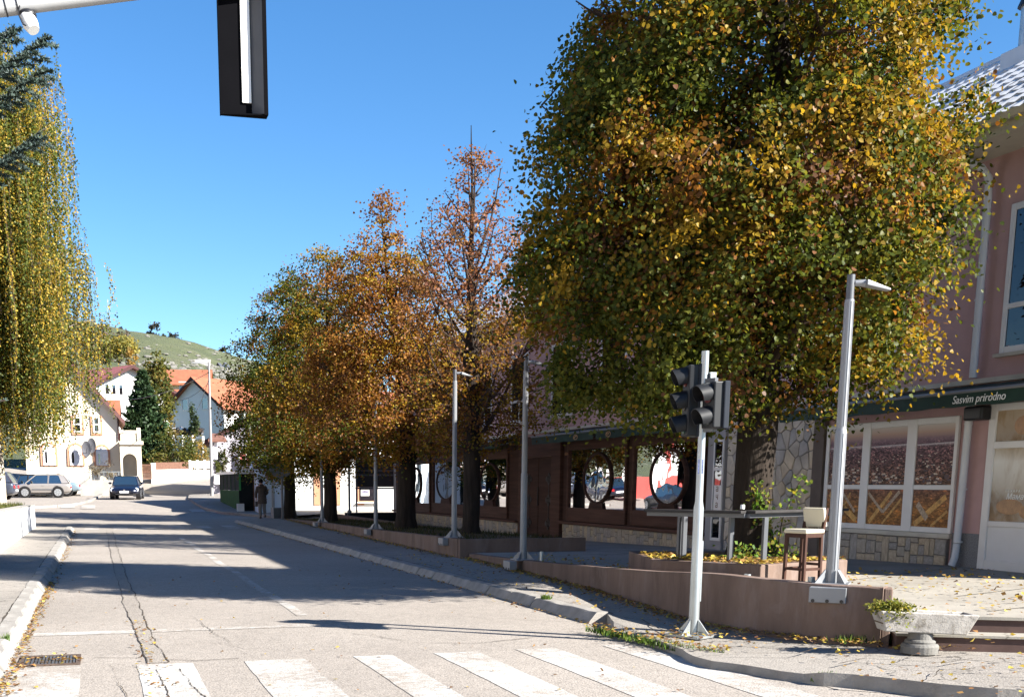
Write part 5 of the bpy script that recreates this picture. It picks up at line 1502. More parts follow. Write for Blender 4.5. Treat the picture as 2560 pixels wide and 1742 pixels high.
# sparse tree: two parts, a thin upper crown and a fuller skirt
def sparse_cols(p, k, r, n):
    p0 = p; c = leaf_cols(lambda q: w_a(q) + np.stack([np.clip(3.2 - q[:, 2], 0, 2) * .3, np.clip(4.5 - q[:, 2], 0, 3) * .3, 0 * q[:, 2], np.clip(q[:, 2] - 4.5, 0, 2) * .3], 1), n, r, k, p)
    m = p[:, 2] > 5; c[m] = c[m] * .55 + np.array([.27, .12, .085]) * .5
    return c
t4 = broad_tree('linden_tree', 'tall half bare orange tree with open pointed crown behind the grey lamp post', 8.40, 26.3, .33,
           [(-.05, .30, 0, 0), (.3, .215, 0, 0), (1.5, .185, .0, 0), (3.2, .17, -.02, 0), (4.1, .19, -.04, 0), (4.4, .13, -.05, 0), (6, .08, -.06, 0), (7.6, .035, -.05, 0), (9.0, .008, -.08, 0)],
           [(1.95, .4), (2.2, 1.4), (2.8, 1.9), (3.6, 1.75), (4.4, 1.5), (5.2, 1.7), (6.1, 1.65), (6.9, 1.3), (7.6, .8), (8.3, .45), (8.9, .15), (9.1, .03)],
           620, 19000, .060, sparse_cols, 33, grp4, nlimb=40, limb0=2.0, csize=.20, shell=.5, limb_r=.05, holes=.5, up=1.5, leafw=.40)
o = [c for c in COL.objects if c.parent == t4 and c.name.startswith('crown')][0]
broad_tree('linden_tree', 'orange and brown tree with a ragged double top behind the mirrored windows', 8.2, 31.6, .25,
           [(-.05, .36, 0, 0), (.4, .27, 0, 0), (1.6, .23, .02, 0), (3, .19, .04, 0), (5, .11, -.25, 0), (7.2, .04, -.55, 0), (8.4, .012, -.68, 0)],
           [(2.0, .3), (2.2, 1.6), (2.8, 2.3), (3.4, 2.35), (4.6, 2.1), (5.6, 1.8), (6.4, 1.65), (6.9, 1.3), (7.3, .8), (7.9, .5), (8.5, .3), (8.8, .06)],
           560, 50000, .066, lambda p, k, r, n: leaf_cols(w_b, n, r, k, p) * 1.25, 47, grp4, nlimb=34, limb0=1.6, csize=.25, shell=.5, holes=.28, up=1.1, leafw=.42, offs=(-.65, -.1))
broad_tree('linden_tree', 'rounded golden green tree third from the near end of the planter', 7.85, 40.8, .15,
           [(-.05, .30, 0, 0), (.4, .24, 0, 0), (1.8, .2, .0, 0), (4, .14, .02, 0), (6.5, .07, 0, 0), (8.8, .02, 0, 0)],
           [(1.95, .4), (2.15, 1.7), (2.8, 2.4), (4, 2.35), (5.4, 2.0), (6.8, 1.55), (8, 1.1), (9, .5), (9.4, .1)],
           480, 46000, .072, lambda p, k, r, n: leaf_cols(w_c, n, r, k, p), 52, grp4, nlimb=24, limb0=1.7, csize=.29, shell=.45, holes=.30, offs=(-.2, 0))
broad_tree('linden_tree', 'dark green tree at the far end of the planter beside the walking person', 7.95, 50.4, .05,
           [(-.05, .34, 0, 0), (.4, .26, 0, 0), (1.8, .22, .0, 0), (4, .15, .02, 0), (7, .07, 0, 0), (9.8, .02, 0, 0)],
           [(1.75, .5), (2.0, 1.9), (3, 2.8), (4.4, 2.85), (6, 2.5), (7.4, 2.0), (8.6, 1.4), (9.8, .7), (10.4, .1)],
           520, 56000, .08, lambda p, k, r, n: leaf_cols(w_d, n, r, k, p), 61, grp4, nlimb=24, limb0=2, csize=.34, shell=.45, holes=.30, offs=(.05, 0))

# weeping birch on the left
def weeping(label, x, y, z0, H, R0, nstrand, seed, trunk_r=.17):
    rng = np.random.default_rng(seed); rnd = random.Random(seed)
    t = thing('weeping_birch', label, 'tree', (x, y, z0))
    M_b = mat('birch_bark', (.38, .34, .28), .85, var=.35, scale=5, stretch=(1, 1, .5), bmp=.5, bscale=14, dirt=(.06, .05, .045), dirt_amt=.9, dscale=3)
    tp = [(0, 0, -.1), (.05, 0, 1.2), (-.02, 0, 3), (.05, .1, 6), (0, 0, 9), (0, .1, 13), (.1, 0, H)]
    tb = MB().tube(tp, [trunk_r * 1.35, trunk_r, trunk_r * .9, trunk_r * .75, trunk_r * .55, trunk_r * .3, .02], 12); tb.build('trunk', M_b, t, False, smooth=True)
    lb = MB(); starts = []
    for k in range(46):
        a = 2.4 * k + rnd.uniform(-.3, .3); f = k / 45; zs = 3.2 + f * (H - 4.2)
        rr = (R0 * (1 - .25 * f)) * rnd.uniform(.6, 1.08); ze = zs + rr * rnd.uniform(.5, 1.0)
        e = Vector((math.cos(a) * rr, math.sin(a) * rr, ze)); s = Vector((0, 0, zs)); m_ = s * .45 + e * .55 + Vector((0, 0, rr * .35))
        pts = bez(s, m_, e, 9)
        lb.tube(pts, [.055 * (1 - .5 * f) * (1 - .88 * i / 9) + .006 for i in range(10)], 5, False)
        for i in range(3, 10):
            for _ in range(2): starts.append((pts[i], a))
    lb.build('limbs', M_b, t, False, smooth=True)
    P = []; Cc = []; tw = MB()
    for k in range(nstrand):
        (q, a) = starts[rnd.randrange(len(starts))]
        p = Vector(q) + Vector((rnd.gauss(0, .42), rnd.gauss(0, .42), rnd.gauss(.05, .25)))
        rad_ = math.hypot(p.x, p.y); L = min(rnd.uniform(1.4, 5.6), p.z - .9 - .42 * rad_ - .8 * rnd.random())
        if L < .3: continue
        ph, sw = rnd.uniform(0, 6), rnd.uniform(.02, .12); hue = rnd.random()
        n = int(L / .036); pts = []
        for i in range(n):
            s = i / n; px = p + Vector((math.sin(ph + s * 3) * sw + math.cos(a) * .25 * s * (1 - s), math.cos(ph + s * 2.3) * sw + math.sin(a) * .25 * s * (1 - s), -L * s))
            pts.append(px)
            if rnd.random() < .93 - .35 * s:
                P.append(px + Vector((rnd.gauss(0, .035), rnd.gauss(0, .035), 0)))
                Cc.append(hue)
        if k % 3 == 0 and len(pts) > 4: tw.tube([pts[j] for j in range(0, len(pts), max(1, len(pts) // 4))], .006, 3, False)
    tw.build('hanging_twigs', M_twig, t, False, kind='stuff')
    P = np.array([tuple(v) for v in P]); Cc = np.array(Cc); N = len(P)
    g = np.array([(.085, .11, .022), (.13, .145, .03), (.06, .083, .022)])[rng.integers(0, 3, N)]
    yl = np.array([(.33, .24, .035), (.40, .29, .05), (.24, .16, .025)])[rng.integers(0, 3, N)]
    pr = np.clip(Cc * 1.55 - .55 + .12 * np.sin(P[:, 2] * .9 + P[:, 0]), .06, .95)
    m = rng.uniform(0, 1, N) < pr
    cols = np.where(m[:, None], yl, g) * rng.uniform(.75, 1.2, (N, 1))
    leaf_mesh('crown', P, .082, cols, M_leaf, t, droop=1.3, rng=rng, width=.42)
    return t
wb = atZ(22, 1256, .85)
bxx, byy = wb.x * .93 - .05, wb.y * .86
weeping('weeping birch with hanging yellow-green strands standing behind the white wall', bxx, byy, .84, 14.3, 3.45, 4300, 5)
weeping('taller weeping birch at the left edge with hanging golden strands', -6.6, 46.5, .8, 16.8, 3.9, 2700, 9)

# blue spruce at the left, only its branch tips reach into the picture
def spruce(label, x, y, z0, H, R0, seed, cols, needle, nwhorl, per, dens=1.0, name='spruce_tree', sub=9, thin=.16, zmin=.06, extra=()):
    rng = np.random.default_rng(seed); rnd = random.Random(seed)
    t = thing(name, label, 'tree', (x, y, z0))
    MB().tube([(0, 0, -.1), (0, 0, H * .4), (0, 0, H)], [H * .018, H * .012, .02], 10).build('trunk', M_bark, t, False, smooth=True)
    lb = MB(); P = []; D = []
    for w_ in range(nwhorl):
        f = w_ / (nwhorl - 1); z = H * (zmin + (.98 - zmin) * f)
        for k in range(per + (len(extra) if w_ == 0 else 0)):
            a = 2 * math.pi * k / per + w_ * 1.1 + rnd.uniform(-.2, .2)
            L = R0 * (1 - f) ** .85 * rnd.uniform(.75, 1.1) + .12
            dr = Vector((math.cos(a), math.sin(a), 0)); s = Vector((0, 0, z)); e = s + dr * L + Vector((0, 0, L * rnd.uniform(-.12, .22)))
            if k >= per:
                e = Vector(extra[k - per]) - Vector((x, y, z0)); dr = Vector((e.x, e.y, 0)); L = dr.length; dr.normalize(); s = Vector((0, 0, e.z - .5 * L))
            mid = s + (e - s) * .5 + Vector((0, 0, -L * .12)); n = 8
            pts = [Vector(p) for p in bez(s, mid, e, n)]
            lb.tube(pts, [.03 * (1 - f * .7) * (1 - .8 * i / n) + .004 for i in range(n + 1)], 5, False)
            side = Vector((-dr.y, dr.x, 0))
            segs = [(pts[i], pts[i + 1]) for i in range(2, n)]
            ns = sub if k < per else 30
            for i in range(ns):
                tt = .22 + .78 * i / ns; b = pts[min(n, int(tt * n))].lerp(pts[min(n, int(tt * n) + 1)], tt * n - int(tt * n))
                for sg in (-1, 1):
                    ln = L * .42 * (1.06 - tt) * rnd.uniform(.7, 1.2) + .08
                    if k >= per: ln = min(ln, .24) + .05
                    q = b + (dr * .75 + side * sg * .75 + Vector((0, 0, rnd.uniform(-.25, .15)))) * ln
                    segs.append((b, q)); lb.tube([b, q], [.007, .003], 3, False)
            for (b, q) in segs:
                ln = (q - b).length; m = max(2, int(ln * dens * (4.5 if k >= per else 1)))
                for _ in range(m):
                    u = rnd.random(); P.append(b.lerp(q, u)); D.append(((q - b).normalized()))
    lb.build('limbs', M_twig, t, False)
    P = np.array([tuple(v) for v in P]); D = np.array([tuple(v) for v in D]); N = len(P)
    d = D * .7 + rng.normal(size=(N, 3)) * .6; d[:, 2] += .15; d /= np.linalg.norm(d, axis=1, keepdims=True)
    r = np.cross(d, rng.normal(size=(N, 3))); r /= np.linalg.norm(r, axis=1, keepdims=True)
    L = needle * rng.uniform(.6, 1.2, (N, 1)); w = L * thin
    v = np.stack([P - r * w, P + r * w, P + d * L + r * w * .3, P + d * L - r * w * .3], 1).reshape(-1, 3)
    f = (np.arange(N) * 4)[:, None] + np.array([0, 1, 2, 3]); c = np.repeat(palette(cols, [1] * len(cols), N, rng), 4, axis=0)
    np_mesh('crown', v, f.ravel(), 4, mat_leaf('needle', .1), t, c)
    return t
q = atY(-150, 300, 16.0)
spruce('blue spruce at the left edge, its frosty branch tips reaching in front of the birch', q.x - 2.75, 16.2, .1, 12.5, 3.4, 3, [(.060, .085, .075), (.085, .115, .105), (.04, .062, .052)], .05, 20, 8, 150, 'blue_spruce', zmin=.2, thin=.2,
       extra=[tuple(atY(116, 92, 15.8)), tuple(atY(34, 70, 16.3)), tuple(atY(112, 172, 16.0)), tuple(atY(100, 335, 15.7))])

# young shoots and ivy by the big trunk
def shoots(label, pts, n, s, name, cols, spread, cat='plant'):
    P = []; tw = MB()
    o = thing(name, label, cat, pts[0])
    b0 = Vector(pts[0])
    tw.tube([Vector(p) - b0 for p in pts], [.012] + [.006] * (len(pts) - 1), 5, False)
    for _ in range(n):
        t = RNG.uniform(0, len(pts) - 1.01); i = int(t); q = Vector(pts[i]).lerp(Vector(pts[i + 1]), t - i)
        P.append(tuple(q - b0 + Vector(RNG.normal(0, spread, 3))))
    tw.build('stem', M_twig, o, False)
    leaf_mesh('foliage', np.array(P), s, palette(cols, [1] * len(cols), len(P)), M_leaf, o, droop=.5)
    return o
gcol = [(.06, .12, .02), (.10, .17, .03), (.16, .22, .05), (.22, .2, .04)]
def onray(px, py, Y): return tuple(atY(px, py, Y))
shoots('leafy green shoots climbing the right side of the thick trunk', [onray(1935, 1392, 14.45), onray(1920, 1320, 14.45), onray(1900, 1255, 14.42), onray(1896, 1222, 14.4)], 260, .07, 'ivy_shoots', gcol, .08)
shoots('young sapling with a few leaves right of the thick trunk', [onray(1940, 1395, 14.3), onray(1955, 1300, 14.2), onray(1985, 1230, 14.2), onray(2005, 1195, 14.15)], 90, .075, 'sapling', gcol, .075)
shoots('low leafy ground plants at the foot of the thick trunk', [onray(1830, 1395, 14.1), onray(1860, 1392, 14.0), onray(1900, 1390, 14.0), onray(1990, 1392, 14.0)], 300, .06, 'ground_plant', gcol, .10)

# ------------------------------------------------------------------ fallen leaves
LC = [(.34, .24, .05), (.40, .30, .07), (.27, .15, .06), (.18, .095, .05), (.14, .085, .05), (.30, .19, .07)]
def scatter(name, pts, size, w=(2, 2, 2, 2, 2, 2)):
    pts = np.array(pts)
    return leaf_mesh(name, pts, size, palette(LC, w, len(pts)), M_dleaf, None, flat=True, kind='stuff')
P = []
for _ in range(750): y = random.uniform(8.7, 20); P.append((-.82 + abs(random.gauss(0, .075)) * (1 + (12 < y) * -.3), y, .012 + random.random() * .015))
for _ in range(300): y = random.uniform(20, 42); P.append((-.82 + abs(random.gauss(0, .08)), y, .012))
for _ in range(700): y = random.uniform(12, 48); P.append((5.42 - abs(random.gauss(0, .09)), y, .015))
for _ in range(120): P.append((random.uniform(-.6, 5.2), random.uniform(8, 22), .012))
for _ in range(110): P.append((random.gauss(.4, .07), random.uniform(8.5, 14), .016))
for _ in range(70): P.append((random.uniform(-.78, -.2), random.gauss(11.1, .2), .02))
scatter('road_leaves', P, .042, (2, 2, 3, 4, 3, 3))
P = []
for _ in range(2000):
    y = random.uniform(9.3, 22.5); P.append((wall_x(y) - .03 - abs(random.gauss(0, .12)), y, .128 + random.random() * .02))
for _ in range(1700):
    y = random.uniform(22.8, 49); P.append((lpx(y) - .03 - abs(random.gauss(0, .13)), y, .128 + random.random() * .02))
for _ in range(420): y = random.uniform(9, 24); P.append((random.uniform(5.7, wall_x(y)), y, .13))
for a, b in zip(wd[:-1], wd[1:]):
    for _ in range(34):
        t_ = random.random(); P.append((a.x + (b.x - a.x) * t_ + random.gauss(0, .09), a.y + (b.y - a.y) * t_ + random.gauss(0, .10), .10 + random.random() * .02))
for _ in range(160): P.append((random.uniform(5.7, 9), random.uniform(6.8, 9.2), .13))
for _ in range(90): P.append((7.45 + random.gauss(0, .5), 9.0 + random.gauss(0, .06), .135))
for _ in range(120): P.append((SIGX + random.gauss(0, .25), SIGY + random.gauss(0, .2), .135))
scatter('pavement_leaves', P, .045, (3, 3, 3, 3, 2, 3))
P = []
for _ in range(700):
    x = random.uniform(7.3, 12.3); y = random.uniform(8.0, 14.5)
    if y > 9.4 or x > 7.3 + (9.4 - y) * 2.2: P.append((x, y, tz(y) + .03))
for _ in range(450): y = random.uniform(9.6, 21); P.append((wall_x(y) + .2 + abs(random.gauss(0, .7)), y, tz(y) + .012))
for _ in range(90): P.append(((P0 + sd * random.uniform(.2, 5) + sn * random.uniform(.05, .25)).x, (P0 + sd * random.uniform(.2, 5) + sn * random.uniform(.05, .25)).y, .25))
scatter('terrace_leaves', P, .06, (5, 5, 2, 1, 1, 3))
P = []
for _ in range(800):
    a = random.random(); b = random.random()
    q = Vector((*BP[0], 0)).lerp(Vector((*BP[1], 0)), a).lerp(Vector((*BP[4], 0)).lerp(Vector((*BP[2], 0)), a), b * .7); P.append((q.x + .05, q.y + .08, .60 + random.random() * .03))
for _ in range(260):
    a = random.random(); q = Vector((*BP[1], 0)).lerp(Vector((*BP[2], 0)), a); P.append((q.x + random.gauss(0, .06), q.y + .12 + abs(random.gauss(0, .12)), .605 + random.random() * .02))
scatter('planter_leaves', P, .065, (6, 6, 2, 1, 1, 3))
# ------------------------------------------------------------------ houses
M_whouse = mat('house_white', (.66, .66, .645), .85, var=.04, scale=1)
M_cream2 = mat('house_cream', (.60, .54, .42), .85, var=.05, scale=.8)
M_peach = mat('peach_trim', (.44, .22, .135), .85, var=.08)
M_lilac = mat('house_lilac_grey', (.36, .34, .375), .9, var=.06, scale=1)
M_yell = mat('house_yellow', (.66, .55, .33), .85, var=.05)
M_maroon = mat('maroon_wood', (.10, .04, .035), .7, var=.2)
M_dbrn = mat('dark_eaves', (.06, .03, .03), .8)
def mat_tiles(name, col, s=4.2):
    m, nt, p = new_mat(name)
    v = coords(nt)
    w = nd(nt, 'ShaderNodeTexWave', bands_direction='Z'); w.inputs['Scale'].default_value = s * .9; w.inputs['Distortion'].default_value = .3
    nt.links.new(v, w.inputs['Vector'])
    n = noise_n(nt, v, 1.3, 5)
    c = ramp(nt, n, [(.3, tuple(x * .75 for x in col)), (.7, tuple(min(1, x * 1.18) for x in col))])
    c = mix(nt, ramp(nt, w.outputs['Fac'], [(0, (.35,) * 3), (.3, (0, 0, 0))]), c, tuple(x * .45 for x in col))
    nt.links.new(c, p.inputs['Base Color']); p.inputs['Roughness'].default_value = .85
    nt.links.new(bump(nt, w.outputs['Fac'], .5, .05), p.inputs['Normal'])
    return m
M_otile = mat_tiles('orange_tiles', (.30, .095, .045)); M_ptile = mat_tiles('pink_red_roof', (.25, .075, .072)); M_btile = mat_tiles('brown_tiles', (.17, .075, .05))

def gable_house(name, label, x, y, z, rot, L, W, hw, hr, wall_m, roof_m, wins=(), over=.4, gover=.4, chimney=None, dark=M_dbrn, sink=2.5, th=.16, wfm=None):
    """local: ridge along x (0..L), gable end at x = 0 faces -x; width along y (-W/2..W/2)"""
    t = thing(name, label, 'house', (x, y, z), rot)
    h = W / 2
    MB().add([(0, -h, -sink), (L, -h, -sink), (L, h, -sink), (0, h, -sink), (0, -h, hw), (L, -h, hw), (L, h, hw), (0, h, hw), (0, 0, hr), (L, 0, hr)],
             [(3, 2, 1, 0), (0, 1, 5, 4), (2, 3, 7, 6), (0, 4, 8, 7, 3), (1, 2, 6, 9, 5), (4, 5, 9, 8), (6, 7, 8, 9)]).build('wall', wall_m, t, False)
    sl = (hr - hw) / h
    for sg in (-1, 1):
        ye, ze = sg * (h + over), hw - over * sl
        MB().add([(-gover, 0, hr + .02), (L + gover, 0, hr + .02), (L + gover, ye, ze + .02), (-gover, ye, ze + .02), (-gover, 0, hr + .02 + th), (L + gover, 0, hr + .02 + th), (L + gover, ye, ze + .02 + th), (-gover, ye, ze + .02 + th)],
                 [(4, 5, 6, 7), (0, 3, 2, 1), (2, 3, 7, 6)]).build('roof', roof_m, t, False)
        MB().add([(-gover - .02, 0, hr - .12), (-gover - .02, ye, ze - .12), (-gover - .02, ye, ze + th), (-gover - .02, 0, hr + th), (-gover + .04, 0, hr - .12), (-gover + .04, ye, ze - .12), (-gover + .04, ye, ze + th), (-gover + .04, 0, hr + th)],
                 [(0, 1, 2, 3), (7, 6, 5, 4), (0, 4, 5, 1)]).build('verge_board', dark, t, False)
    for wdw in wins:
        side, u, v, w, hh = wdw[:5]; nm = len(wdw) > 5 and wdw[5] or None
        f = MB(); g = MB()
        def put(b, u0, u1, v0, v1, d0, d1):
            if side == 'g': b.box(-d1, -d0, u0, u1, v0, v1)
            elif side == 'r': b.box(u0, u1, -h - d1, -h - d0, v0, v1)
            else: b.box(u0, u1, h + d0, h + d1, v0, v1)
        put(f, u - w / 2, u - w / 2 + .1, v, v + hh, .0, .07); put(f, u + w / 2 - .1, u + w / 2, v, v + hh, .0, .07)
        put(f, u - w / 2 + .1, u + w / 2 - .1, v, v + .1, .0, .068); put(f, u - w / 2 + .1, u + w / 2 - .1, v + hh - .1, v + hh, .0, .068)
        if w > 1: put(f, u - .06, u + .06, v + .1, v + hh - .1, .0, .066)
        wf = f.build('window', wfm or M_pvc, t, False)
        put(g, u - w / 2 + .1, u + w / 2 - .1, v + .1, v + hh - .1, .01, .03); g.build('pane', M_glass, wf, False)
    if chimney:
        cx_, cy_, cz_ = chimney
        MB().box(cx_ - .3, cx_ + .3, cy_ - .3, cy_ + .3, hw, cz_).build('chimney', M_btile, t, False)
    return t
def place(px, py, Y): 
    p = atY(px, py, Y); return p
# --- cream house with balcony (gable faces the camera)
Y1 = 84.0
def X1(px): return atY(px, 1100, Y1).x
def Z1(py): return atY(250, py, Y1).z
zg = 0.9
cr = (X1(62), X1(297))
h1 = gable_house('cream_house', 'cream house with peach window surrounds, arched porch and balcony behind the parked cars', (cr[0] + cr[1]) / 2, Y1, zg, R(90), 9, cr[1] - cr[0], Z1(1040) - zg, Z1(905) - zg, M_cream2, M_maroon and M_btile, over=.45, gover=.5, dark=M_maroon, th=.2)
def h1part(name, m, x0, x1, y0, y1, z0, z1, par=None): return BOX(name, m, par or h1, x0, x1, y0, y1, z0, z1)
def arch_win(pxa, pxb, py_top, py_bot, parent, frame=True):
    xa, xb, zb_, zt_ = X1(pxa), X1(pxb), Z1(py_bot), Z1(py_top); r = (xb - xa) / 2; cx_ = (xa + xb) / 2; zs = zt_ - r
    def arch(e, n=10): return [(xa - e, zb_ - e * .3), (xb + e, zb_ - e * .3)] + [(cx_ + (r + e) * math.cos(math.pi * k / n), zs + (r + e) * math.sin(math.pi * k / n)) for k in range(n + 1)]
    def ext(pts, y0, y1, nm, m, par):
        n = len(pts); return MB().add([(p[0], y0, p[1]) for p in pts] + [(p[0], y1, p[1]) for p in pts], [tuple(range(n - 1, -1, -1)), tuple(range(n, 2 * n))] + [(i, (i + 1) % n, n + (i + 1) % n, n + i) for i in range(n)]).build(nm, m, par)
    s = ext(arch(.15), Y1 - .09, Y1 - .002, 'window', M_peach, parent)
    ext(arch(0), Y1 - .11, Y1 - .091, 'pane', mat('curtain_white', (.62, .62, .62), .6, var=.15, scale=3), s)
    f = MB(); 
    f.box(cx_ - .05, cx_ + .05, Y1 - .14, Y1 - .111, zb_, zt_ - .02).box(xa, xb, Y1 - .138, Y1 - .111, zs - .05, zs + .05).box(xa, xa + .1, Y1 - .136, Y1 - .111, zb_, zs).box(xb - .1, xb, Y1 - .136, Y1 - .111, zb_, zs)
    f.build('frame', M_pvc, s)
    g = MB().box(xa + .15, cx_ - .12, Y1 - .125, Y1 - .112, zb_ + .15, zs - .1).box(xa + .3, cx_ - .08, Y1 - .125, Y1 - .112, zs + .1, zs + .45); g.build('dark_glass', M_glass, s)
arch_win(172, 203, 1113, 1163, h1); arch_win(238, 268, 1116, 1163, h1); arch_win(105, 136, 1111, 1163, h1)
def rect_win(pxa, pxb, pya, pyb, parent):
    xa, xb, zb_, zt_ = X1(pxa), X1(pxb), Z1(pyb), Z1(pya); e = .14
    s = BOX('window', M_peach, parent, xa - e, xb + e, Y1 - .08, Y1 - .002, zb_ - e, zt_ + e * .4)
    BOX('pane', M_glass, s, xa + .1, xb - .1, Y1 - .1, Y1 - .081, zb_ + .1, zt_ - .1)
    f = MB().box(xa, xb, Y1 - .12, Y1 - .081, zb_, zb_ + .1).box(xa, xb, Y1 - .12, Y1 - .081, zt_ - .1, zt_).box(xa, xa + .1, Y1 - .118, Y1 - .081, zb_ + .1, zt_ - .1).box(xb - .1, xb, Y1 - .118, Y1 - .081, zb_ + .1, zt_ - .1).box(xa + .1, xb - .1, Y1 - .118, Y1 - .081, zt_ - .55, zt_ - .45)
    f.build('frame', M_pvc, s)
rect_win(234, 252, 1042, 1082, h1); rect_win(186, 206, 1042, 1082, h1)
# balcony block with arch
xa, xb = X1(297.5), X1(350); zt_ = Z1(1112)
ar = (X1(303), X1(338)); cz = Z1(1152); rr = (ar[1] - ar[0]) / 2; cxa = (ar[0] + ar[1]) / 2
ctop = [(cxa + rr * math.cos(math.pi * k / 10), cz + rr * math.sin(math.pi * k / 10)) for k in range(11)]
poly = [(xb, zg - 1), (xb, zt_), (xa, zt_), (xa, zg - 1), (ar[0], zg - 1)] + ctop[::-1] + [(ar[1], zg - 1)]
n = len(poly)
MB().add([(p[0], Y1 - 1.6, p[1]) for p in poly] + [(p[0], Y1 - 1.25, p[1]) for p in poly], [tuple(range(n))] + [(i, (i + 1) % n, n + (i + 1) % n, n + i) for i in range(n)]).build('porch', M_cream2, h1)
BOX('porch_side', M_cream2, h1, xb - .3, xb - .002, Y1 - 1.25, Y1 + 3, zg - 1, zt_ - .002)
BOX('porch_back', M_cream, h1, xa, xb - .3, Y1 + .4, Y1 + .6, zg - 1, zt_ - .1)
BOX('balcony_slab', M_cream2, h1, xa, xb + .15, Y1 - 1.75, Y1 + 3.2, zt_, zt_ + .22)
zr = Z1(1084)
BOX('balcony_rail', M_cream2, h1, xa, xb, Y1 - 1.62, Y1 - 1.42, zr, zr + .18)
BOX('balcony_post', M_cream2, h1, xb - .25, xb, Y1 - 1.65, Y1 - 1.39, zt_ + .22, zr + .35)
for k in range(10):
    x = xa + .12 + k * (xb - xa - .4) / 9.5
    BOX('baluster', M_cream2, h1, x - .045, x + .045, Y1 - 1.57, Y1 - 1.47, zt_ + .221, zr - .001)
MB().tube([(X1(297), Y1 - .1, Z1(1038)), (X1(297), Y1 - .1, zt_ + .3)], .05, 6).build('downpipe', M_dbrn, h1)
for (px, py, w, lab) in [(216, 1122, .42, 'grey satellite dish between the arched windows, front one'), (229, 1113, .40, 'pale satellite dish behind the front dish on the cream house')]:
    q = atY(px, py, Y1 - (.7 if px < 220 else .35))
    d = thing('satellite_dish', lab, 'satellite dish', q, group='satellite dishes on the cream house')
    vs = [(0, .05, 0)]; n = 16
    for r_ in (.5, 1.0): vs += [(w * r_ * math.cos(2 * math.pi * k / n) * .72, .05 - .1 * r_ * r_, w * 1.25 * r_ * math.sin(2 * math.pi * k / n)) for k in range(n)]
    MB().add(vs, [(0, 1 + k, 1 + (k + 1) % n) for k in range(n)] + [(1 + k, 1 + n + k, 1 + n + (k + 1) % n, 1 + (k + 1) % n) for k in range(n)]).build('dish', mat('dish_grey', (.08, .08, .09), .8), d, False)
    MB().bar((0, .05, -.3), (0, -.35, 0), .03).bar((0, .04, 0), (0, .5, -.2), .04).build('dish_arm', M_dgrey, d, False)
# low front wall with railing, small shed
fw = thing('garden_wall', 'low pale garden wall with thin railing in front of the cream house', 'wall', (X1(260), Y1 - 3, zg))
BOX('wall_body', M_conc, fw, X1(196), X1(300), Y1 - 3.2, Y1 - 3.0, zg - 1, Z1(1200))
mb = MB()
for k in range(8): mb.bar((X1(207 + 12 * k), Y1 - 3.1, Z1(1200)), (X1(207 + 12 * k), Y1 - 3.1, Z1(1180)), .05)
mb.bar((X1(207), Y1 - 3.1, Z1(1180)), (X1(298), Y1 - 3.1, Z1(1180)), .05)
mb.build('railing', M_galv, fw)
# --- dark spruce and leafy tree right of it
s1 = place(350, 1180, 92)
spruce('dark green spruce between the cream house and the white gabled house', atY(362, 1100, 101).x, 101, 2.4, 8.2, 2.9, 8, [(.028, .052, .022), (.04, .07, .03), (.02, .038, .018)], .30, 20, 8, 24, sub=7, thin=.30)
def bush(name, label, px, py, Y, w, h, n, size, cols, seed, cat='bush', group=None, depth=None, droop=.3):
    rng = np.random.default_rng(seed); b = atY(px, py, Y)
    t = thing(name, label, cat, (b.x, Y, b.z), 0, group)
    nc = max(6, n // 60); 
    cl = rng.normal(size=(nc, 3)); cl /= np.linalg.norm(cl, axis=1, keepdims=True); cl *= rng.uniform(.35, 1, (nc, 1)) ** .5
    cl = cl * np.array([w / 2, (depth or w) / 2, h / 2]) + np.array([0, 0, h * .52])
    k = rng.integers(0, nc, n); pos = cl[k] + rng.normal(size=(n, 3)) * np.array([w, w, h]) * .085
    pos[:, 2] = np.abs(pos[:, 2])
    hue = rng.integers(0, len(cols), nc)[k]; c = np.array(cols)[hue] * rng.uniform(.7, 1.3, (n, 1))
    mb = MB()
    for i in range(0, nc, 2): mb.tube([(0, 0, -.4), tuple(cl[i] * .5), tuple(cl[i])], [.03 * h * .3, .02, .01], 4, False)
    mb.build('stem', M_twig, t, False)
    leaf_mesh('foliage', pos, size, c, M_leaf, t, droop=droop, rng=rng)
    return t
AUT = [(.17, .15, .03), (.26, .19, .035), (.12, .12, .03), (.22, .13, .03)]
OLI = [(.07, .08, .02), (.10, .10, .025), (.125, .09, .03), (.05, .065, .018)]
bush('leafy_tree', 'bushy olive and gold tree behind the dark spruce', 398, 1120, 104, 2.6, 7.2, 4600, .26, OLI + [(.10, .10, .025), (.16, .12, .03)], 3, 'tree')
bush('garden_bush', 'straggly olive bush behind the brown fence', 430, 1196, 97.5, 4.0, 3.6, 2600, .2, OLI, 4)
bush('garden_bush', 'rusty brown bush above the white slat fence', 500, 1180, 101, 3.6, 2.6, 1800, .2, [(.22, .12, .04), (.26, .17, .05), (.14, .12, .04)], 5)
bush('shrub', 'small leafy shrub against the lilac house wall', 557, 1222, 78, .9, 2.3, 700, .14, OLI, 6)
bush('cypress', 'small conical cypress in front of the white gabled house', 490, 1088, 112, 1.0, 2.9, 900, .18, [(.03, .05, .025), (.05, .07, .03)], 7, 'tree')
bush('garden_bush', 'grey leafless bush by the garden wall of the cream house', 255, 1203, 81.2, 1.6, 1.3, 500, .10, [(.2, .17, .13), (.14, .12, .09)], 17)
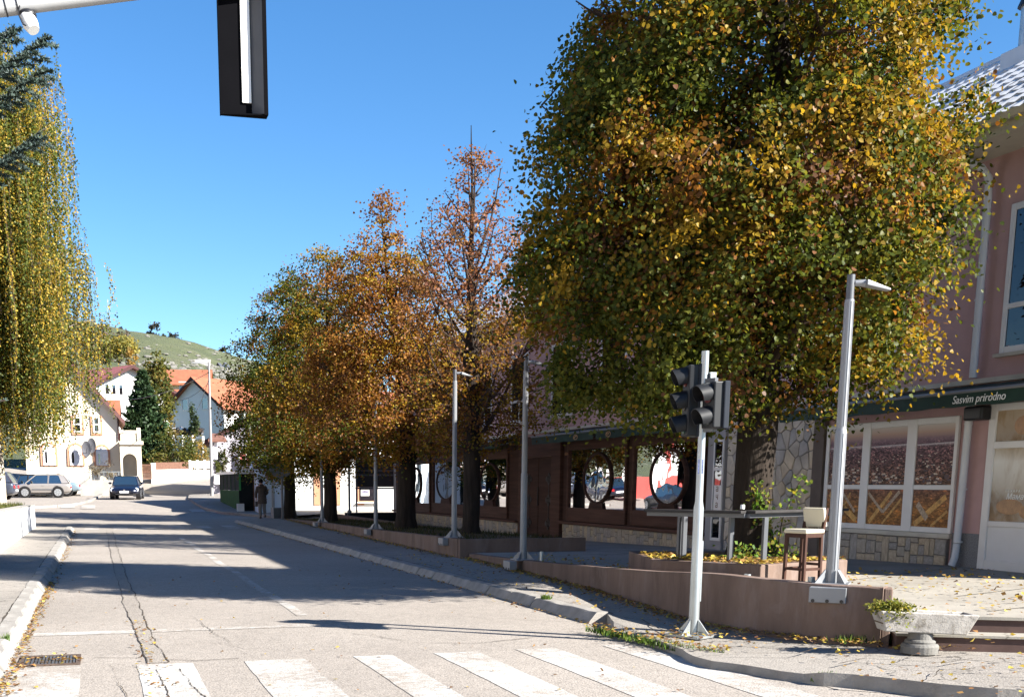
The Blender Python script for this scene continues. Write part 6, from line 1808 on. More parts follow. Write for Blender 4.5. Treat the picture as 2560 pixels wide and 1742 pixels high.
# --- brown metal fence, gate, white slat fence with posts
f1 = thing('garden_fence', 'pale concrete wall with brown mesh fence below the bushes', 'fence', atY(430, 1190, 95))
fa, fb = atG(386, 1198), atG(474, 1188)
fa = atY(388, 1195, 93.5); fb = atY(476, 1180, 96)
def seg(a, b, z0, z1, th, nm, m, par): 
    d = Vector((b.x - a.x, b.y - a.y, 0)).normalized(); nn2 = Vector((-d.y, d.x, 0)) * th / 2
    MB().prism([(a.x - nn2.x, a.y - nn2.y), (b.x - nn2.x, b.y - nn2.y), (b.x + nn2.x, b.y + nn2.y), (a.x + nn2.x, a.y + nn2.y)], [z0[0], z0[1], z0[1], z0[0]], [z1[0], z1[1], z1[1], z1[0]]).build(nm, m, par)
M_plast = mat('pale_wall', (.62, .60, .56), .9, var=.12, scale=.8, dirt=(.4, .38, .35))
za, zb_ = atY(388, 1174, 93.5).z, atY(476, 1172, 96).z
seg(fa, fb, (fa.z - 2, fb.z - 2), (za, zb_), .25, 'wall_body', M_plast, f1)
M_mesh = mat('brown_mesh', (.13, .07, .05), .8, var=.3, scale=9)
seg(Vector((fa.x, fa.y + .05, 0)), Vector((fb.x, fb.y + .05, 0)), (za + .001, zb_ + .001), (za + .55, zb_ + .55), .05, 'mesh_panel', M_mesh, f1)
pp = atY(384, 1190, 93.3); BOX('post', M_plast, f1, pp.x - .18, pp.x + .18, pp.y - .18, pp.y + .18, pp.z - 2, atY(384, 1157, 93.3).z)
g1 = thing('garden_gate', 'brown metal garden gate beside the arched porch', 'gate', atY(365, 1196, 93))
ga, gb = atY(353, 1197, 93), atY(379, 1197, 93)
mb = MB()
for z in (1197, 1180, 1163): mb.bar((ga.x, 93, atY(365, z - 1, 93).z), (gb.x, 93, atY(365, z - 1, 93).z), .08)
mb.build('gate_frame', M_mesh, g1)
for k in range(12):
    x = ga.x + (gb.x - ga.x) * k / 11; BOX('bar', M_mesh, g1, x - .02, x + .02, 92.97, 93.0, ga.z, atY(365, 1160, 93).z)
def slat_fence(label, pxa, pya, pxb, pyb, Ya, Yb, h, npost, nslat, wall_h=1.0):
    a, b = atY(pxa, pya, Ya), atY(pxb, pyb, Yb)
    t = thing('slat_fence', label, 'fence', a)
    seg(a, b, (a.z - 2, b.z - 2), (a.z - .05, b.z - .05), .25, 'wall_body', M_plast, t)
    for k in range(npost):
        f = k / (npost - 1); q = a.lerp(b, f); MB().box(q.x - .09, q.x + .09, q.y - .2, q.y - .02, q.z - .5, q.z + h + .06).build('post', M_white, t)
    for k in range(npost - 1):
        for s in range(nslat):
            q0, q1 = a.lerp(b, k / (npost - 1)), a.lerp(b, (k + 1) / (npost - 1)); dz = .12 + (h - .2) * s / (nslat - 1)
            MB().bar((q0.x, q0.y - .02, q0.z + dz), (q1.x, q1.y - .02, q1.z + dz), .05, .11).build('slat', M_white, t)
slat_fence('white concrete slat fence on a low wall beside the utility pole', 475, 1174, 530, 1172, 96, 97, .68, 4, 4)
slat_fence('white slat fence further up, below the white gabled house', 433, 1103, 508, 1107, 112, 110, .55, 4, 3)
# woodpile below the white house
wp = thing('rubble_pile', 'dark pile of logs and sacks in front of the white gabled house', 'pile', atY(465, 1085, 113))
for k in range(60):
    q = atY(random.uniform(428, 508), random.uniform(1072, 1086), 113 + random.uniform(-.8, .8))
    MB().sphere((q.x, q.y, q.z), random.uniform(.15, .35), random.uniform(.15, .35), random.uniform(.12, .28), 7, 5).build('log', random.choice((M_dgrey, M_bark, M_black, M_twig)), wp)
q = atY(448, 1073, 113); MB().sphere((q.x, q.y, q.z), .9, .4, .16, 12, 6).build('white_sheet', M_white, wp)

# --- houses up the slope
a = atY(313, 1075, 126)
gable_house('white_house', 'white gabled house with pink-red roof above the cream house', a.x + .6, 124, a.z, R(122), 10, 9.2, atY(313, 968, 126).z - a.z - .3, atY(313, 922, 126).z - a.z, M_whouse, M_ptile,
            [('g', 1.9, atY(1, 988, 126).z - a.z, .6, 1.1), ('g', 2.7, atY(1, 988, 126).z - a.z, .6, 1.1), ('g', 1.1, atY(1, 988, 126).z - a.z, .6, 1.1), ('g', -.6, atY(1, 1010, 126).z - a.z, 1.2, .8)], over=.9, gover=.8)
a = atY(320, 1100, 105)
gable_house('annex_house', 'low cream annex with an orange roof right of the cream house gable', a.x - 1, 100, a.z - .5, R(178), 4, 4.5, atY(1, 1035, 103).z - a.z + .3, atY(1, 1010, 103).z - a.z + .6, M_cream2, M_otile, over=.5)
a = atY(420, 1020, 158)
gable_house('yellow_house', 'yellow house with a long orange roof, highest on the slope', a.x - .3, 158, a.z, R(-8), 5.2, 9, atY(1, 957, 158).z - a.z, atY(1, 926, 163).z - a.z, M_yell, M_otile,
            [('r', 3.2, atY(1, 968, 155).z - a.z, 2.2, 1.0)], over=.6, gover=.9)
a = atY(420, 1060, 140)
gable_house('small_house', 'small house with a low orange roof below the yellow house', a.x - 2.2, 143, a.z, R(-6), 11, 7, atY(1, 1000, 140).z - a.z, atY(1, 969, 143).z - a.z, M_whouse, M_otile, over=.5)
a = atY(432, 1084, 117)
zz = lambda py: atY(1, py, 117).z - a.z
hL = 15
gx = atY(483, 1084, 119)
h4 = gable_house('white_house', 'white gabled house with orange roof, its front in blue shade', gx.x + .2, 117.2, a.z, R(38), hL, 7.6, zz(1020) + .35, zz(941) + .2, M_whouse, M_otile,
            [('g', 1.45, zz(1017), .95, 1.15), ('g', -1.3, zz(1017), .95, 1.15), ('r', 2.2, zz(1052), .9, 1.15), ('r', 5.5, zz(1052), .9, 1.15)], over=.5, gover=.55, chimney=None)
# projecting gable wing of the same house: roof slab a bit lower
# --- lilac-grey house on the right
a = atY(535, 1226, 78)
zz = lambda py: atY(1, py, 78).z - a.z
wl = atY(845, 1226, 78).x - a.x
h5 = gable_house('lilac_house', 'lilac-grey plastered house with brown roof edge behind the green kiosk', a.x + wl / 2, 78, a.z, R(84), 9, wl, zz(1092), zz(1001), M_lilac, M_btile, [], over=.5, gover=.45, dark=M_dbrn)
s = BOX('window', M_pvc, h5, atY(565, 1, 78).x, atY(604, 1, 78).x, 77.92, 77.998, atY(1, 1166, 78).z, atY(1, 1122, 78).z)
M_redc = mat('red_white_curtain', (.42, .10, .09), .7, var=.5, scale=6)
for (p, q) in ((569, 583), (587, 600)): BOX('pane', M_redc, s, atY(p, 1, 78).x, atY(q, 1, 78).x, 77.9, 77.919, atY(1, 1160, 78).z, atY(1, 1127, 78).z)
MB().add([(atY(484, 1, 76).x, 75.8, atY(1, 1100, 76).z), (atY(533, 1, 76).x, 75.8, atY(1, 1100, 76).z), (atY(528, 1, 78).x, 79, atY(1, 1082, 78).z), (atY(500, 1, 78).x, 79, atY(1, 1082, 78).z),
          (atY(484, 1, 76).x, 75.8, atY(1, 1100, 76).z + .15), (atY(533, 1, 76).x, 75.8, atY(1, 1100, 76).z + .15), (atY(528, 1, 78).x, 79, atY(1, 1082, 78).z + .15), (atY(500, 1, 78).x, 79, atY(1, 1082, 78).z + .15)],
         [(4, 5, 6, 7), (3, 2, 1, 0), (0, 1, 5, 4), (1, 2, 6, 5), (0, 4, 7, 3)]).build('porch_roof', M_btile, h5)
for px in (493, 505): MB().cyl((atY(px, 1, 76).x, 76.2), .09, atY(1, 1145, 76).z, atY(1, 1101, 76).z, 8).build('porch_post', M_white, h5)
BOX('plinth', M_peach, h5, atY(598, 1, 77.5).x, atY(640, 1, 77.5).x, 77.2, 77.9, a.z - .5, atY(1, 1140, 77.5).z)
# small huts on the hill
for (px, py, wpx, lab, m1, m2) in [(505, 926, 36, 'stone hut with grey roof high on the hillside', M_conc, M_conc), (570, 927, 17, 'white hut with dark roof on the hillside', M_whouse, M_dgrey), (553, 926, 15, 'small dark shed beside the white hillside hut', M_dgrey, M_dgrey)]:
    q = atG(px, py); w = wpx * q.y / F_PX
    gable_house('hill_hut', lab, q.x - w / 2, q.y, q.z + .3, R(-10) if wpx > 20 else R(60), w, w * .7, w * .22 if wpx > 20 else w * .45, w * .55 if wpx > 20 else w * .95, m1, m2, over=.12 * w, gover=.1 * w, th=.05 * w)
# pylon on the ridge
q = atY(273, 829, 455)
py_ = thing('pylon', 'lattice power pylon standing on the hill ridge', 'pylon', (q.x, 455, q.z - 1.5))
mb = MB(); Hh = (829 - 757) / F_PX * 455 + 1.5
for (sx_, sy2) in ((-1, -1), (1, -1), (-1, 1), (1, 1)): mb.bar((sx_ * .9, sy2 * .9, 0), (sx_ * .12, sy2 * .12, Hh), .13)
for k in range(9):
    z0, z1 = Hh * k / 9, Hh * (k + 1) / 9; r0, r1 = .9 - .78 * k / 9, .9 - .78 * (k + 1) / 9; s_ = 1 if k % 2 else -1
    mb.bar((s_ * r0, -r0, z0), (-s_ * r1, -r1, z1), .08)
mb.build('lattice', M_galv, py_, False)
for (z, w) in ((Hh * .80, 1.7), (Hh * .62, 2.2), (Hh * .48, 2.0)):
    MB().bar((-w, 0, z), (w, 0, z), .14).build('cross_arm', M_galv, py_, False)
for (px, py, h, lab) in [(389, 850, 6.0, 'dark round bush on the ridge, the largest'), (437, 862, 4.2, 'dark bush on the ridge right of the largest'), (372, 850, 3.0, 'low dark bush on the ridge left of the largest'), (297, 838, 3.0, 'small dark bush near the pylon'), (407, 856, 2.6, 'tiny dark bush right beside the largest ridge bush'), (560, 893, 3.4, 'dark bush at the low end of the ridge')]:
    bush('ridge_bush', lab, px, py + 2, 428, h * 1.0, h, 420, .7, [(.05, .05, .045), (.07, .06, .05), (.04, .05, .03)], int(px), group='bushes along the hill ridge')
bush('hill_tree', 'brown leafless tree on the slope behind the birch', 262, 905, 205, 8, 5.5, 1500, .5, [(.12, .09, .07), (.10, .08, .06)], 41, 'tree')
bush('hill_tree', 'yellow-green tree on the slope beside the brown leafless tree', 298, 903, 200, 6, 4.2, 1300, .45, [(.24, .2, .05), (.18, .17, .05)], 42, 'tree')
bush('hill_tree', 'small orange tree on the slope above the pink-red roof', 328, 917, 195, 2.2, 2.8, 500, .35, [(.3, .19, .05), (.24, .16, .05)], 43, 'tree')
# limestone outcrops
rk = MB(); rr_ = random.Random(4)
for _ in range(240):
    px = rr_.uniform(250, 640); py = rr_.choice([rr_.uniform(838, 960), rr_.gauss(912, 10), rr_.gauss(935, 8)])
    r = ray(px, py); y = 150.0; hit = None
    while y < 430:
        p = Vector((0, 0, EYE)) + r * (y / r.y)
        if p.z <= zt(p.x, p.y) + .2: hit = p; break
        y += 2
    if hit is None: continue
    s = rr_.uniform(.2, .7)
    i0 = len(rk.v); rk.sphere((hit.x, hit.y, hit.z), s * 1.5, s, s * rr_.uniform(.35, .8), 7, 5)
    rk.v[i0:] = [(a + noise.noise(Vector((a * 2, b, c_))) * s * .5, b, c_ + noise.noise(Vector((a, b * 2, c_ + 7))) * s * .4) for a, b, c_ in rk.v[i0:]]
tag(rk.build('limestone_rocks', mat('limestone', (.15, .145, .13), .95, var=.2, scale=1.2, bmp=.6, bscale=3)), kind='stuff')

# --- utility poles
up = thing('utility_pole', 'tall thin concrete utility pole with lamp arm beside the lilac house', 'utility pole', atY(530, 1236, 74))
b = atY(530, 1240, 74); tp_ = atY(522, 905, 74)
MB().tube([(b.x, 74, b.z - .2), (tp_.x, 74, tp_.z)], [.11, .055], 10).build('pole', mat('pole_concrete', (.24, .235, .23), .8), up, smooth=True)
MB().bar((tp_.x, 74, tp_.z - .1), (tp_.x - 1.0, 74, tp_.z - .05), .055).build('lamp_arm', M_grey, up)
q = atY(537, 1200, 73.8); BOX('meter_box', M_white, up, q.x - .02, q.x + .28, 73.7, 73.9, q.z - .25, q.z + .35)
for (p, q_) in [((tp_.x, 74, tp_.z - .6), tuple(atY(300, 1000, 92))), ((tp_.x, 74, tp_.z - 1.2), tuple(atY(430, 1000, 116))), ((tp_.x, 74, tp_.z - .9), tuple(atY(480, 1040, 116)))]:
    p, q_ = Vector(p), Vector(q_); MB().tube([p.lerp(q_, k / 10) - Vector((0, 0, 1.6 * (k / 10) * (1 - k / 10))) for k in range(11)], .02, 4).build('overhead_wire', M_black, up)

# --- white shop at the end, white shed in painted blue shade, kiosk, canopy
Y2 = 58.5
def X2(px, Y=Y2): return atY(px, 1250, Y).x
def Z2(py, Y=Y2): return atY(900, py, Y).z
ws = thing('white_shop', 'white shop building in full sun across the side street with peach pilasters', 'building', (X2(900), Y2, 0))
BOX('wall', M_whouse, ws, X2(728), X2(1180), Y2, Y2 + 8, -.3, 4.3)
BOX('plinth', M_conc, ws, X2(728), X2(1180), Y2 - .06, Y2 - .002, -.3, Z2(1274))
for px in (796, 846, 905): BOX('pilaster', M_peach, ws, X2(px - 11), X2(px + 5), Y2 - .05, Y2 - .003, Z2(1262), 4.2)
for (a_, b_, t_, u_) in ((897, 940, 1180, 1253), (1006, 1030, 1180, 1253)):
    s = BOX('window', M_peach, ws, X2(a_ - 3), X2(b_ + 3), Y2 - .09, Y2 - .051, Z2(u_ + 1), Z2(t_))
    BOX('pane', M_glass, s, X2(a_ + 1), X2(b_ - 1), Y2 - .11, Y2 - .091, Z2(u_ - 2), Z2(t_))
    BOX('sill', M_white, s, X2(a_ - 5), X2(b_ + 6), Y2 - .2, Y2 - .052, Z2(u_ + 4), Z2(u_ + 1.2))
o = BOX('poster', M_pvc, ws, X2(901), X2(922), Y2 - .14, Y2 - .112, Z2(1239), Z2(1224))
BOX('print', mat('grey_print', (.16, .15, .22), .5, var=.8, scale=40), ws, X2(904), X2(919), Y2 - .145, Y2 - .141, Z2(1232), Z2(1226))
MB().add([(X2(720), Y2 - .6, 4.25), (X2(1190), Y2 - .6, 4.25), (X2(1190), Y2 + 4, 6.4), (X2(720), Y2 + 4, 6.4), (X2(720), Y2 + 8.5, 4.25), (X2(1190), Y2 + 8.5, 4.25)], [(0, 1, 2, 3), (3, 2, 5, 4), (0, 3, 4), (1, 5, 2)]).build('roof', M_otile, ws)
sh = thing('shade_blue_shed', 'white shed wall coloured in bluish shade with a pipe behind the walking person', 'shed', (X2(690, 57), 57, 0))
M_pblue = mat('pale_blue_shade_and_paint', (.55, .62, .68), .8, var=.05)  # bluish shade of the white shed put into its colour; garden wall shares it
BOX('wall', M_pblue, sh, X2(646, 57), X2(727, 57), 57, 60, -.2, 3.2)
MB().cyl((X2(683, 56.9), 56.9), .07, 0, 3.2, 8).build('pipe', M_conc, sh, smooth=True)
# green kiosk
kc = atZ(600, 1283, .14); kb = atZ(556, 1256, .42)
kb = Vector((kc.x - 2.3, kc.y + 9.0, 0)); kb = atY(551, 1254, kc.y + 8.0)
kr = atY(634, 1284, kc.y)
kk = thing('green_kiosk', 'dark kiosk with green lower panels and a pale roof edge at the street corner', 'kiosk', (kc.x, kc.y, .1))
M_gp = mat('green_panel', (.012, .055, .010), .8, var=.25, scale=4); M_dk = mat('dark_panel', (.010, .012, .011), .8, var=.2)
zt1 = atY(600, 1180, kc.y).z; zm = atY(600, 1226, kc.y).z
d = (kb - kc); d.z = 0; L = d.length; d.normalize(); nn3 = Vector((-d.y, d.x, 0))
def side(u0, u1, z0, z1, th, nm, m, off=0):
    a_, b_ = kc + d * u0 + nn3 * off, kc + d * u1 + nn3 * off; e_ = nn3 * (-th)
    return MB().prism([(a_.x, a_.y), (b_.x, b_.y), ((b_ + e_).x, (b_ + e_).y), ((a_ + e_).x, (a_ + e_).y)], z0, z1).build(nm, m, kk)
side(.0, L, -.1, zm, .08, 'green_panel', M_gp)
for k in range(5): side(L * k / 5 + .04, L * (k + 1) / 5 - .04, zm + .01, zt1 - .08, .04, 'dark_panel', M_dk, -.01)
for k in range(6): side(L * k / 5 - .04, L * k / 5 + .04, zm + .005, zt1 - .08, .09, 'mullion', M_gp if k else mat('bright_green', (.03, .22, .04), .6), .012)
side(-.15, L + .1, zt1 - .075, zt1 + .05, 2.6, 'roof', M_pvc, .15)
BOX('front', M_dk, kk, kc.x - .02, kr.x, kc.y - .0, kc.y + .1, -.1, zt1 - .08)
BOX('door_post', mat('rust_brown', (.10, .045, .025), .8), kk, kr.x, kr.x + .28, kc.y - .06, kc.y - .001, -.1, zt1 - .02)
BOX('roof_edge', M_pvc, kk, kc.x - .2, kr.x + .3, kc.y - .25, kc.y - .061, zt1 + .03, zt1 + .14)
BOX('base', M_plast, kk, kc.x - .16, kc.x + .18, kc.y - .3, kc.y - .062, -.1, .62)
# concrete step and kerb under the kiosk
tag(BOX('kiosk_step', M_kerb, None, kc.x - .3, kr.x + 1.6, kc.y - .55, kc.y - .31, -.05, .17), kind='structure')
# black roller canopy on the terrace end
Yc = 52.6
cp = thing('black_canopy', 'black canopy with drop down blinds on steel posts beyond the café corner', 'canopy', (X2(960, Yc), Yc, 0))
BOX('roof_sheet', M_black, cp, X2(880, Yc), X2(1000, Yc), Yc, Yc + 2.5, Z2(1146, Yc), Z2(1142, Yc))
BOX('blind', M_black, cp, X2(889, Yc), X2(990, Yc), Yc - .02, Yc + .04, Z2(1217, Yc), Z2(1147, Yc))
for z in (1222, 1189, 1178): BOX('blind_bar', M_dgrey, cp, X2(888, Yc), X2(990, Yc), Yc - .06, Yc - .021, Z2(z, Yc), Z2(z - 4, Yc))
for px in (891, 985): MB().cyl((X2(px, Yc - .05), Yc - .09), .035, -.1, Z2(1146, Yc), 8).build('post', M_dgrey, cp, smooth=True)
BOX('cream_edge', M_pvc, cp, X2(960, Yc), X2(1010, Yc), Yc - .4, Yc - .1, Z2(1139, Yc), Z2(1134, Yc))
t = thing('parasol_post', 'thick grey steel post with sleeve foot between the canopy and the tree row', 'post', (9.0, 47, .05))
q = atY(874, 1300, 47); MB().tube([(q.x, 47, 0), (q.x, 47, .5), (q.x, 47, .52), (q.x, 47, 2.7)], [.09, .09, .05, .05], 10).build('post', M_dgrey, t, smooth=True)
t = BOX('hedge_box', M_dk, None, 9.75, 12.3, 46.5, 47.6, -.1, .42); tag(t, 'low dark planter box behind the far end of the terrace', 'planter box')
sb_ = BOX('stone_trough', M_dgrey, None, 7.35, 7.9, 51.2, 52.1, 0.1, .55); tag(sb_, 'dark square trough on the pavement right of the walking person', 'trough')

# ------------------------------------------------------------------ left side of the street outside the frame: what the café windows mirror, then houses added for the light
M_red = mat('red_wall', (.42, .075, .065), .8, var=.1, scale=1.2)
rw = thing('red_wall', 'red street wall with white pillars on the left side of the street', 'wall', (-8.6, 60, .3))
BOX('wall_body', M_red, rw, -8.9, -8.6, 48, 78, -.2, 2.0)
for y in np.arange(49, 78, 4.6): BOX('pillar', M_white, rw, -8.98, -8.5, y - .35, y + .35, -.2, 2.6)
lh = thing('white_red_house', 'white and red house on the left side of the street', 'house', (-14, 62, 0))
BOX('wall', M_whouse, lh, -22, -12.5, 50, 76, -.3, 5.6)
for y in np.arange(51, 76, 5.5): BOX('pilaster', M_red, lh, -12.5, -12.44, y, y + 1.5, -.3, 5.5)
MB().add([(-12.2, 49.6, 5.6), (-12.2, 76.4, 5.6), (-17, 76.4, 8.6), (-17, 49.6, 8.6), (-22.3, 49.6, 5.6), (-22.3, 76.4, 5.6)], [(0, 1, 2, 3), (3, 2, 5, 4)]).build('roof', M_otile, lh)
wl2 = thing('pale_wall', 'pale blue-white garden wall on the left side of the street', 'wall', (-7.4, 49, .1))
BOX('wall_body', M_pblue, wl2, -7.6, -7.35, 43.5, 54, -.2, 1.7)

for (nm, ya, yb, h_, lab, m_) in (('added_white_row_house', 11, 43, 7.2, 'unseen added long white house on the left side of the street, behind the planted bed', M_whouse), ('added_cream_row_house', -26, 7, 6.6, 'unseen added long cream house on the left side of the street, behind the camera', M_cream2)):  # unseen houses, added to block sky light and bounce sun onto the facade
    lh = thing(nm, lab, 'house', (-13.5, (ya + yb) / 2, 0))
    BOX('wall', m_, lh, -23, -13.5, ya, yb, -.3, h_)
    MB().add([(-13, ya - .4, h_), (-13, yb + .4, h_), (-18.2, yb + .4, h_ + 3), (-18.2, ya - .4, h_ + 3), (-23.4, ya - .4, h_), (-23.4, yb + .4, h_)], [(0, 1, 2, 3), (3, 2, 5, 4)]).build('roof', M_otile, lh)
    for y in np.arange(ya + 2, yb - 2, 4):
        for z in (1.1, 4.2):
            w_ = MB().box(-13.5, -13.43, y, y + 1.4, z, z + 1.6).build('window', M_pvc, lh); MB().box(-13.425, -13.415, y + .1, y + 1.3, z + .1, z + 1.5).build('pane', M_glass, w_)
# ------------------------------------------------------------------ cars
M_tyre = mat('tyre_rubber', (.012, .012, .012), .85); M_rim = mat('alloy_rim', (.55, .56, .58), .3, .8, var=.05)
M_cglass = mat_mirror('car_glass', (.8, .9, .95), .0, 2, .30, (.012, .02, .022))
M_chrome = mat('chrome_trim', (.6, .6, .62), .15, 1., var=.02)
M_hl = mat('headlight_glass', (.75, .78, .8), .08, .3, var=.05); M_tl = mat('red_tail_light', (.35, .012, .015), .2)
M_plate = mat('number_plate', (.70, .72, .74), .4, var=.02)
def paint(name, col, metal=.35):
    if name in MATS: return MATS[name]
    m, nt, p = new_mat(name); p.inputs['Base Color'].default_value = (*col, 1); p.inputs['Metallic'].default_value = metal; p.inputs['Roughness'].default_value = .32
    p.inputs['Coat Weight'].default_value = .7; p.inputs['Coat Roughness'].default_value = .06; MATS[name] = m; return m
def car(label, loc, rot, L, W, H, col, kind='sedan', group=None, rim=M_rim, plate=None):
    """local: +x forward, origin on the ground under the middle"""
    t = thing('parked_car' if group else 'car', label, 'car', loc, rot, group)
    h = L / 2; gw = W / 2; bz = .20; belt = H * .64
    if kind == 'sedan':
        st = [(-h, .42, .72, .84), (-h + .06, .30, .86, .90), (-h + .45, .22, .98, .965), (-h + 1.05, bz, 1.0, .99), (-.3, bz, .99, 1), (h - 1.55, bz, .985, 1), (h - 1.2, bz, .97, .99), (h - .6, .22, .86, .965), (h - .16, .26, .72, .88), (h - .02, .36, .60, .76)]
        cab = [(-h + .75, belt * .985, .90), (-h + 1.45, H, .70), (.1, H + .005, .72), (.55, H - .03, .72), (h - 1.28, belt * .97, .88)]
    else:
        st = [(-h, .40, .86, .86), (-h + .08, .28, .97, .93), (-h + .4, .22, 1.0, .97), (-h + .9, bz, 1.0, .99), (0, bz, .99, 1), (h - 1.2, bz, .98, 1), (h - .9, bz, .96, .98), (h - .45, .22, .85, .95), (h - .12, .26, .70, .86), (h, .36, .60, .76)]
        cab = [(-h + .10, belt * 1.0, .92), (-h + .42, H - .05, .74), (-h + .9, H, .74), (.25, H - .02, .74), (h - .92, belt * .97, .9)]
    vs, fs = [], []
    ring = 12
    for (x, zb_, zf, wf) in st:
        zt_ = belt * zf; w = gw * wf; m_ = zb_ + (zt_ - zb_) * .5
        half = [(w * .80, zb_), (w * .96, zb_ + .08), (w, m_), (w * .985, zt_ - .10), (w * .93, zt_ - .02), (w * .6, zt_ + .025)]
        vs += [(x, y, z) for y, z in half] + [(x, -y, z) for y, z in reversed(half)]
    for i in range(len(st) - 1):
        for k in range(ring):
            a, b = i * ring + k, i * ring + (k + 1) % ring; fs.append((a, b, b + ring, a + ring))
    fs.append(tuple(range(ring - 1, -1, -1))); fs.append(tuple(range((len(st) - 1) * ring, len(st) * ring)))
    body = MB().add(vs, fs).build('body', col, t, False, smooth=True)
    sb = body.modifiers.new('sub', 'SUBSURF'); sb.levels = 1; sb.render_levels = 1
    # cabin: glass shell, then roof and pillars over it
    vs, fs = [], []
    base = [(c[0], gw * c[2] * .985, c[1] - .02) for c in cab]
    for x, w, z in base:
        vs += [(x, w, z), (x, -w, z)]
    zb_ = belt - .05
    for x, w, z in base[1:-1]: vs += [(x * .97, gw * .925, zb_), (x * .97, -gw * .925, zb_)]
    n = len(base)
    for i in range(n - 1): fs.append((2 * i, 2 * i + 1, 2 * i + 3, 2 * i + 2))
    for sgn in (0, 1):
        lo = [0] + [n + k for k in range(n - 2)] + [n - 1]
        up = list(range(n))
        for i in range(n - 1):
            q = [2 * up[i] + sgn, 2 * up[i + 1] + sgn, 2 * lo[i + 1] + sgn, 2 * lo[i] + sgn]
            q2 = []
            [q2.append(v) for v in q if v not in q2]
            if len(q2) > 2: fs.append(tuple(q2))
    MB().add(vs, fs).build('window', M_cglass, t, False)
    roof = MB(); rp = base[1:-1]
    rv = []
    for x, w, z in rp: rv += [(x, w + .012, z + .004), (x, w * .5, z + .04), (x, -w * .5, z + .04), (x, -w - .012, z + .004)]
    rf = [(4 * i + k, 4 * i + k + 1, 4 * i + 5 + k, 4 * i + 4 + k) for i in range(len(rp) - 1) for k in range(3)]
    roof.add(rv, rf).build('roof', col, t, False, smooth=True)
    for sg in (1, -1):
        for i in (0, n - 2):
            p, q = Vector((base[i][0], sg * base[i][1], base[i][2])), Vector((base[i + 1][0], sg * base[i + 1][1], base[i + 1][2]))
            MB().bar(p, q, .07, .05).build('pillar', col, t, False)
        for i in range(1, n - 2):
            p, q = Vector((base[i][0], sg * base[i][1], base[i][2])), Vector((base[i + 1][0], sg * base[i + 1][1], base[i + 1][2]))
            MB().bar(p, q, .05, .06).build('roof_rail', col, t, False)
        xm = (base[1][0] + base[-2][0]) / 2 + .12
        MB().bar((xm, sg * (gw * .93), belt - .04), (xm - .06, sg * (gw * .735), H - .03), .08, .04).build('pillar', col if kind != 'sedan' else M_black, t, False)
        if kind != 'sedan': MB().add([(-h + .12, sg * gw * .925, belt - .03), (-h + .55, sg * gw * .945, belt - .03), (-h + .72, sg * gw * .765, H - .05), (-h + .44, sg * gw * .765, H - .06)], [(0, 1, 2, 3)]).build('rear_pillar', col, t, False)
        MB().sphere((base[-1][0] - .38, sg * (gw + .07), belt + .06), .07, .1, .065, 10, 6).build('mirror', col if kind == 'sedan' else M_black, t, False, smooth=True)
        for xx in (-.15, -1.05 if kind == 'sedan' else -.95): MB().box(xx - .09, xx + .09, sg * (gw * .985) - .02, sg * (gw * .985) + .02, belt * .80, belt * .80 + .025).build('door_handle', M_chrome if kind == 'sedan' else col, t, False)
        MB().box(-h + 1.1, h - 1.3, sg * (gw * .995) - .012, sg * (gw * .995) + .012, .46, .52).build('side_strip', M_dgrey if kind != 'sedan' else col, t, False)
        MB().box(-h + 1.05, h - 1.2, sg * gw * .94 - .02, sg * gw * .94 + .02, .17, .24).build('sill', M_black, t, False)
        # headlights, tail lights
        MB().add([(h - .30, sg * gw * .93, belt * .70), (h - .075, sg * gw * .62, belt * .62), (h - .055, sg * gw * .62, belt * .52), (h - .16, sg * gw * .90, belt * .54),
                  (h - .40, sg * gw * .80, belt * .78), (h - .2, sg * gw * .6, belt * .72)], [(0, 1, 2, 3), (0, 4, 5, 1)]).build('headlight', M_hl, t, False)
        MB().box(-h - .012, -h + .2, sg * gw * .62 - .12, sg * gw * .62 + .16, belt * .62, belt * .80).build('tail_light', M_tl, t, False, bevel=.02)
        rad = .315 if kind != 'suv' else .36
        for xx in (h - .88, -h + .80):
            wh = thing('wheel', None, None, (xx, sg * (gw - .09), rad)); wh.parent = t
            MB().tube([(0, -.125, 0), (0, .125, 0)], rad + .055, 24).build('wheel_arch', M_black, wh, False) .location = (0, -sg * .035, .015)
            MB().tube([(0, -.11, 0), (0, -.10, 0), (0, .10, 0), (0, .11, 0)], [rad * .9, rad, rad, rad * .9], 24).build('tyre', M_tyre, wh, False, smooth=True)
            r = MB(); o_ = sg * .115
            r.tube([(0, o_ * .9, 0), (0, o_, 0)], rad * .70, 20)
            r.build('rim', rim, wh, False)
            s_ = MB()
            for k in range(7):
                a = 2 * math.pi * k / 7; s_.bar((rad * .2 * math.cos(a), o_ * 1.02, rad * .2 * math.sin(a)), (rad * .62 * math.cos(a), o_ * 1.02, rad * .62 * math.sin(a)), .028)
            s_.build('spokes', M_dgrey if kind == 'sedan' else M_grey, wh, False)
    MB().box(h - .08, h + .004, -gw * .42, gw * .42, belt * .46, belt * .56).build('grille', M_black, t, False, bevel=.01)
    MB().box(h - .12, h + .012, -gw * .6, gw * .6, .27, .35).build('lower_grille', M_black, t, False, bevel=.01)
    MB().tube([(h - .03, 0, belt * .61), (h + .006, 0, belt * .60)], .055, 12).build('badge', M_chrome, t, False)
    pl = MB().box(h + .0, h + .022, -.26, .26, .38, .49).build('number_plate', M_plate, t, False)
    for x_, s_ in ((-h - .02, 0),): MB().box(-h - .02, -h + .01, -.26, .26, .46, .57).build('number_plate', M_plate, t, False)
    return t
def on_ground(px, py): return atG(px, py)
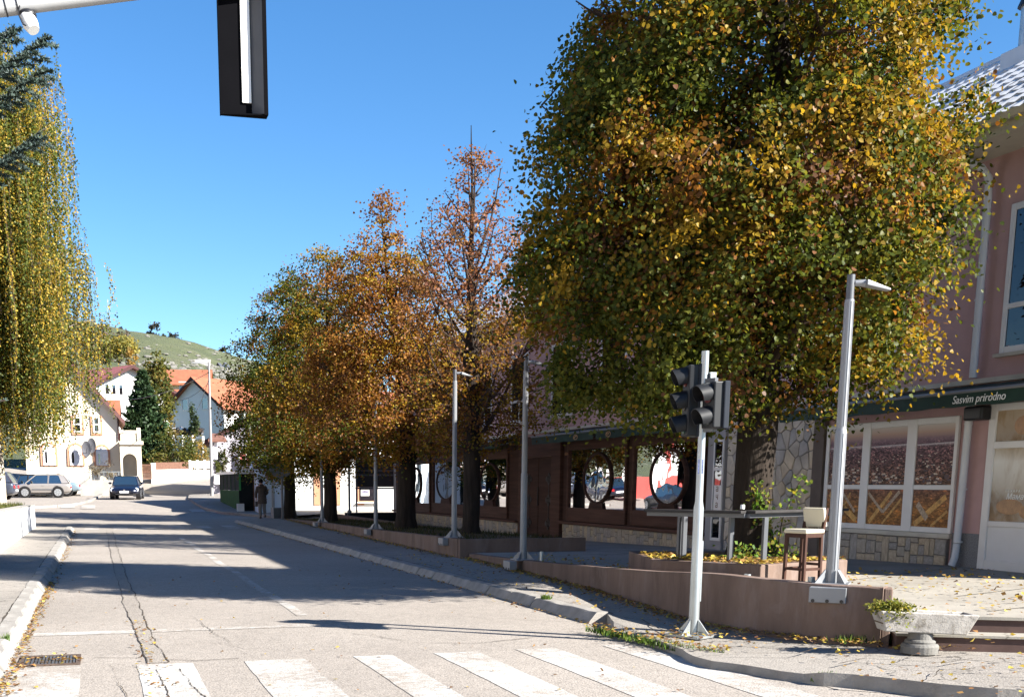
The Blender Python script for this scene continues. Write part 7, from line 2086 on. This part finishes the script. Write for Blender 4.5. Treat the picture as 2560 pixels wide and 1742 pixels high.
navy = paint('navy_paint', (.005, .009, .026)); silver = paint('beige_silver_paint', (.27, .25, .235), .4); ltblue = paint('light_blue_paint', (.22, .30, .36), .4)
dsuv = paint('slate_paint', (.05, .06, .085)); blk = paint('black_paint', (.012, .013, .015)); wht = paint('white_car_paint', (.72, .73, .74), .0)
S = .94
p = on_ground(320, 1249)
car('dark blue saloon car driving towards the camera with headlights on', (p.x + .02, p.y + 2, p.z + .02), R(-96), 4.4 * S, 1.84 * S, 1.46 * S, navy)
a, b = on_ground(60, 1244), on_ground(142, 1244)
c_ = (a + b) / 2
grpc = 'cars in the car park beside the birch'
Lh = (b.x - a.x) * 1.0
wbase = abs(b.x - a.x)
LL = wbase + .88 + .80
car('small silver-beige hatchback parked side on beside the birch', (c_.x + .04, c_.y + .7, c_.z + .02), R(180), LL, 1.68 * S, 1.50 * S, silver, 'hatch', grpc)
q = atY(180, 1232, 80.6); q.z = hg(q.x, 80.6) + .02
car('pale blue saloon car parked behind the silver hatchback', (q.x - 1.5, q.y + .5, q.z + .02), R(170), 4.6 * S, 1.82 * S, 1.46 * S, ltblue, 'sedan', grpc)
q = on_ground(2, 1249)
car('slate grey off-road car half hidden by the birch trunk at the left edge', (q.x - 1.1, q.y + .6, q.z + .02), R(172), 4.3 * S, 1.85 * S, 1.68 * S, dsuv, 'suv', grpc)
q = atY(85, 1233, 80.2); q.z = hg(q.x, 80.2)
car('dark saloon car standing behind the silver hatchback, only roof and bonnet showing', (q.x - .2, q.y + .3, q.z + .02), R(176), 4.4 * S, 1.8 * S, 1.45 * S, blk, 'sedan', grpc)
q = on_ground(14, 1231)
car('white car at the back of the car park by the left edge', (q.x - .6, q.y + 2, q.z + .05), R(10), 4.2 * S, 1.8 * S, 1.5 * S, wht, 'hatch', grpc)
car('black saloon car parked outside the frame, mirrored in the café windows', (-5.6, 59.5, .12), R(88), 4.6 * S, 1.84 * S, 1.46 * S, blk, 'sedan', 'cars parked by the red wall')
car('dark blue car parked outside the frame, mirrored in the far windows', (-6.0, 69, .55), R(92), 4.4 * S, 1.84 * S, 1.46 * S, navy, 'sedan', 'cars parked by the red wall')
